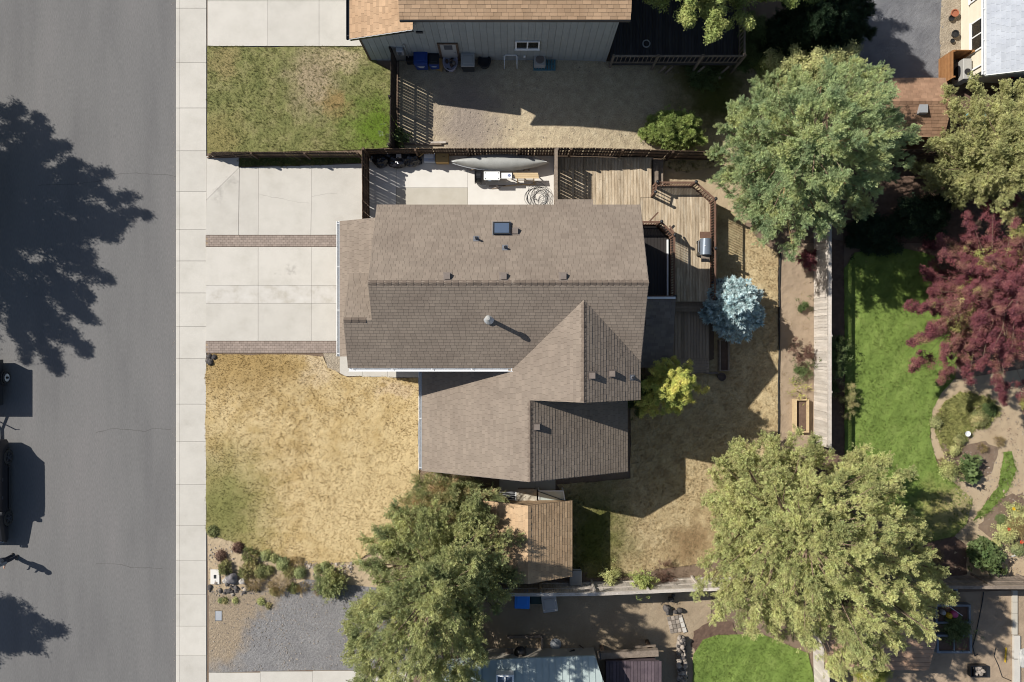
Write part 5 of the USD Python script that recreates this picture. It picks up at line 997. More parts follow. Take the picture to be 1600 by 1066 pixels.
litter('drive_stones', 'loose grey stones on the gravel drive at the lower left', 'gravel', gpoly([(327, 925), (560, 915), (560, 1045), (327, 1049)]), m_stone, 45, .6, 901, .03)
litter('yard_stones', 'loose stones on the gravelly yard of the grey-green house', 'gravel', gpoly([(626, 110), (1100, 110), (1000, 225), (626, 228)]), m_stone, 18, .55, 902)
litter('path_stones', 'small stones on the sunny garden path at the right edge', 'pebbles', gpoly([(1460, 690), (1600, 640), (1600, 900), (1500, 900), (1490, 840), (1515, 815), (1480, 748)]), m_stone, 25, .6, 903)
litter('fallen_leaves', 'dry leaves strewn on the lower yards and along the fences', 'leaves', gpoly([(800, 930), (1110, 930), (1110, 1000), (1060, 1060), (950, 1020), (800, 1020)]), l_dry, 12, .8, 904, .01, 'fallen')
litter('fallen_leaves', 'dry leaves strewn on the bare soil bed and back lawn by the weathered fence', 'leaves', gpoly([(1120, 600), (1268, 390), (1268, 700), (1130, 690)]), l_dry, 10, .7, 905, .03, 'fallen')
litter('fallen_leaves', 'dry leaves strewn on the dirt round the raised beds', 'leaves', gpoly([(1460, 925), (1600, 925), (1600, 1066), (1340, 1066), (1465, 1020)]), l_dry, 14, .8, 906, .03, 'fallen')
ground_sheet('bed_soil', [(1470, 690), (1500, 700), (1540, 685), (1560, 700), (1550, 740), (1500, 755), (1478, 735)], m_dirt2, .012, .12, amp=.02, ns=6, seed=24, wob=.3)
ground_sheet('bed_soil', [(1545, 780), (1600, 770), (1600, 870), (1560, 850), (1530, 830)], m_dirt2, .012, .12, amp=.02, ns=6, seed=25, wob=.3)
for k, (px, py, r0, h, m_, kd, lb) in enumerate([(1463, 660, .3, .3, l_juniper2, 'leaf', 'low yellow-green mound at the left rim of the ground cover'), (1530, 655, .4, .4, l_shrub, 'leaf', 'dusty olive mound at the right rim of the ground cover'), (1545, 640, .35, .35, l_green, 'leaf', 'dark green mound under the tips of the red tree'), (1492, 703, .25, .25, l_juniper2, 'leaf', 'yellow-green tuft at the lower tip of the ground cover'), (1500, 688, .3, .25, l_shrub, 'leaf', 'olive tuft just above the lower tip of the ground cover'),
    (1526, 742, .2, .3, l_green, 'leaf', 'dark tuft right under the big leaved garden plant'), (1470, 722, .14, .18, l_dry, 'wisp', 'tan grass tuft on the lawn rim left of the pale green plant'), (1535, 700, .16, .2, l_dry, 'wisp', 'straw tuft on bare soil below the bird bath'), (1560, 690, .18, .2, l_dry, 'wisp', 'straw tuft on bare soil right of the bird bath'), (1565, 812, .25, .35, l_green, 'leaf', 'green tuft on brown soil left of the flowering plants'), (1590, 858, .3, .35, l_juniper3, 'leaf', 'pale green tuft below the orange-red flower head'), (1555, 850, .22, .4, l_juniper2, 'leaf', 'yellow-green top growing out of the dark glossy shrub'), (1460, 870, .3, .3, l_dry, 'wisp', 'dry tuft in the deep shade above the grey fence')]):
    mound('garden_plant', lb, px, py, r0, h, kd, m_, 960 + k, 'low plants in the right hand garden')
litter('fallen_leaves', 'brown leaves strewn over the bare earth of the right hand garden', 'leaves', gpoly([(1455, 640), (1600, 640), (1600, 900), (1420, 900), (1490, 840), (1515, 815), (1480, 748)]), l_purple, 22, .8, 909, .03, 'fallen')
litter('kerb_grit', 'pale grit collected along the kerb at the road edge', 'grit', sbox(KX - .25, -20, KX - .01, 20), m_stone, 40, .35, 908, -.12)
litter('lawn_specks', 'pale fallen leaves scattered on the green lawn', 'leaves', RL, l_dry, 5, .6, 907, .06, 'fallen')
# shade trees across the street: they stand left of the picture, their shadows fall on the road
def shade_tree(label, shadow, z, apex_px, ztop, seed, n, base):
    """the outline of the crown is found from the outline of its shadow on the road"""
    off = lambda q: np.array([W(*q, -.12)[0] + (z + .12) / math.tan(SUN_EL) * SUNV[0] / math.cos(SUN_EL), W(*q, -.12)[1] + (z + .12) / math.tan(SUN_EL) * SUNV[1] / math.cos(SUN_EL), z])
    rim = np.array([off(q) for q in shadow]); a = off(apex_px); rim[:, :2] = a[:2] + (rim[:, :2] - a[:2]) * 1.1
    tree('street_tree', label, 'tree', (a[0], a[1], -.1), rim, 0, (a[0], a[1], ztop), 'leaf', l_maple, limbs=12, r0=.2, n=n, bl=1.1, cr=.26, nc=8, per=24, zlow=z - .8, seed=seed, sc=1.0, lump=.3, hole=.33, fill=.15, rag=.6, rise=.2, gap=.5, fan=.4)
shade_tree('large leafy street tree left of the picture whose shadow covers the road', [(-40, 140), (5, 158), (10, 176), (55, 198), (88, 213), (80, 228), (62, 240), (100, 248), (98, 256), (138, 268), (152, 283), (186, 312), (190, 326), (222, 337), (212, 350), (190, 362), (155, 352), (125, 362), (118, 380), (142, 396), (175, 420), (172, 433), (145, 455), (122, 470), (102, 490), (130, 515), (118, 530), (80, 562), (55, 553), (28, 540), (0, 558), (-90, 590), (-200, 560), (-260, 400), (-230, 220), (-120, 130)], 5.4, (-20, 370), 6.6, 140, 165, None)
shade_tree('small leafy street tree left of the picture shading the lower road corner', [(0, 935), (30, 945), (50, 965), (75, 968), (78, 990), (60, 1008), (35, 1015), (10, 1010), (-40, 1040), (-120, 1020), (-140, 950), (-60, 920)], 5.0, (-30, 978), 5.8, 141, 40, None)

# ---------------------------------------------------------------- vehicles
def wheel(parent, x, y, z, r, w, name='wheel', rim=None, hub=None):
    """axle along x; the outer face looks to +x"""
    def L(prof, n=26):
        v, f = lathe(0, 0, prof, n); return np.c_[x + v[:, 2], y + v[:, 0], z + v[:, 1]], f
    t = part(parent, name, L([(r * .62, -w / 2), (r * .93, -w / 2), (r, -w * .36), (r, w * .36), (r * .95, w / 2 - .01), (r * .8, w / 2 + .01), (r * .64, w / 2)]), m_rub, smooth=40)
    q = part(t, 'rim', L([(r * .64, w / 2 - .005), (r * .6, w / 2 - .05), (r * .2, w / 2 - .06), (r * .16, w / 2 - .01), (0, w / 2)]), rim or m_rim)
    for k in range(5):
        a = k * 2 * PI / 5; p0 = np.array([x + w / 2 - .02, y + .15 * r * math.cos(a), z + .15 * r * math.sin(a)]); p1 = np.array([x + w / 2 - .015, y + .6 * r * math.cos(a), z + .6 * r * math.sin(a)])
        if not hub: part(t, 'spoke', bar(p0, p1, .06, .03, (1, 0, 0)), rim or m_rim)
    if hub: part(t, 'hub_cap', L([(r * .22, w / 2 - .02), (r * .18, w / 2 + .05), (0, w / 2 + .06)]), hub)
def mani(m): 
    v, f = tri(m) if not isinstance(m, trimesh.Trimesh) else (m.vertices, m.faces)
    return manifold3d.Manifold(manifold3d.Mesh(np.asarray(v, np.float32), np.asarray(f, np.uint32)))
def car(name, label, cx, yf, yr, zg, w=1.92, ht=1.75, wb=(-8.6, -5.62), m=m_carpaint, facing=-1, wr=.37):
    """length along y: front end at yf, rear end at yr"""
    t = thing(name, label, 'car', (cx, (yf + yr) / 2, zg)); s = 1 if yr > yf else -1; L = abs(yr - yf); Y = lambda q: yf + s * q * L
    low = [(0, .42), (.02, .72), (.05, .82), (.25, 1.0), (.28, 1.02), (.97, 1.05), (1, .9), (1, .45), (.97, .3), (.03, .3)]
    def sec(pts, hw, inset=0): return [(cx + sx * hw, Y(q), zg + z) for q, z in pts for sx in (-1, 1)]
    body = mani(hull(sec(low, w / 2 - .07) + sec([(.06, .5), (.06, .72), (.27, .9), (.94, .95), (.95, .5)], w / 2)))
    for y in wb: body = body - mani(tube([[cx - 2, y, zg + wr], [cx + 2, y, zg + wr]], [wr * 1.16] * 2, 24))
    part(t, 'body', body, m, smooth=35)
    gh = [(.27, 1.0), (.40, ht - .05), (.5, ht), (.9, ht - .02), (.985, 1.02)]
    part(t, 'cabin', hull([(cx + sx * (w / 2 - (.1 if z < 1.1 else .22)), Y(q), zg + z) for q, z in gh for sx in (-1, 1)]), m_carglass)
    part(t, 'roof', hull([(cx + sx * (w / 2 - .2), Y(q), zg + z) for q, z in ((.4, ht - .02), (.5, ht + .015), (.9, ht), (.93, ht - .06)) for sx in (-1, 1)] + [(cx + sx * (w / 2 - .23), Y(q), zg + ht - .08) for q in (.41, .93) for sx in (-1, 1)]), m)
    for sx in (-1, 1):
        for q, n in ((.42, 'pillar'), (.6, 'pillar'), (.78, 'pillar'), (.95, 'pillar')):
            part(t, n, bar((cx + sx * (w / 2 - .095), Y(q - (.1 if q < .5 else 0)), zg + 1.0), (cx + sx * (w / 2 - .205), Y(q if q < .9 else q - .03), zg + ht - .03), .07, .05), m)
        mi = part(t, 'mirror', rbox(cx + sx * (w / 2 + .1) - .12, cx + sx * (w / 2 + .1) + .12, Y(.31) - .1, Y(.31) + .08, zg + 1.02, zg + 1.22, .04), m, smooth=30)
        part(t, 'headlight', rbox(cx + sx * .72 - .16, cx + sx * .72 + .16, Y(.005) - .02 if s > 0 else Y(.02), Y(.03) if s > 0 else Y(.005) + .02, zg + .68, zg + .8, .02), m_glass)
        part(t, 'tail_light', rbox(cx + sx * .78 - .1, cx + sx * .78 + .1, Y(.985) - .03, Y(.985) + .06, zg + .75, zg + 1.0, .02), P('tail_red' + name, (.3, .01, .01), .2) if sx < 0 else M('tail_red_b' + name, [(.3, .01, .01), (.3, .01, .01)], rough=.2, bump=0))
        part(t, 'sill', rbox(cx + sx * (w / 2 - .03) - .04, cx + sx * (w / 2 - .03) + .04, min(wb) + .5, max(wb) - .5, zg + .25, zg + .36, .015), m_dkmetal)
        for y in wb: 
            if sx > 0: wheel(t, cx + sx * (w / 2 - .13), y, zg + wr, wr, .24)
            else: part(t, 'wheel', tube([[cx - w / 2, y, zg + wr], [cx - w / 2 + .24, y, zg + wr]], [wr, wr], 22), m_rub)
        for q in (.45, .62, .79): part(t, 'door_handle', rbox(cx + sx * (w / 2 + .01) - .02, cx + sx * (w / 2 + .01) + .02, Y(q) - .08, Y(q) + .08, zg + .86, zg + .9, .008), m_rim) if q != .79 else None
        part(t, 'roof_rack', bar((cx + sx * .62, Y(.45), zg + ht + .05), (cx + sx * .62, Y(.88), zg + ht + .05), .03, .03), m_dkmetal)
    return t
ZR = -.12
car('parked_car', 'black estate car parked at the left edge of the road, towing a trailer', -25.36, -9.75, -4.75, ZR)
car('parked_car', 'dark car parked under the eave of the cream house', 25.2, 8.6, 12.9, -1.0, ht=1.5, wb=(9.4, 12.0), wr=.32)
tr = thing('trailer', 'dark box trailer hitched behind the black car at the left edge', 'trailer', (-25.4, -2.0, ZR))
part(tr, 'box', rbox(-26.3, -24.68, -3.1, -.9, ZR + .35, ZR + 1.12, .02), m_dkmetal); part(tr, 'lid', hull([(x, y, z) for x, y in ((-26.35, -3.14), (-24.64, -3.14), (-24.64, -.86), (-26.35, -.86)) for z in (ZR + 1.12, ZR + 1.18)] + [(-25.9, -2.9, ZR + 1.25), (-25.1, -2.9, ZR + 1.25), (-25.9, -1.0, ZR + 1.25), (-25.1, -1.0, ZR + 1.25)]), m_dkmetal)
for sx in (0, 1): wheel(tr, -24.62 if sx else -26.42, -1.78, ZR + .3, .3, .17, hub=m_black, rim=m_white)
part(tr, 'mudguard', tube([[-24.6, -1.78 + .38 * math.cos(a), ZR + .3 + .38 * math.sin(a)] for a in np.linspace(.3, PI - .3, 8)], .03, 6), m_black)
for x in (-26.0, -24.95): part(tr, 'tongue_bar', bar((x, -3.1, ZR + .4), (-25.4, -4.2, ZR + .42), .07, .08), m_dkmetal)
part(tr, 'coupler', bar((-25.4, -4.1, ZR + .43), (-25.4, -4.65, ZR + .45), .1, .1), m_dkmetal); part(tr, 'jack', tube([[-25.2, -3.9, ZR + .05], [-25.2, -3.9, ZR + .9]], .03, 8), m_galv); part(tr, 'jack_handle', bar((-25.2, -3.9, ZR + .88), (-25.0, -3.9, ZR + .9), .025, .025), m_galv)

# ---------------------------------------------------------------- the person at the left edge
def figure(x, y, z, yaw):
    S = lambda p, r: (np.array(p, float), r)
    B = {'hip': S((0, 0, .93), .135), 'waist': S((0, .01, 1.08), .125), 'chest': S((0, .02, 1.30), .15), 'neck0': S((0, 0, 1.47), .065), 'neck': S((0, -.01, 1.53), .055), 'head': S((0, -.03, 1.66), .098), 'crown': S((0, .01, 1.69), .095), 'chin': S((0, -.085, 1.585), .045)}
    bones = [('hip', 'waist'), ('waist', 'chest'), ('neck0', 'neck'), ('neck', 'head'), ('head', 'crown'), ('head', 'chin')]
    for s, n in ((-1, 'l'), (1, 'r')):
        B.update({n + 'h': S((s * .09, 0, .9), .095), n + 'k': S((s * .11, -.03 if s > 0 else -.06, .5), .06), n + 'a': S((s * .12, .02 if s > 0 else -.02, .09), .043), n + 't': S((s * .14, -.13 if s > 0 else -.18, .035), .034), n + 'e0': S((s * .12, .06, .045), .04),
                  n + 's': S((s * .19, .01, 1.41), .066), n + 'el': S((s * .27, .06, 1.13), .045), n + 'w': S((s * .22, -.16, 1.0), .031), n + 'p': S((s * .2, -.24, .98), .03)})
        bones += [('hip', n + 'h'), (n + 'h', n + 'k'), (n + 'k', n + 'a'), (n + 'a', n + 't'), (n + 'a', n + 'e0'), (n + 'e0', n + 't'), ('chest', n + 's'), ('neck0', n + 's'), (n + 's', n + 'el'), (n + 'el', n + 'w'), (n + 'w', n + 'p')]
        for k, (dx, ln) in enumerate(((-.028, .075), (-.009, .085), (.01, .08), (.028, .062))):
            B[f'{n}f{k}'] = S((s * .2 + dx, -.26, .975), .0105); B[f'{n}g{k}'] = S((s * .2 + dx, -.26 - ln * .6, .955), .0095); B[f'{n}i{k}'] = S((s * .2 + dx, -.26 - ln * .75, .925), .0085); bones += [(f'{n}f{k}', f'{n}g{k}'), (f'{n}g{k}', f'{n}i{k}')]
        B[n + 'u'] = S((s * .2 - s * .03, -.2, .985), .013); B[n + 'v'] = S((s * .2 - s * .055, -.26, .965), .01); bones += [(n + 'u', n + 'v'), (n + 'p', n + 'u')]
    ico = trimesh.creation.icosphere(2).vertices
    ms = [mani(hull(np.vstack([ico * B[a][1] + B[a][0], ico * B[b][1] + B[b][0]]))) for a, b in bones]
    for p, r0 in (((0, -.128, 1.645), .017), ((.098, -.01, 1.65), .022), ((-.098, -.01, 1.65), .022), ((0, -.112, 1.60), .018)): ms.append(mani((ico * r0 + p, trimesh.creation.icosphere(2).faces)))
    m = manifold3d.Manifold.batch_boolean(ms, manifold3d.OpType.Add).refine_to_length(.03).to_mesh()
    tm = trimesh.Trimesh(m.vert_properties[:, :3], m.tri_verts); trimesh.smoothing.filter_taubin(tm, iterations=6)
    R = lambda mm: rot((np.array(mm.vertices if hasattr(mm, 'vertices') else mm[0]), np.array(mm.faces if hasattr(mm, 'faces') else mm[1])), yaw, (0, 0))
    mv = lambda mm: (lambda q: (q[0] + [x, y, z], q[1]))(R(mm))
    t = thing('person', 'person in dark trousers and grey shirt standing in the road at the left edge', 'person', (x, y, z))
    part(t, 'body', mv(tm), m_skin, smooth=True)
    def cloth(names, grow, zc=None):
        q = manifold3d.Manifold.batch_boolean([mani(hull(np.vstack([ico * (B[a][1] + grow) + B[a][0], ico * (B[b][1] + grow) + B[b][0]]))) for a, b in bones if a in names and b in names], manifold3d.OpType.Add)
        q = q.refine_to_length(.035).to_mesh(); c = trimesh.Trimesh(q.vert_properties[:, :3], q.tri_verts); trimesh.smoothing.filter_taubin(c, iterations=4)
        c.vertices += .008 * (meshkit.noise(c.vertices * 14)[:, None] - .5); return mv(c)
    part(t, 'trousers', cloth({'hip', 'waist', 'lh', 'rh', 'lk', 'rk', 'la', 'ra'}, .018), m_jean, smooth=True); part(t, 'shirt', cloth({'waist', 'chest', 'neck0', 'ls', 'rs', 'lel', 'rel'}, .022), m_shirt, smooth=True)
    for n in 'lr': part(t, 'shoe', cloth({n + 'a', n + 't', n + 'e0'}, .014), m_shoe, smooth=True)
    hv = ico * .112 + [0, .012, 1.69]; keep = [f for f in trimesh.creation.icosphere(2).faces if not ((hv[f].mean(0)[1] < -.04 and hv[f].mean(0)[2] < 1.73) or hv[f].mean(0)[2] < 1.6)]
    part(t, 'hair', mv((hv, np.array(keep))), m_hair, smooth=True)
    for s in (-1, 1): part(t, 'eye', mv((ico * .012 + [s * .035, -.118, 1.665], trimesh.creation.icosphere(2).faces)), m_black)
pp = W(23, 868.5, ZR); figure(pp[0], pp[1], ZR, -.35)

# ---------------------------------------------------------------- things on the patio
def canoe():
    L, wd, ht = 4.66, .74, .40; c = np.array([W(780.5, 250, .5)[0], 8.6]); n, k = 29, 13; V = []
    for i in range(n):
        u = -1 + 2 * i / (n - 1); f = max(0.0, 1 - abs(u) ** 2.3); b = wd / 2 * f + .012
        for j in range(k):
            a = PI * j / (k - 1); y = b * math.cos(a); zz = (.04 + .13 * abs(u) ** 4) * 0 + ht * (1 - .12 * abs(u) ** 2) * (1 - abs(math.cos(a)) ** 2.1) ** .55 if 0 < j < k - 1 else 0
            V.append([u * L / 2, y, max(zz, 0) * (.35 + .65 * f ** .5) + .035 - .03 * (1 - abs(u) ** 3)])
    F = [[i * k + j, (i + 1) * k + j, (i + 1) * k + j + 1, i * k + j + 1] for i in range(n - 1) for j in range(k - 1)]
    V = np.array(V); V[:, 2] += .05; return rot((V, np.array(F)), -.012, (0, 0)), c, (L, wd, ht)
(cv, cf), cc, (cL, cw, ch) = canoe(); cn = thing('canoe', 'upturned pale aluminium canoe resting on low trestles along the dark fence', 'canoe', (*cc, .5)); cz = .5
part(cn, 'hull', (cv + [*cc, cz], cf), m_alu, smooth=50)
kx = np.linspace(-.97, .97, 22); kz = ch * (1 - .12 * kx ** 2) * (.35 + .65 * np.maximum(0, 1 - np.abs(kx) ** 2.3) ** .5) + .09 - .03 * (1 - np.abs(kx) ** 3)
part(cn, 'keel', tube(np.c_[kx * cL / 2 + cc[0], cc[1] + np.zeros(22), kz + cz - .03], .018, 6), m_white)
for s in (-1, 1):
    b = s * (cw / 2 * np.maximum(0, 1 - np.abs(kx) ** 2.3) + .015); part(cn, 'gunwale', tube(np.c_[kx * cL / 2 + cc[0], cc[1] + b, np.full(22, cz + .05)], .022, 6), m_galv)
for q_, lb in ((-1.3, 'left low timber trestle carrying the upturned canoe'), (1.3, 'right low timber trestle carrying the upturned canoe')):
    tz = thing('sawhorse', lb, 'trestle', (cc[0] + q_, cc[1], .03)); part(tz, 'beam', bx(cc[0] + q_ - .05, cc[0] + q_ + .05, cc[1] - .34, cc[1] + .34, .44, .53), m_fgd)
    for a in (-.28, .28):
        for b in (-.14, .14): part(tz, 'leg', bar((cc[0] + q_, cc[1] + a, .45), (cc[0] + q_ + b, cc[1] + a, .03), .04, .06), m_fgd)
def bag(label, px, py, s, seed, m=m_bag):
    c = G(px, py, .03); v, f = rock((0, 0, 0), (s, s * .85, s * .75), seed, 4); n = meshkit.fbm(v * 7, 3, seed) - .5; v = v * (1 + .35 * n[:, None]); v[:, 2] = np.maximum(v[:, 2], -.45 * s) + .45 * s
    t = thing('rubbish_bag', label, 'bag', c, 'black rubbish bags in the patio corner'); part(t, 'sack', (v + c, f), m); k = v[:, 2].max(); part(t, 'knot', tube([c + [0, 0, k - .05], c + [.02, .01, k + .07], c + [.06, .03, k + .1]], [.03, .05, .02], 7), m)
bag('black rubbish bag pushed into the dark fence corner', 596, 252, .36, 3); bag('biggest black rubbish bag with glossy highlights, middle of the row', 624, 252, .42, 4); bag('black rubbish bag nearest the white boxes', 645, 251, .36, 5); bag('small black rubbish bag squeezed behind the others against the fence', 611, 244, .26, 6)
q = G(623, 244, .6); top('carton', rbox(q[0] - .12, q[0] + .12, q[1] - .09, q[1] + .09, .52, .66, .01), m_greyp, 'small pale carton lying on top of the biggest black bag', 'carton')
q = G(655, 241, .3); top('board_offcut', bar((q[0] - .2, q[1] + .3, .04), (q[0] + .12, q[1] - .1, .5), .28, .03), m_card, 'brown board leaning between the bags and the fence', 'board')
q = G(672, 249); wb_ = thing('box', 'white flat box on the patio beside the cardboard box', 'box', q)
part(wb_, 'carton', rbox(q[0] - .27, q[0] + .27, q[1] - .2, q[1] + .2, .03, .34, .012), P('pale_blue_white', alb(196, 206, 222), .5)); part(wb_, 'flap', bx(q[0] - .25, q[0] + .2, q[1] - .02, q[1] + .17, .342, .35), m_white); part(wb_, 'tape', bx(q[0] - .05, q[0] + .25, q[1] - .1, q[1] - .07, .342, .347), m_greyp)
q = G(692, 249.5); cb = thing('box', 'brown cardboard box between the white box and the canoe', 'box', q)
part(cb, 'carton', rbox(q[0] - .31, q[0] + .31, q[1] - .24, q[1] + .26, .03, .52, .008), m_card); part(cb, 'flap', bx(q[0] - .3, q[0] + .3, q[1] + .0, q[1] + .25, .522, .528), m_card); part(cb, 'flap', bx(q[0] - .3, q[0] + .3, q[1] - .23, q[1] - .005, .522, .53), m_card); part(cb, 'slot', bx(q[0] + .02, q[0] + .15, q[1] + .03, q[1] + .05, .5285, .531), m_rub)
# white topped work cart with hose reel, boards and plank trestle
x0, y0 = W(756, 268, .8); x1, y1 = W(781.5, 281.5, .8); ct = thing('cart', 'white topped cart with a black hose reel on its end', 'cart', ((x0 + x1) / 2, (y0 + y1) / 2, .03))
tp = part(ct, 'top_panel', rbox(x0, x1, y1, y0, .72, .8, .02), m_white, smooth=30)
for x in (x0 + .08, x1 - .08):
    for y in (y1 + .07, y0 - .07): part(tp, 'bolt', cyl(x, y, .79, .812, .022, n=8), m_black); part(ct, 'leg', bar((x, y, .03), (x, y, .72), .05, .05), m_galv)
part(ct, 'shelf', bx(x0 + .04, x1 - .04, y1 + .03, y0 - .03, .35, .39), P('blue_grey_panel', alb(120, 134, 150), .5))
rx, ry = W(747, 276, .45); rl = part(ct, 'hose_reel', (lambda q: (np.c_[q[0][:, 2] + rx, q[0][:, 0] + ry, q[0][:, 1] + .36], q[1]))(lathe(0, 0, [(.1, -.16), (.34, -.16), (.34, -.13), (.24, -.12), (.24, .12), (.34, .13), (.34, .16), (.1, .16)], 20)), m_black)
for a in np.linspace(-.1, .1, 5): part(rl, 'hose', tube([[rx + a, ry + .27 * math.cos(b), .36 + .27 * math.sin(b)] for b in np.linspace(0, 2 * PI, 17)], .02, 5, False), m_dkmetal)
part(ct, 'hose_end', tube([[rx, ry - .3, .12], [rx + .15, ry - .38, .06], [rx + .35, ry - .35, .05], [rx + .4, ry - .25, .05]], .018, 6), m_white)
x0, y0 = W(783, 270, .75); x1, y1 = W(800, 279, .75); bd = thing('board', 'small white board with a dark blue oval mark, lying beside the cart top', 'board', ((x0 + x1) / 2, (y0 + y1) / 2, .03))
part(bd, 'panel', rbox(x0, x1, y1, y0, .7, .73, .008), m_white); mx, my = x1 - .13, (y0 + y1) / 2 + .01
a = np.linspace(0, 2 * PI, 16, endpoint=False); part(bd, 'emblem', extr(Polygon(np.c_[mx + .075 * np.cos(a), my + .06 * np.sin(a)]).difference(sbox(mx - .05, my - .012, mx + .05, my + .004)), .731, .734), m_dblue)
for x in (x0 + .05, x1 - .05): part(bd, 'leg', bar((x, (y0 + y1) / 2, .03), (x, (y0 + y1) / 2, .7), .04, .04), m_timber)
x0, y0 = W(805, 270, .6); x1, y1 = W(842, 279, .6); tt = thing('trestle', 'pale timber plank trestle beside the canoe', 'trestle', ((x0 + x1) / 2, (y0 + y1) / 2, .03))
for k in range(3): part(tt, 'plank', bx(x0 - .05 * k, x1 - .02 * k, y1 + .092 * k + .002, y1 + .092 * k + .088, .57, .6), m_timber)
for x in (x0 + .1, x1 - .25):
    for s in (-1, 1): part(tt, 'leg', bar((x, (y0 + y1) / 2 + s * .07, .57), (x + .03, (y0 + y1) / 2 + s * .26, .035), .05, .035), m_timber)
part(tt, 'brace', bar((x0 + .1, y1 - .02, .3), (x1 - .25, y1 - .04, .42), .04, .03), m_timber)
for k, (a, b, lb) in enumerate([((764, 291), (790, 290), 'thin dark stick on the patio, upper one below the cart'), ((768, 294.5), (782, 293.5), 'thin dark stick on the patio, lower one below the cart'), ((786, 291), (822, 288), 'pale timber lath lying on the patio below the trestle'), ((822, 289), (838, 288), 'short pale timber offcut on the patio near the wire coil')]):
    p0, p1 = G(*a, .06), G(*b, .06); top('stick', bar(p0, p1, .05, .03), m_fgd if k < 2 else m_timber, lb, 'stick')
wc = G(840, 308); cl = thing('wire_coil', 'round tangle of dark wire hoops on the pale patio', 'wire', wc); r_ = rng(333)
for k in range(11):
    rr = .50 - .32 * (k / 11) * r_.random(); ox, oy = .14 * r_.normal(size=2) * (1 if k > 2 else .3); tl = .14 * r_.normal(size=2); a = np.linspace(0, 2 * PI, 33); zz = .1 + .02 * k + tl[0] * np.cos(a) * rr + tl[1] * np.sin(a) * rr
    part(cl, 'hoop', tube(np.c_[wc[0] + ox + rr * np.cos(a), wc[1] + oy + rr * np.sin(a), np.maximum(zz, .045)], .009, 5, False), m_dkmetal)

# ---------------------------------------------------------------- bins and clutter by the grey-green house
def bin_(name, label, px, py, w, d, h, m, lid, group='wheeled bins', ang=0., base=None, marks=0):
    b = G(px, py, h * .95); z0 = float(g(b[0])) + .02; x, y = b[0], b[1]; t = thing(name, label, 'bin', (x, y, z0), group)
    def A(mm): v, f = (mm.vertices, mm.faces) if hasattr(mm, 'vertices') else mm; return rot((v, f), ang, (0, 0))
    def Q(mm): v, f = A(mm); return (np.asarray(v) + [x, y, z0], f)
    part(t, 'body', Q(hull([(sx * w * k, sy * d * k, z) for k, z in ((.40, .05), (.48, h * .9)) for sx in (-1, 1) for sy in (-1, 1)])), m)
    part(t, 'lid', Q(rbox(-w / 2, w / 2, -d / 2, d / 2, h * .9, h, .04)), lid, smooth=30); part(t, 'lid_rib', Q(rbox(-w * .36, w * .36, -d * .3, d * .3, h - .01, h + .025, .02)), lid)
    part(t, 'handle', Q(bar((-w * .4, d / 2 + .05, h * .93), (w * .4, d / 2 + .05, h * .93), .035, .035)), lid)
    for s in (-1, 1): part(t, 'wheel', Q((lambda v, f: (np.c_[v[:, 2] + s * w * .38, v[:, 0] + d * .4, v[:, 1] + .1], f))(*lathe(0, 0, [(0, -.03), (.1, -.03), (.1, .03), (0, .03)], 14))), m_rub)
    for k in range(marks): part(t, 'print_mark', Q(bx(-w * .26 + .04 * k, w * .26 - .04 * k, -d * .485 - .004 , -d * .485 + .004, h * .62 - .09 * k, h * .66 - .09 * k)), m_white)
    return t
bin_('wheeled_bin', 'larger navy blue wheeled bin against the grey-green house wall', 657, 89, .66, .72, 1.1, m_dblue, m_dblue, marks=3)
bin_('wheeled_bin', 'smaller narrow navy bin beside the larger navy one at the house door', 677.5, 92, .5, .55, .95, m_dblue, m_black, marks=2)
bin_('wheeled_bin', 'pale grey lidded bin between the white tub and the black planter at the house wall', 731, 94, .66, .66, 1.0, m_dkmetal, m_tanp)
bin_('wheeled_bin', 'bright blue bin on the shaded dirt below the shed', 816, 938, .72, .8, 1.05, m_blue, m_blue, ang=-.04); bin_('wheeled_bin', 'dark green bin between the bright blue and the white-grey bins', 838, 934, .6, .6, .6, m_dgreen, m_dgreen); bin_('wheeled_bin', 'white-grey bin standing askew right of the bright blue bin', 858.5, 943, .72, .82, 1.05, m_greyp, m_greyp, ang=.14)
bin_('storage_tote', 'white tote with rounded lid at the lower right corner of the tan shed', 899.5, 903, .6, .72, .6, m_tanp, m_tanp, group=None)
q = G(704, 98, .3); tb = thing('tub', 'white oval tub full of dark clutter by the house door', 'tub', (q[0], q[1], .02))
a = np.linspace(0, 2 * PI, 24, endpoint=False); prof = [(.8, 0), (.95, .45), (1.04, .5), (.98, .52), (.86, .42), (.8, .3), (0, .3)]
part(tb, 'tub', (np.vstack([np.c_[q[0] + .36 * k * np.cos(a), q[1] + .46 * k * np.sin(a), np.full(24, z + .02)] for k, z in prof]), np.array([[i * 24 + j, i * 24 + (j + 1) % 24, (i + 1) * 24 + (j + 1) % 24, (i + 1) * 24 + j] for i in range(6) for j in range(24)])), P('lilac_plastic', alb(206, 200, 214), .5), smooth=40)
for k in range(9): v = rng(600 + k).normal(size=2) * .12; part(tb, 'clutter', rock((q[0] + v[0], q[1] + v[1] * 1.5, .4), (.08, .1, .07), 610 + k, 1), [m_soil, m_dkmetal, m_fgd][k % 3])
q = G(690, 105); top('board', bar((q[0] - .12, q[1] - .2, .05), (q[0] - .0, q[1] + .25, .5), .3, .03), m_card, 'tan board leaning on the white oval tub', 'board')
q = G(757, 97, .3); pb = thing('planter', 'round black planter with a wooden lid edge by the house wall', 'planter', (q[0], q[1], 0)); part(pb, 'pot', lathe(q[0], q[1], [(.25, 0), (.3, .45), (.33, .46), (.33, .5), (.27, .5), (.25, .4), (0, .38)], 20), m_black); part(pb, 'plank', bx(q[0] - .33, q[0] + .4, q[1] + .33, q[1] + .43, .3, .36), m_fgd)
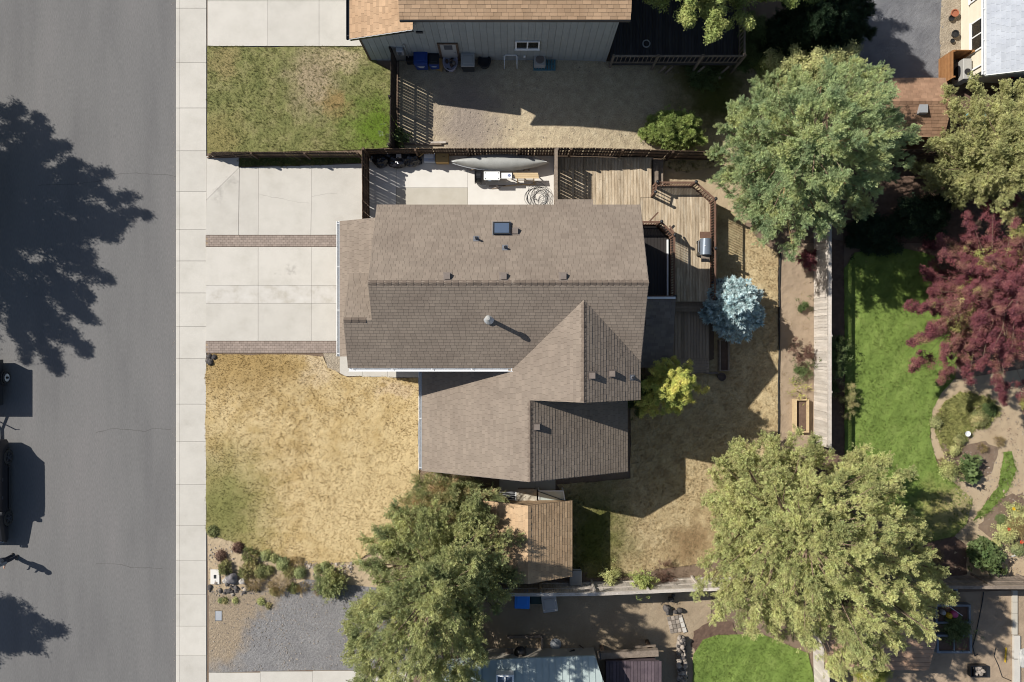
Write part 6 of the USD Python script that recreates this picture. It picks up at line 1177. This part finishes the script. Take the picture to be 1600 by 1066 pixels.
q = G(646, 92); top('black_crate', rbox(q[0] - .3, q[0] + .25, q[1] - .3, q[1] + .3, 0, .55, .02), m_black, 'black crate in the dark corner left of the navy bins', 'crate')
q = G(798, 97); wf = thing('frame', 'white tube frame like a small table standing by the house wall', 'frame', q); x, y = q[0], q[1]; zb = q[2]
part(wf, 'hoop', tube([(x - .3, y - .28, zb + .62), (x - .31, y + .02, zb + .7), (x - .25, y + .08, zb + .72), (x + .25, y + .08, zb + .72), (x + .31, y + .02, zb + .7), (x + .3, y - .28, zb + .62)], .026, 7), m_white)
for s in (-1, 1): part(wf, 'leg', tube([(x + s * .3, y - .28, zb + .62), (x + s * .31, y - .32, zb)], .024, 7), m_white); part(wf, 'leg', tube([(x + s * .28, y + .06, zb + .7), (x + s * .29, y + .1, zb)], .024, 7), m_white)
part(wf, 'seat_panel', bx(x - .2, x + .2, y + .12, y + .26, zb + .55, .6 + zb), m_galv)
q = G(843.5, 95, .4); ac = thing('cooling_unit', 'small white square unit with a round grille on the blue pallet', 'appliance', (q[0], q[1], -.0)); part(ac, 'case', rbox(q[0] - .28, q[0] + .28, q[1] - .28, q[1] + .28, .12, .6, .05), m_tanp, smooth=30); part(ac, 'grille', lathe(q[0], q[1], [(.21, .6), (.2, .612), (.06, .612), (0, .615)], 20), m_vent)
q = G(851, 101); pl = thing('pallet', 'blue-green slatted pallet under the white unit by the house', 'pallet', q)
for k in range(8): part(pl, 'slat', bx(q[0] - .55 + k * .14, q[0] - .55 + k * .14 + .095, q[1] - .3, q[1] + .35, .08, .105), m_teal)
for y in (-.28, .0, .3): part(pl, 'bearer', bx(q[0] - .55, q[0] + .53, q[1] + y - .03, q[1] + y + .03, 0, .079), m_teal)
p0 = G(684, 224); top('plank', bar(p0 + [-.35, 0, .1], p0 + [.4, .03, .1], .1, .03), m_fg, 'pale plank lying on the ground just above the dark fence', 'plank')
top('plank', bar(G(629, 227) + [0, .05, .1], G(690, 226) + [0, 0, .12], .09, .04), m_fgd, 'weathered long plank lying along the top of the dark fence foot', 'plank')

# ---------------------------------------------------------------- grill, planter, pots
q = np.array([*W(1104, 385, 1.1), 0]); gr = thing('barbecue', 'barbecue with grey-blue hood standing on the deck by the railing', 'barbecue', (q[0], q[1], zd)); x, y = q[0], q[1]; m_hood = P('hood_metal', alb(136, 146, 158), .35, .5, .3)
part(gr, 'cabinet', rbox(x - .24, x + .24, y - .36, y + .36, zd + .12, zd + .8, .02), m_dkmetal)
a = np.linspace(0, PI, 9); part(gr, 'hood', hull([(x + .27 * math.cos(t_) , y + s * .38, zd + .82 + .3 * math.sin(t_) ** .8) for t_ in a for s in (-1, 1)]), m_hood, smooth=30)
part(gr, 'side_shelf', bx(x - .2, x + .2, y - .72, y - .4, zd + .8, zd + .84), m_fgd); part(gr, 'side_shelf', bx(x - .26, x + .26, y + .42, y + .72, zd + .8, zd + .84), m_rail)
part(gr, 'handle', tube([(x - .3, y - .28, zd + .9), (x - .36, y - .25, zd + .92), (x - .36, y + .25, zd + .92), (x - .3, y + .28, zd + .9)], .015, 6), m_galv); part(gr, 'handle', bar((x - .42, y + .26, zd + .86), (x - .3, y + .2, zd + .84), .03, .03), m_black)
part(gr, 'thermometer', cyl(x - .1, y + .02, zd + 1.1, zd + 1.13, .03, n=12), m_white)
for sx in (-1, 1):
    for sy in (-1, 1): part(gr, 'wheel', (lambda v, f: (np.c_[v[:, 2] + x + sx * .22, v[:, 0] + y + sy * .3, v[:, 1] + zd + .07], f))(*lathe(0, 0, [(0, -.02), (.07, -.02), (.07, .02), (0, .02)], 12)), m_rub)
q = np.array([*W(1122, 444, -.2), 0]); brl = thing('barrel', 'round blue-grey lidded barrel beside the silvery spruce', 'barrel', (q[0], q[1], -1)); part(brl, 'drum', lathe(q[0], q[1], [(.24, -1), (.27, -.8), (.27, -.4), (.24, -.2)], 18), m_dblue); part(brl, 'lid', lathe(q[0], q[1], [(.26, -.21), (.26, -.17), (.2, -.15), (.03, -.14), (0, -.14)], 18), P('barrel_lid', alb(120, 136, 160), .5))
x0, y0 = W(1124, 531, -.6); x1, y1 = W(1139.5, 580, -.6); pb = thing('planter_box', 'long narrow planter box with black soil beside the lower deck', 'planter', ((x0 + x1) / 2, (y0 + y1) / 2, -1)); t_ = .06
for a, b, c, d_ in ((x0, x0 + t_, y1, y0), (x1 - t_, x1, y1, y0), (x0 + t_, x1 - t_, y1, y1 + t_), (x0 + t_, x1 - t_, y0 - t_, y0)): part(pb, 'side_board', bx(a, b, c, d_, -1.05, -.55), m_fgd)
part(pb, 'soil', bx(x0 + t_, x1 - t_, y1 + t_, y0 - t_, -1.0, -.72), m_soil)
q = G(1127, 589, .3); top('flower_pot', lathe(q[0], q[1], [(.14, -.95), (.19, -.6), (.21, -.6), (.21, -.55), (.17, -.55), (.16, -.62), (0, -.64)], 18), P('brown_pot', alb(96, 80, 70), .7), 'round brown pot below the narrow planter box', 'pot')
top('landscape_timber', bar((*W(1104, 582.5, -.8), -.85), (*W(1122, 583, -.8), -.85), .12, .15), m_fgd, 'short grey timber on the ground at the lower deck corner', 'timber')
# wooden bed frame by the fence
x0, y0 = W(1241, 624, -.7); x1, y1 = W(1264, 676, -.7); bf = thing('garden_bed', 'pale wooden raised bed frame filled with soil by the weathered fence', 'garden bed', ((x0 + x1) / 2, (y0 + y1) / 2, -1)); t_ = .13
for a, b, c, d_ in ((x0, x0 + t_, y1, y0), (x1 - .09, x1, y1, y0), (x0 + t_, x1 - .09, y1, y1 + .06), (x0 + t_, x1 - .09, y0 - .06, y0)): part(bf, 'side_board', bx(a, b, c, d_, -1.05, -.68), m_timber)
part(bf, 'soil', bx(x0 + t_, x1 - .09, y1 + .06, y0 - .06, -1, -.84), m_soil)
# raised beds lower right
def bed(label, r4, z=-.6, div=False, seed=0):
    x0, y0 = W(r4[0], r4[2], z); x1, y1 = W(r4[1], r4[3], z); t = thing('garden_bed', label, 'garden bed', ((x0 + x1) / 2, (y0 + y1) / 2, -1)); e = .1; mm = m_bedm
    for a, b, c, d_ in ((x0, x0 + e, y1, y0), (x1 - e, x1, y1, y0), (x0 + e, x1 - e, y1, y1 + e), (x0 + e, x1 - e, y0 - e, y0)): part(t, 'side_board', bx(a, b, c, d_, -1.05, z), mm)
    part(t, 'soil', bx(x0 + e, x1 - e, y1 + e, y0 - e, -1, z - .12), m_soil)
    if div: part(t, 'divider', bx((x0 + x1) / 2 - .03, (x0 + x1) / 2 + .03, y1 + e, y0 - e, z - .1, z - .01), mm)
    return (x0, x1, y1, y0)
m_bedm = M('blue_grey_board', [alb(120, 128, 136), alb(150, 156, 162)], scale=3, fine=.15, bump=.3, rnd=.1)
bed('raised bed with pink and yellow toys and a white stick, lower right', (1462, 1517, 945, 975)); bed('raised bed with divider and a flowering bush on it, lower right', (1464, 1519, 992, 1021), div=True); bed('small shaded raised bed directly below the grey fence', (1474, 1497, 919, 934))
for (px, py, s, m_, lb) in [(1488, 958, .16, m_pink, 'pink plastic bucket lying in the raised bed'), (1480, 960, .13, m_yel, 'yellow toy ball beside the pink bucket'), (1470, 955, .12, m_tanp, 'pale round pot at the left end of the raised bed')]:
    q = G(px, py, .35); top('garden_toy', lathe(q[0], q[1], [(.4 * s, -.72), (s, -.6), (1.05 * s, -.45), (.9 * s, -.36), (.5 * s, -.33), (0, -.36)], 14), m_, lb, 'toy', smooth=60)
top('stick', bar((*W(1485, 949, -.5), -.52), (*W(1505, 963, -.5), -.56), .03, .03), m_white, 'white stick lying across the raised bed with the toys', 'stick')
q = G(1528, 1048, .2); tt = thing('tub', 'black rectangular tub holding pale rubble at the lower right', 'tub', (q[0], q[1], -1)); e = .04
for a, b, c, d_ in ((-.42, -.38, -.28, .28), (.38, .42, -.28, .28), (-.38, .38, -.28, -.24), (-.38, .38, .24, .28)): part(tt, 'side', bx(q[0] + a, q[0] + b, q[1] + c, q[1] + d_, -1, -.68), m_black)
part(tt, 'floor', bx(q[0] - .38, q[0] + .38, q[1] - .24, q[1] + .24, -1, -.9), m_black); part(tt, 'divider', bx(q[0] - .22, q[0] - .19, q[1] - .24, q[1] + .24, -.9, -.7), m_black)
for k in range(10): v = rng(700 + k).random(2); part(tt, 'rubble', rock((q[0] - .12 + .42 * v[0], q[1] - .18 + .36 * v[1], -.82), (.1, .09, .09), 710 + k, 1), m_stone)
top('stake', bar(G(1572, 1012, .06), G(1570.5, 1035, .06), .06, .04), m_yel, 'bright yellow stake lying on the dirt at the lower right', 'stake')
cs = thing('edging', 'row of pale concrete edging blocks down the right edge of the picture', 'edging', G(1585, 990))
for a, b in ((922, 940), (940, 958), (958, 991)): p0, p1 = G(1584, a), G(1586, b - .5); part(cs, 'block', bx(p0[0] - .12, p0[0] + .12, p1[1], p0[1], -1.1, -.88), m_conc3)
for a, b in ((992, 1028), (1029, 1066), (1067, 1090)): p0, p1 = G(1586, a), G(1588, b - .5); part(cs, 'block', bx(p0[0] - .14, p0[0] + .16, p1[1], p0[1], -1.1, -.84), m_conc)
q = G(1597, 1028); v, f = rock(q + [0, 0, .12], (.26, .42, .16), 77, 4); v = v + .05 * (meshkit.fbm(v * 9, 3, 4)[:, None] - .5); top('white_bag', (v, f), m_tanp, 'white bag lying by the concrete edging at the right edge', 'bag')
hs = [G(1537, 925, .05), G(1534, 945, .05), G(1529, 970, .05), G(1524, 995, .05), G(1520, 1010, .05), G(1523, 1025, .05), G(1528, 1022, .05)]; top('garden_hose', tube(hs, .025, 6), m_black, 'black hose running down the dirt right of the raised beds', 'hose')
hs = [G(1556, 1012, .03), G(1553, 1025, .03), G(1560, 1040, .03), G(1566, 1058, .03), G(1580, 1064, .03)]; top('garden_hose', tube(hs, .018, 6), m_dkmetal, 'thin dark cable curling on the dirt near the yellow stake', 'hose')
q = G(1513, 678, .3); bb = thing('bird_bath', 'small white bird bath between the ground cover and the path', 'bird bath', (q[0], q[1], -1)); part(bb, 'bowl', lathe(q[0], q[1], [(.05, -.8), (.11, -.76), (.14, -.72), (.12, -.72), (.08, -.75), (0, -.76)], 18), m_white, smooth=50); part(bb, 'stem', lathe(q[0], q[1], [(.09, -1), (.04, -.95), (.035, -.8), (.04, -.78)], 12), m_dstone)
q = G(1586, 868, .05); an = thing('driftwood', 'bleached forked branch lying on the path at the right', 'branch', q); part(an, 'stem', tube([q + [-.2, -.05, 0], q + [0, 0, .03], q + [.15, .12, .04], q + [.2, .3, .02]], [.02, .03, .025, .012], 6), m_white)
for a, b in ((-.1, .14), (.1, -.06), (.24, .08)): part(an, 'twig', tube([q + [a * .4, b * .2, .02], q + [a, b, .06]], [.018, .008], 5), m_white)
q = G(1520, 197); top('paddling_pool', lathe(q[0], q[1], [(.62, -1), (.66, -.7), (.7, -.68), (.66, -.66), (.6, -.72), (.58, -.9), (0, -.9)], 28), m_pool, 'round pale blue pool glimpsed through the olive tree', 'pool', smooth=40)
q = G(1386, 25, .02)
for k, (px, py, s, m_, lb) in enumerate([(1490, 22, .18, P('terracotta', alb(176, 108, 78), .7), 'terracotta pot with plant remains nearest the top by the cream house'), (1486, 29, .13, m_dkmetal, 'dark small pot beside the terracotta pot'), (1491, 54, .17, m_dkmetal, 'grey-black stone shaped pot on the pebbles by the cream house'), (1488, 64, .1, m_dkmetal, 'small dark pot below the larger dark one on the pebbles')]):
    q = G(px, py, .1); top('flower_pot', lathe(q[0], q[1], [(.6 * s, -1), (s, -1 + 1.2 * s), (1.1 * s, -1 + 1.2 * s), (1.1 * s, -1 + 1.4 * s), (.85 * s, -1 + 1.4 * s), (.8 * s, -1 + 1.1 * s), (0, -1 + 1.1 * s)], 16), m_, lb, 'pot')

# ---------------------------------------------------------------- yard below the shed
cf_ = thing('cold_frame', 'milky glazed cold frame with a crumpled tarp between the house and the shed', 'cold frame', (1.6, -7.1, 0)); f4 = [(*W(842, 767, .8), .8), (*W(880, 767, .8), .8), (*W(883, 785, .6), .55), (*W(842, 785, .6), .55)]
part(cf_, 'panel', hull(f4 + [(a, b, c - .03) for a, b, c in f4]), m_poly)
for a, b in ((0, 1), (1, 2), (2, 3), (3, 0)): part(cf_, 'frame_bar', bar(np.array(f4[a]) + [0, 0, .01], np.array(f4[b]) + [0, 0, .01], .05, .05), m_white)
part(cf_, 'frame_bar', bar(np.array(f4[0]) + [-.1, 0, .03], np.array(f4[2]) + [-.1, .1, .05], .03, .03), m_dkmetal)
for a, b, c in f4: part(cf_, 'leg', bx(a - .03, a + .03, b - .03, b + .03, 0, c - .03), m_white)
x0, y0 = W(807, 765, .8); x1, y1 = W(839, 784, .8); X, Y = np.meshgrid(np.linspace(x0, x1, 24), np.linspace(y1, y0, 18), indexing='ij'); Z = .7 + .28 * (meshkit.fbm(np.c_[X.ravel() * 3.5, Y.ravel() * 3.5, np.zeros(X.size)], 4, 5) - .5).reshape(X.shape); idx = np.arange(X.size).reshape(X.shape)
tp = thing('tarp', 'crumpled beige tarp heaped beside the milky cold frame', 'tarp', (x0, y0, 0)); part(tp, 'sheet', (np.c_[X.ravel(), Y.ravel(), Z.ravel()], np.c_[idx[:-1, :-1].ravel(), idx[1:, :-1].ravel(), idx[1:, 1:].ravel(), idx[:-1, 1:].ravel()]), m_tarp, smooth=True); part(tp, 'crate', bx(x0 + .08, x1 - .08, y1 + .08, y0 - .08, 0, .55), m_fgd)
wr_ = thing('railing', 'white barred rail stacked left of the crumpled beige tarp', 'railing', (*W(793, 777, .6), 0))
for k in range(6): a, b = np.array([*W(779, 770.5 + k * 2.6, .7), .62 + .02 * k]), np.array([*W(806, 769 + k * 2.7, .7), .66 + .02 * k]); part(wr_, 'bar', bar(a, b, .03, .04), m_galv)
part(wr_, 'post', bar((*W(806, 768, .7), .75), (*W(806, 784, .7), .75), .05, .05), m_white); part(wr_, 'base', bx(*[W(779, 784, .3)[0], W(806, 784, .3)[0], W(779, 784, .3)[1], W(779, 771, .3)[1]], 0, .5), m_dkmetal)
tb2 = thing('timber_edging', 'timber bed edging in the shaded yard left of the round lid', 'edging', G(820, 1010)); p0, p1, p2 = G(792, 995, .1), G(847, 994, .1), G(847, 1024, .1); part(tb2, 'timber', bar(p0, p1, .12, .18), m_fgd); part(tb2, 'timber', bar(p1 + [0, -.06, 0], p2, .12, .18), m_fgd)
q = G(868, 1006); top('manhole_lid', cyl(q[0], q[1], q[2] + .01, q[2] + .06, .27, n=24), m_dkmetal and m_galv, 'round grey lid on the shaded dirt', 'lid')
q = G(813, 1020, .8); bq = thing('barbecue', 'black kettle barbecue by the edge of the teal metal roof', 'barbecue', (q[0], q[1], 0)); v, f = lathe(q[0], q[1], [(0, .55), (.2, .6), (.3, .75), (.3, .8), (.27, .92), (.15, 1.02), (0, 1.05)], 20); part(bq, 'kettle', (v, f), m_black, smooth=40); part(bq, 'lid_handle', bar((q[0] - .08, q[1], 1.1), (q[0] + .08, q[1], 1.1), .03, .03), m_fgd); part(bq, 'side_table', bx(q[0] - .7, q[0] - .35, q[1] - .25, q[1] + .15, .7, .74), m_fgd); part(bq, 'cover', rock((q[0] + .05, q[1] - .35, .55), (.32, .3, .4), 812, 2), m_bag)
for k in range(3): a = k * 2.1; part(bq, 'leg', bar((q[0] + .15 * math.cos(a), q[1] + .15 * math.sin(a), .62), (q[0] + .3 * math.cos(a), q[1] + .3 * math.sin(a), 0), .03, .03), m_dkmetal)
q = G(872, 1027); yt = thing('garden_tool', 'yellow tool lying in front of the teal roof', 'tool', q); part(yt, 'case', rbox(q[0] - .32, q[0] + .2, q[1] - .09, q[1] + .1, q[2], q[2] + .22, .03), m_yel); part(yt, 'handle', tube([q + [.1, 0, .22], q + [.25, .08, .3], q + [.45, .12, .2]], .03, 7), m_black)
q = G(893, 1021); sc_ = thing('solar_panel', 'dark flat panel leaning in the yard near the grey beam', 'panel', q); p0, p1 = q + [-.05, .3, .45], q + [.1, -.3, .1]; part(sc_, 'panel', bar(p0, p1, .36, .03, (.3, 0, 1)), m_dkmetal); part(sc_, 'foot', bar(p0, (p0[0], p0[1] - .1, q[2]), .04, .04), m_dkmetal)
q = G(917, 1018); bm_ = thing('broom', 'dark broom lying by the left end of the grey beam', 'broom', q); part(bm_, 'handle', bar(G(905, 1008, .05), G(920, 1019, .12), .04, .04), m_fd); part(bm_, 'head', rock(G(922, 1021, .15), (.2, .16, .12), 91, 2), m_black)
q = G(1057, 977); pv = thing('paver_patch', 'small patch of pale pavers on the sunny dirt', 'paving', q)
for i in range(4):
    for j in range(4):
        c = G(1045 + 6 * i + 1.5 * j, 966.5 + 6.6 * j - i * 1.0); part(pv, 'paver', rot((lambda b: b)(bx(-.085, .085, -.095, .095, c[2] + .0, c[2] + .045 + .006 * ((i * 7 + j * 3) % 3))), .2, (0, 0)) if False else (lambda b: (b[0] + [c[0], c[1], 0], b[1]))(rot(bx(-.085, .085, -.095, .095, c[2], c[2] + .045 + .005 * ((i * 7 + j * 3) % 3)), .22, (0, 0))), m_stone)
for j in range(3): c = G(1064 + 2.6 * j, 968 + 8 * j); part(pv, 'paver', (lambda b: (b[0] + [c[0], c[1], 0], b[1]))(rot(bx(-.09, .09, -.115, .115, c[2], c[2] + .06), .3, (0, 0))), m_conc)
rw = thing('rock_wall', 'low wall of grey rocks along the edge of the lower lawn', 'wall', G(1062, 1030)); r_ = rng(404)
for k in range(230):
    py = 996 + 84 * k / 230 + 2 * r_.normal(); px = 1058 + 12 * r_.random() + (py - 996) * .03; c = G(px, py, .04 + .4 * r_.random()); s = .045 + .065 * r_.random(); part(rw, 'rock', rock(c, (s, s * (.8 + .5 * r_.random()), s * .8), 420 + k, 1), m_stone if k * 7 % 5 else m_dstone)
for k, (px, py, s) in enumerate([(1048, 936, .13), (1041, 950, .16), (1055, 956, .1), (1062, 953, .12), (1043, 958, .09), (1052, 930, .08)]):
    c = G(px, py, .1); top('garden_rock', rock(c + [0, 0, s * .4], (s, s * .9, s * 1.1), 480 + k, 2), m_dstone, ['dark rock closest to the pale fence foot, upper middle of its cluster', 'biggest dark rock left in the cluster above the pavers', 'small dark rock standing in the middle of the cluster above the pavers', 'dark rock furthest right in the cluster above the pavers', 'small dark rock at the lower left of the cluster above the pavers', 'smallest dark rock touching the fence shadow'][k], 'rock', 'dark rocks above the pavers')
# rocks and utility covers at the front
r_ = rng(505)
rr_ = thing('rock_border', 'row of dark jagged rocks between the planting bed and the grey gravel drive', 'rocks', G(360, 922))
for k in range(46): px = 326 + 78 * r_.random(); py = 922 + 5 * r_.normal() - (px - 326) * .01; s = .04 + .065 * r_.random(); part(rr_, 'rock', rock(G(px, py, s * .4), (s, s * .9, s * .85), 520 + k, 1), m_dstone if r_.random() < .75 else m_stone)
rr2 = thing('rock_border', 'small heap of dark rocks at the lawn corner by the brick strip', 'rocks', G(330, 562))
for k in range(13): px = 324 + 14 * r_.random(); py = 555 + 14 * r_.random(); s = .05 + .08 * r_.random(); part(rr2, 'rock', rock(G(px, py, s * .4), (s, s, s * .8), 580 + k, 1), m_dstone)
rr3 = thing('rock_border', 'scatter of pale stones along the lawn edge at the head of the planting bed', 'rocks', G(480, 885))
for k in range(70): px = 455 + 95 * r_.random(); py = 880 + (22 if k % 2 else 10) * r_.random(); s = .035 + .05 * r_.random() ** 2; part(rr3, 'stone', rock(G(px, py, s * .3), (s, s, s * .7), 600 + k, 1), m_stone)
c = G(364, 903); bo = top('boulder', rock(c + [0, 0, .1], (.24, .24, .24), 41, 3), M('grey_boulder', [alb(108, 104, 106), alb(140, 136, 136)], scale=4, fine=.15, bump=.4), 'largest smooth dark grey boulder among the front shrubs', 'boulder', smooth=50)
for px, py, s, lb in ((354, 906, .13, 'pale flat boulder wedged left of the dark grey boulder'), (380, 907, .14, 'pale pointed boulder wedged right of the dark grey boulder')): c = G(px, py); top('boulder', rock(c + [0, 0, .1], (s, s, s * .9), 44, 2), M('pale_boulder' + str(px), [alb(190, 182, 172), alb(214, 206, 196)], scale=4, fine=.15, bump=.4), lb, 'boulder')
q = G(336.5, 901); uc = thing('utility_cover', 'white concrete utility cover at the sidewalk edge of the planting bed', 'utility cover', q); part(uc, 'lid', rbox(q[0] - .22, q[0] + .22, q[1] - .36, q[1] + .36, -.1, .07, .015), m_conc2); part(uc, 'latch', rbox(q[0] - .05, q[0] + .07, q[1] - .08, q[1] + .1, .069, .082, .005), m_dkmetal); part(uc, 'bolt', cyl(q[0] + .02, q[1] - .2, .06, .076, .025, n=8), m_dkmetal)
q = G(342, 962); uc = thing('utility_cover', 'blue-grey metal cover set in the brown part of the gravel drive', 'utility cover', q); part(uc, 'frame', rbox(q[0] - .18, q[0] + .18, q[1] - .25, q[1] + .25, -.1, .035, .01), m_dkmetal); part(uc, 'lid', rbox(q[0] - .155, q[0] + .155, q[1] - .225, q[1] + .225, -.05, .045, .006), m_galv)

# ---------------------------------------------------------------- descriptions of the setting that is stuff
for n, l, c in (('front_lawn', 'dry straw coloured front lawn between sidewalk and house', 'lawn'), ('neighbour_lawn', 'patchy green and bare lawn below the neighbour driveway', 'lawn'), ('fence_verge', 'narrow weedy strip in the shadow of the low picket fence', 'grass'), ('back_lawn', 'dry yellow back lawn between the house and the soil bed', 'lawn'), ('right_lawn', 'lush green mown lawn right of the lattice fence', 'lawn'),
               ('ground_cover', 'yellow-green ground cover patch below the red tree', 'ground cover'), ('grass_strip', 'thin crescent of green grass beside the garden path', 'grass'), ('lower_lawn', 'green lawn corner at the bottom edge beside the rock wall', 'lawn'), ('fence_corner_weeds', 'dry weeds in the corner below the dark board fence by the deck steps', 'weeds')):
    tag(stage.GetPrimAtPath('/World/' + n), l, c)
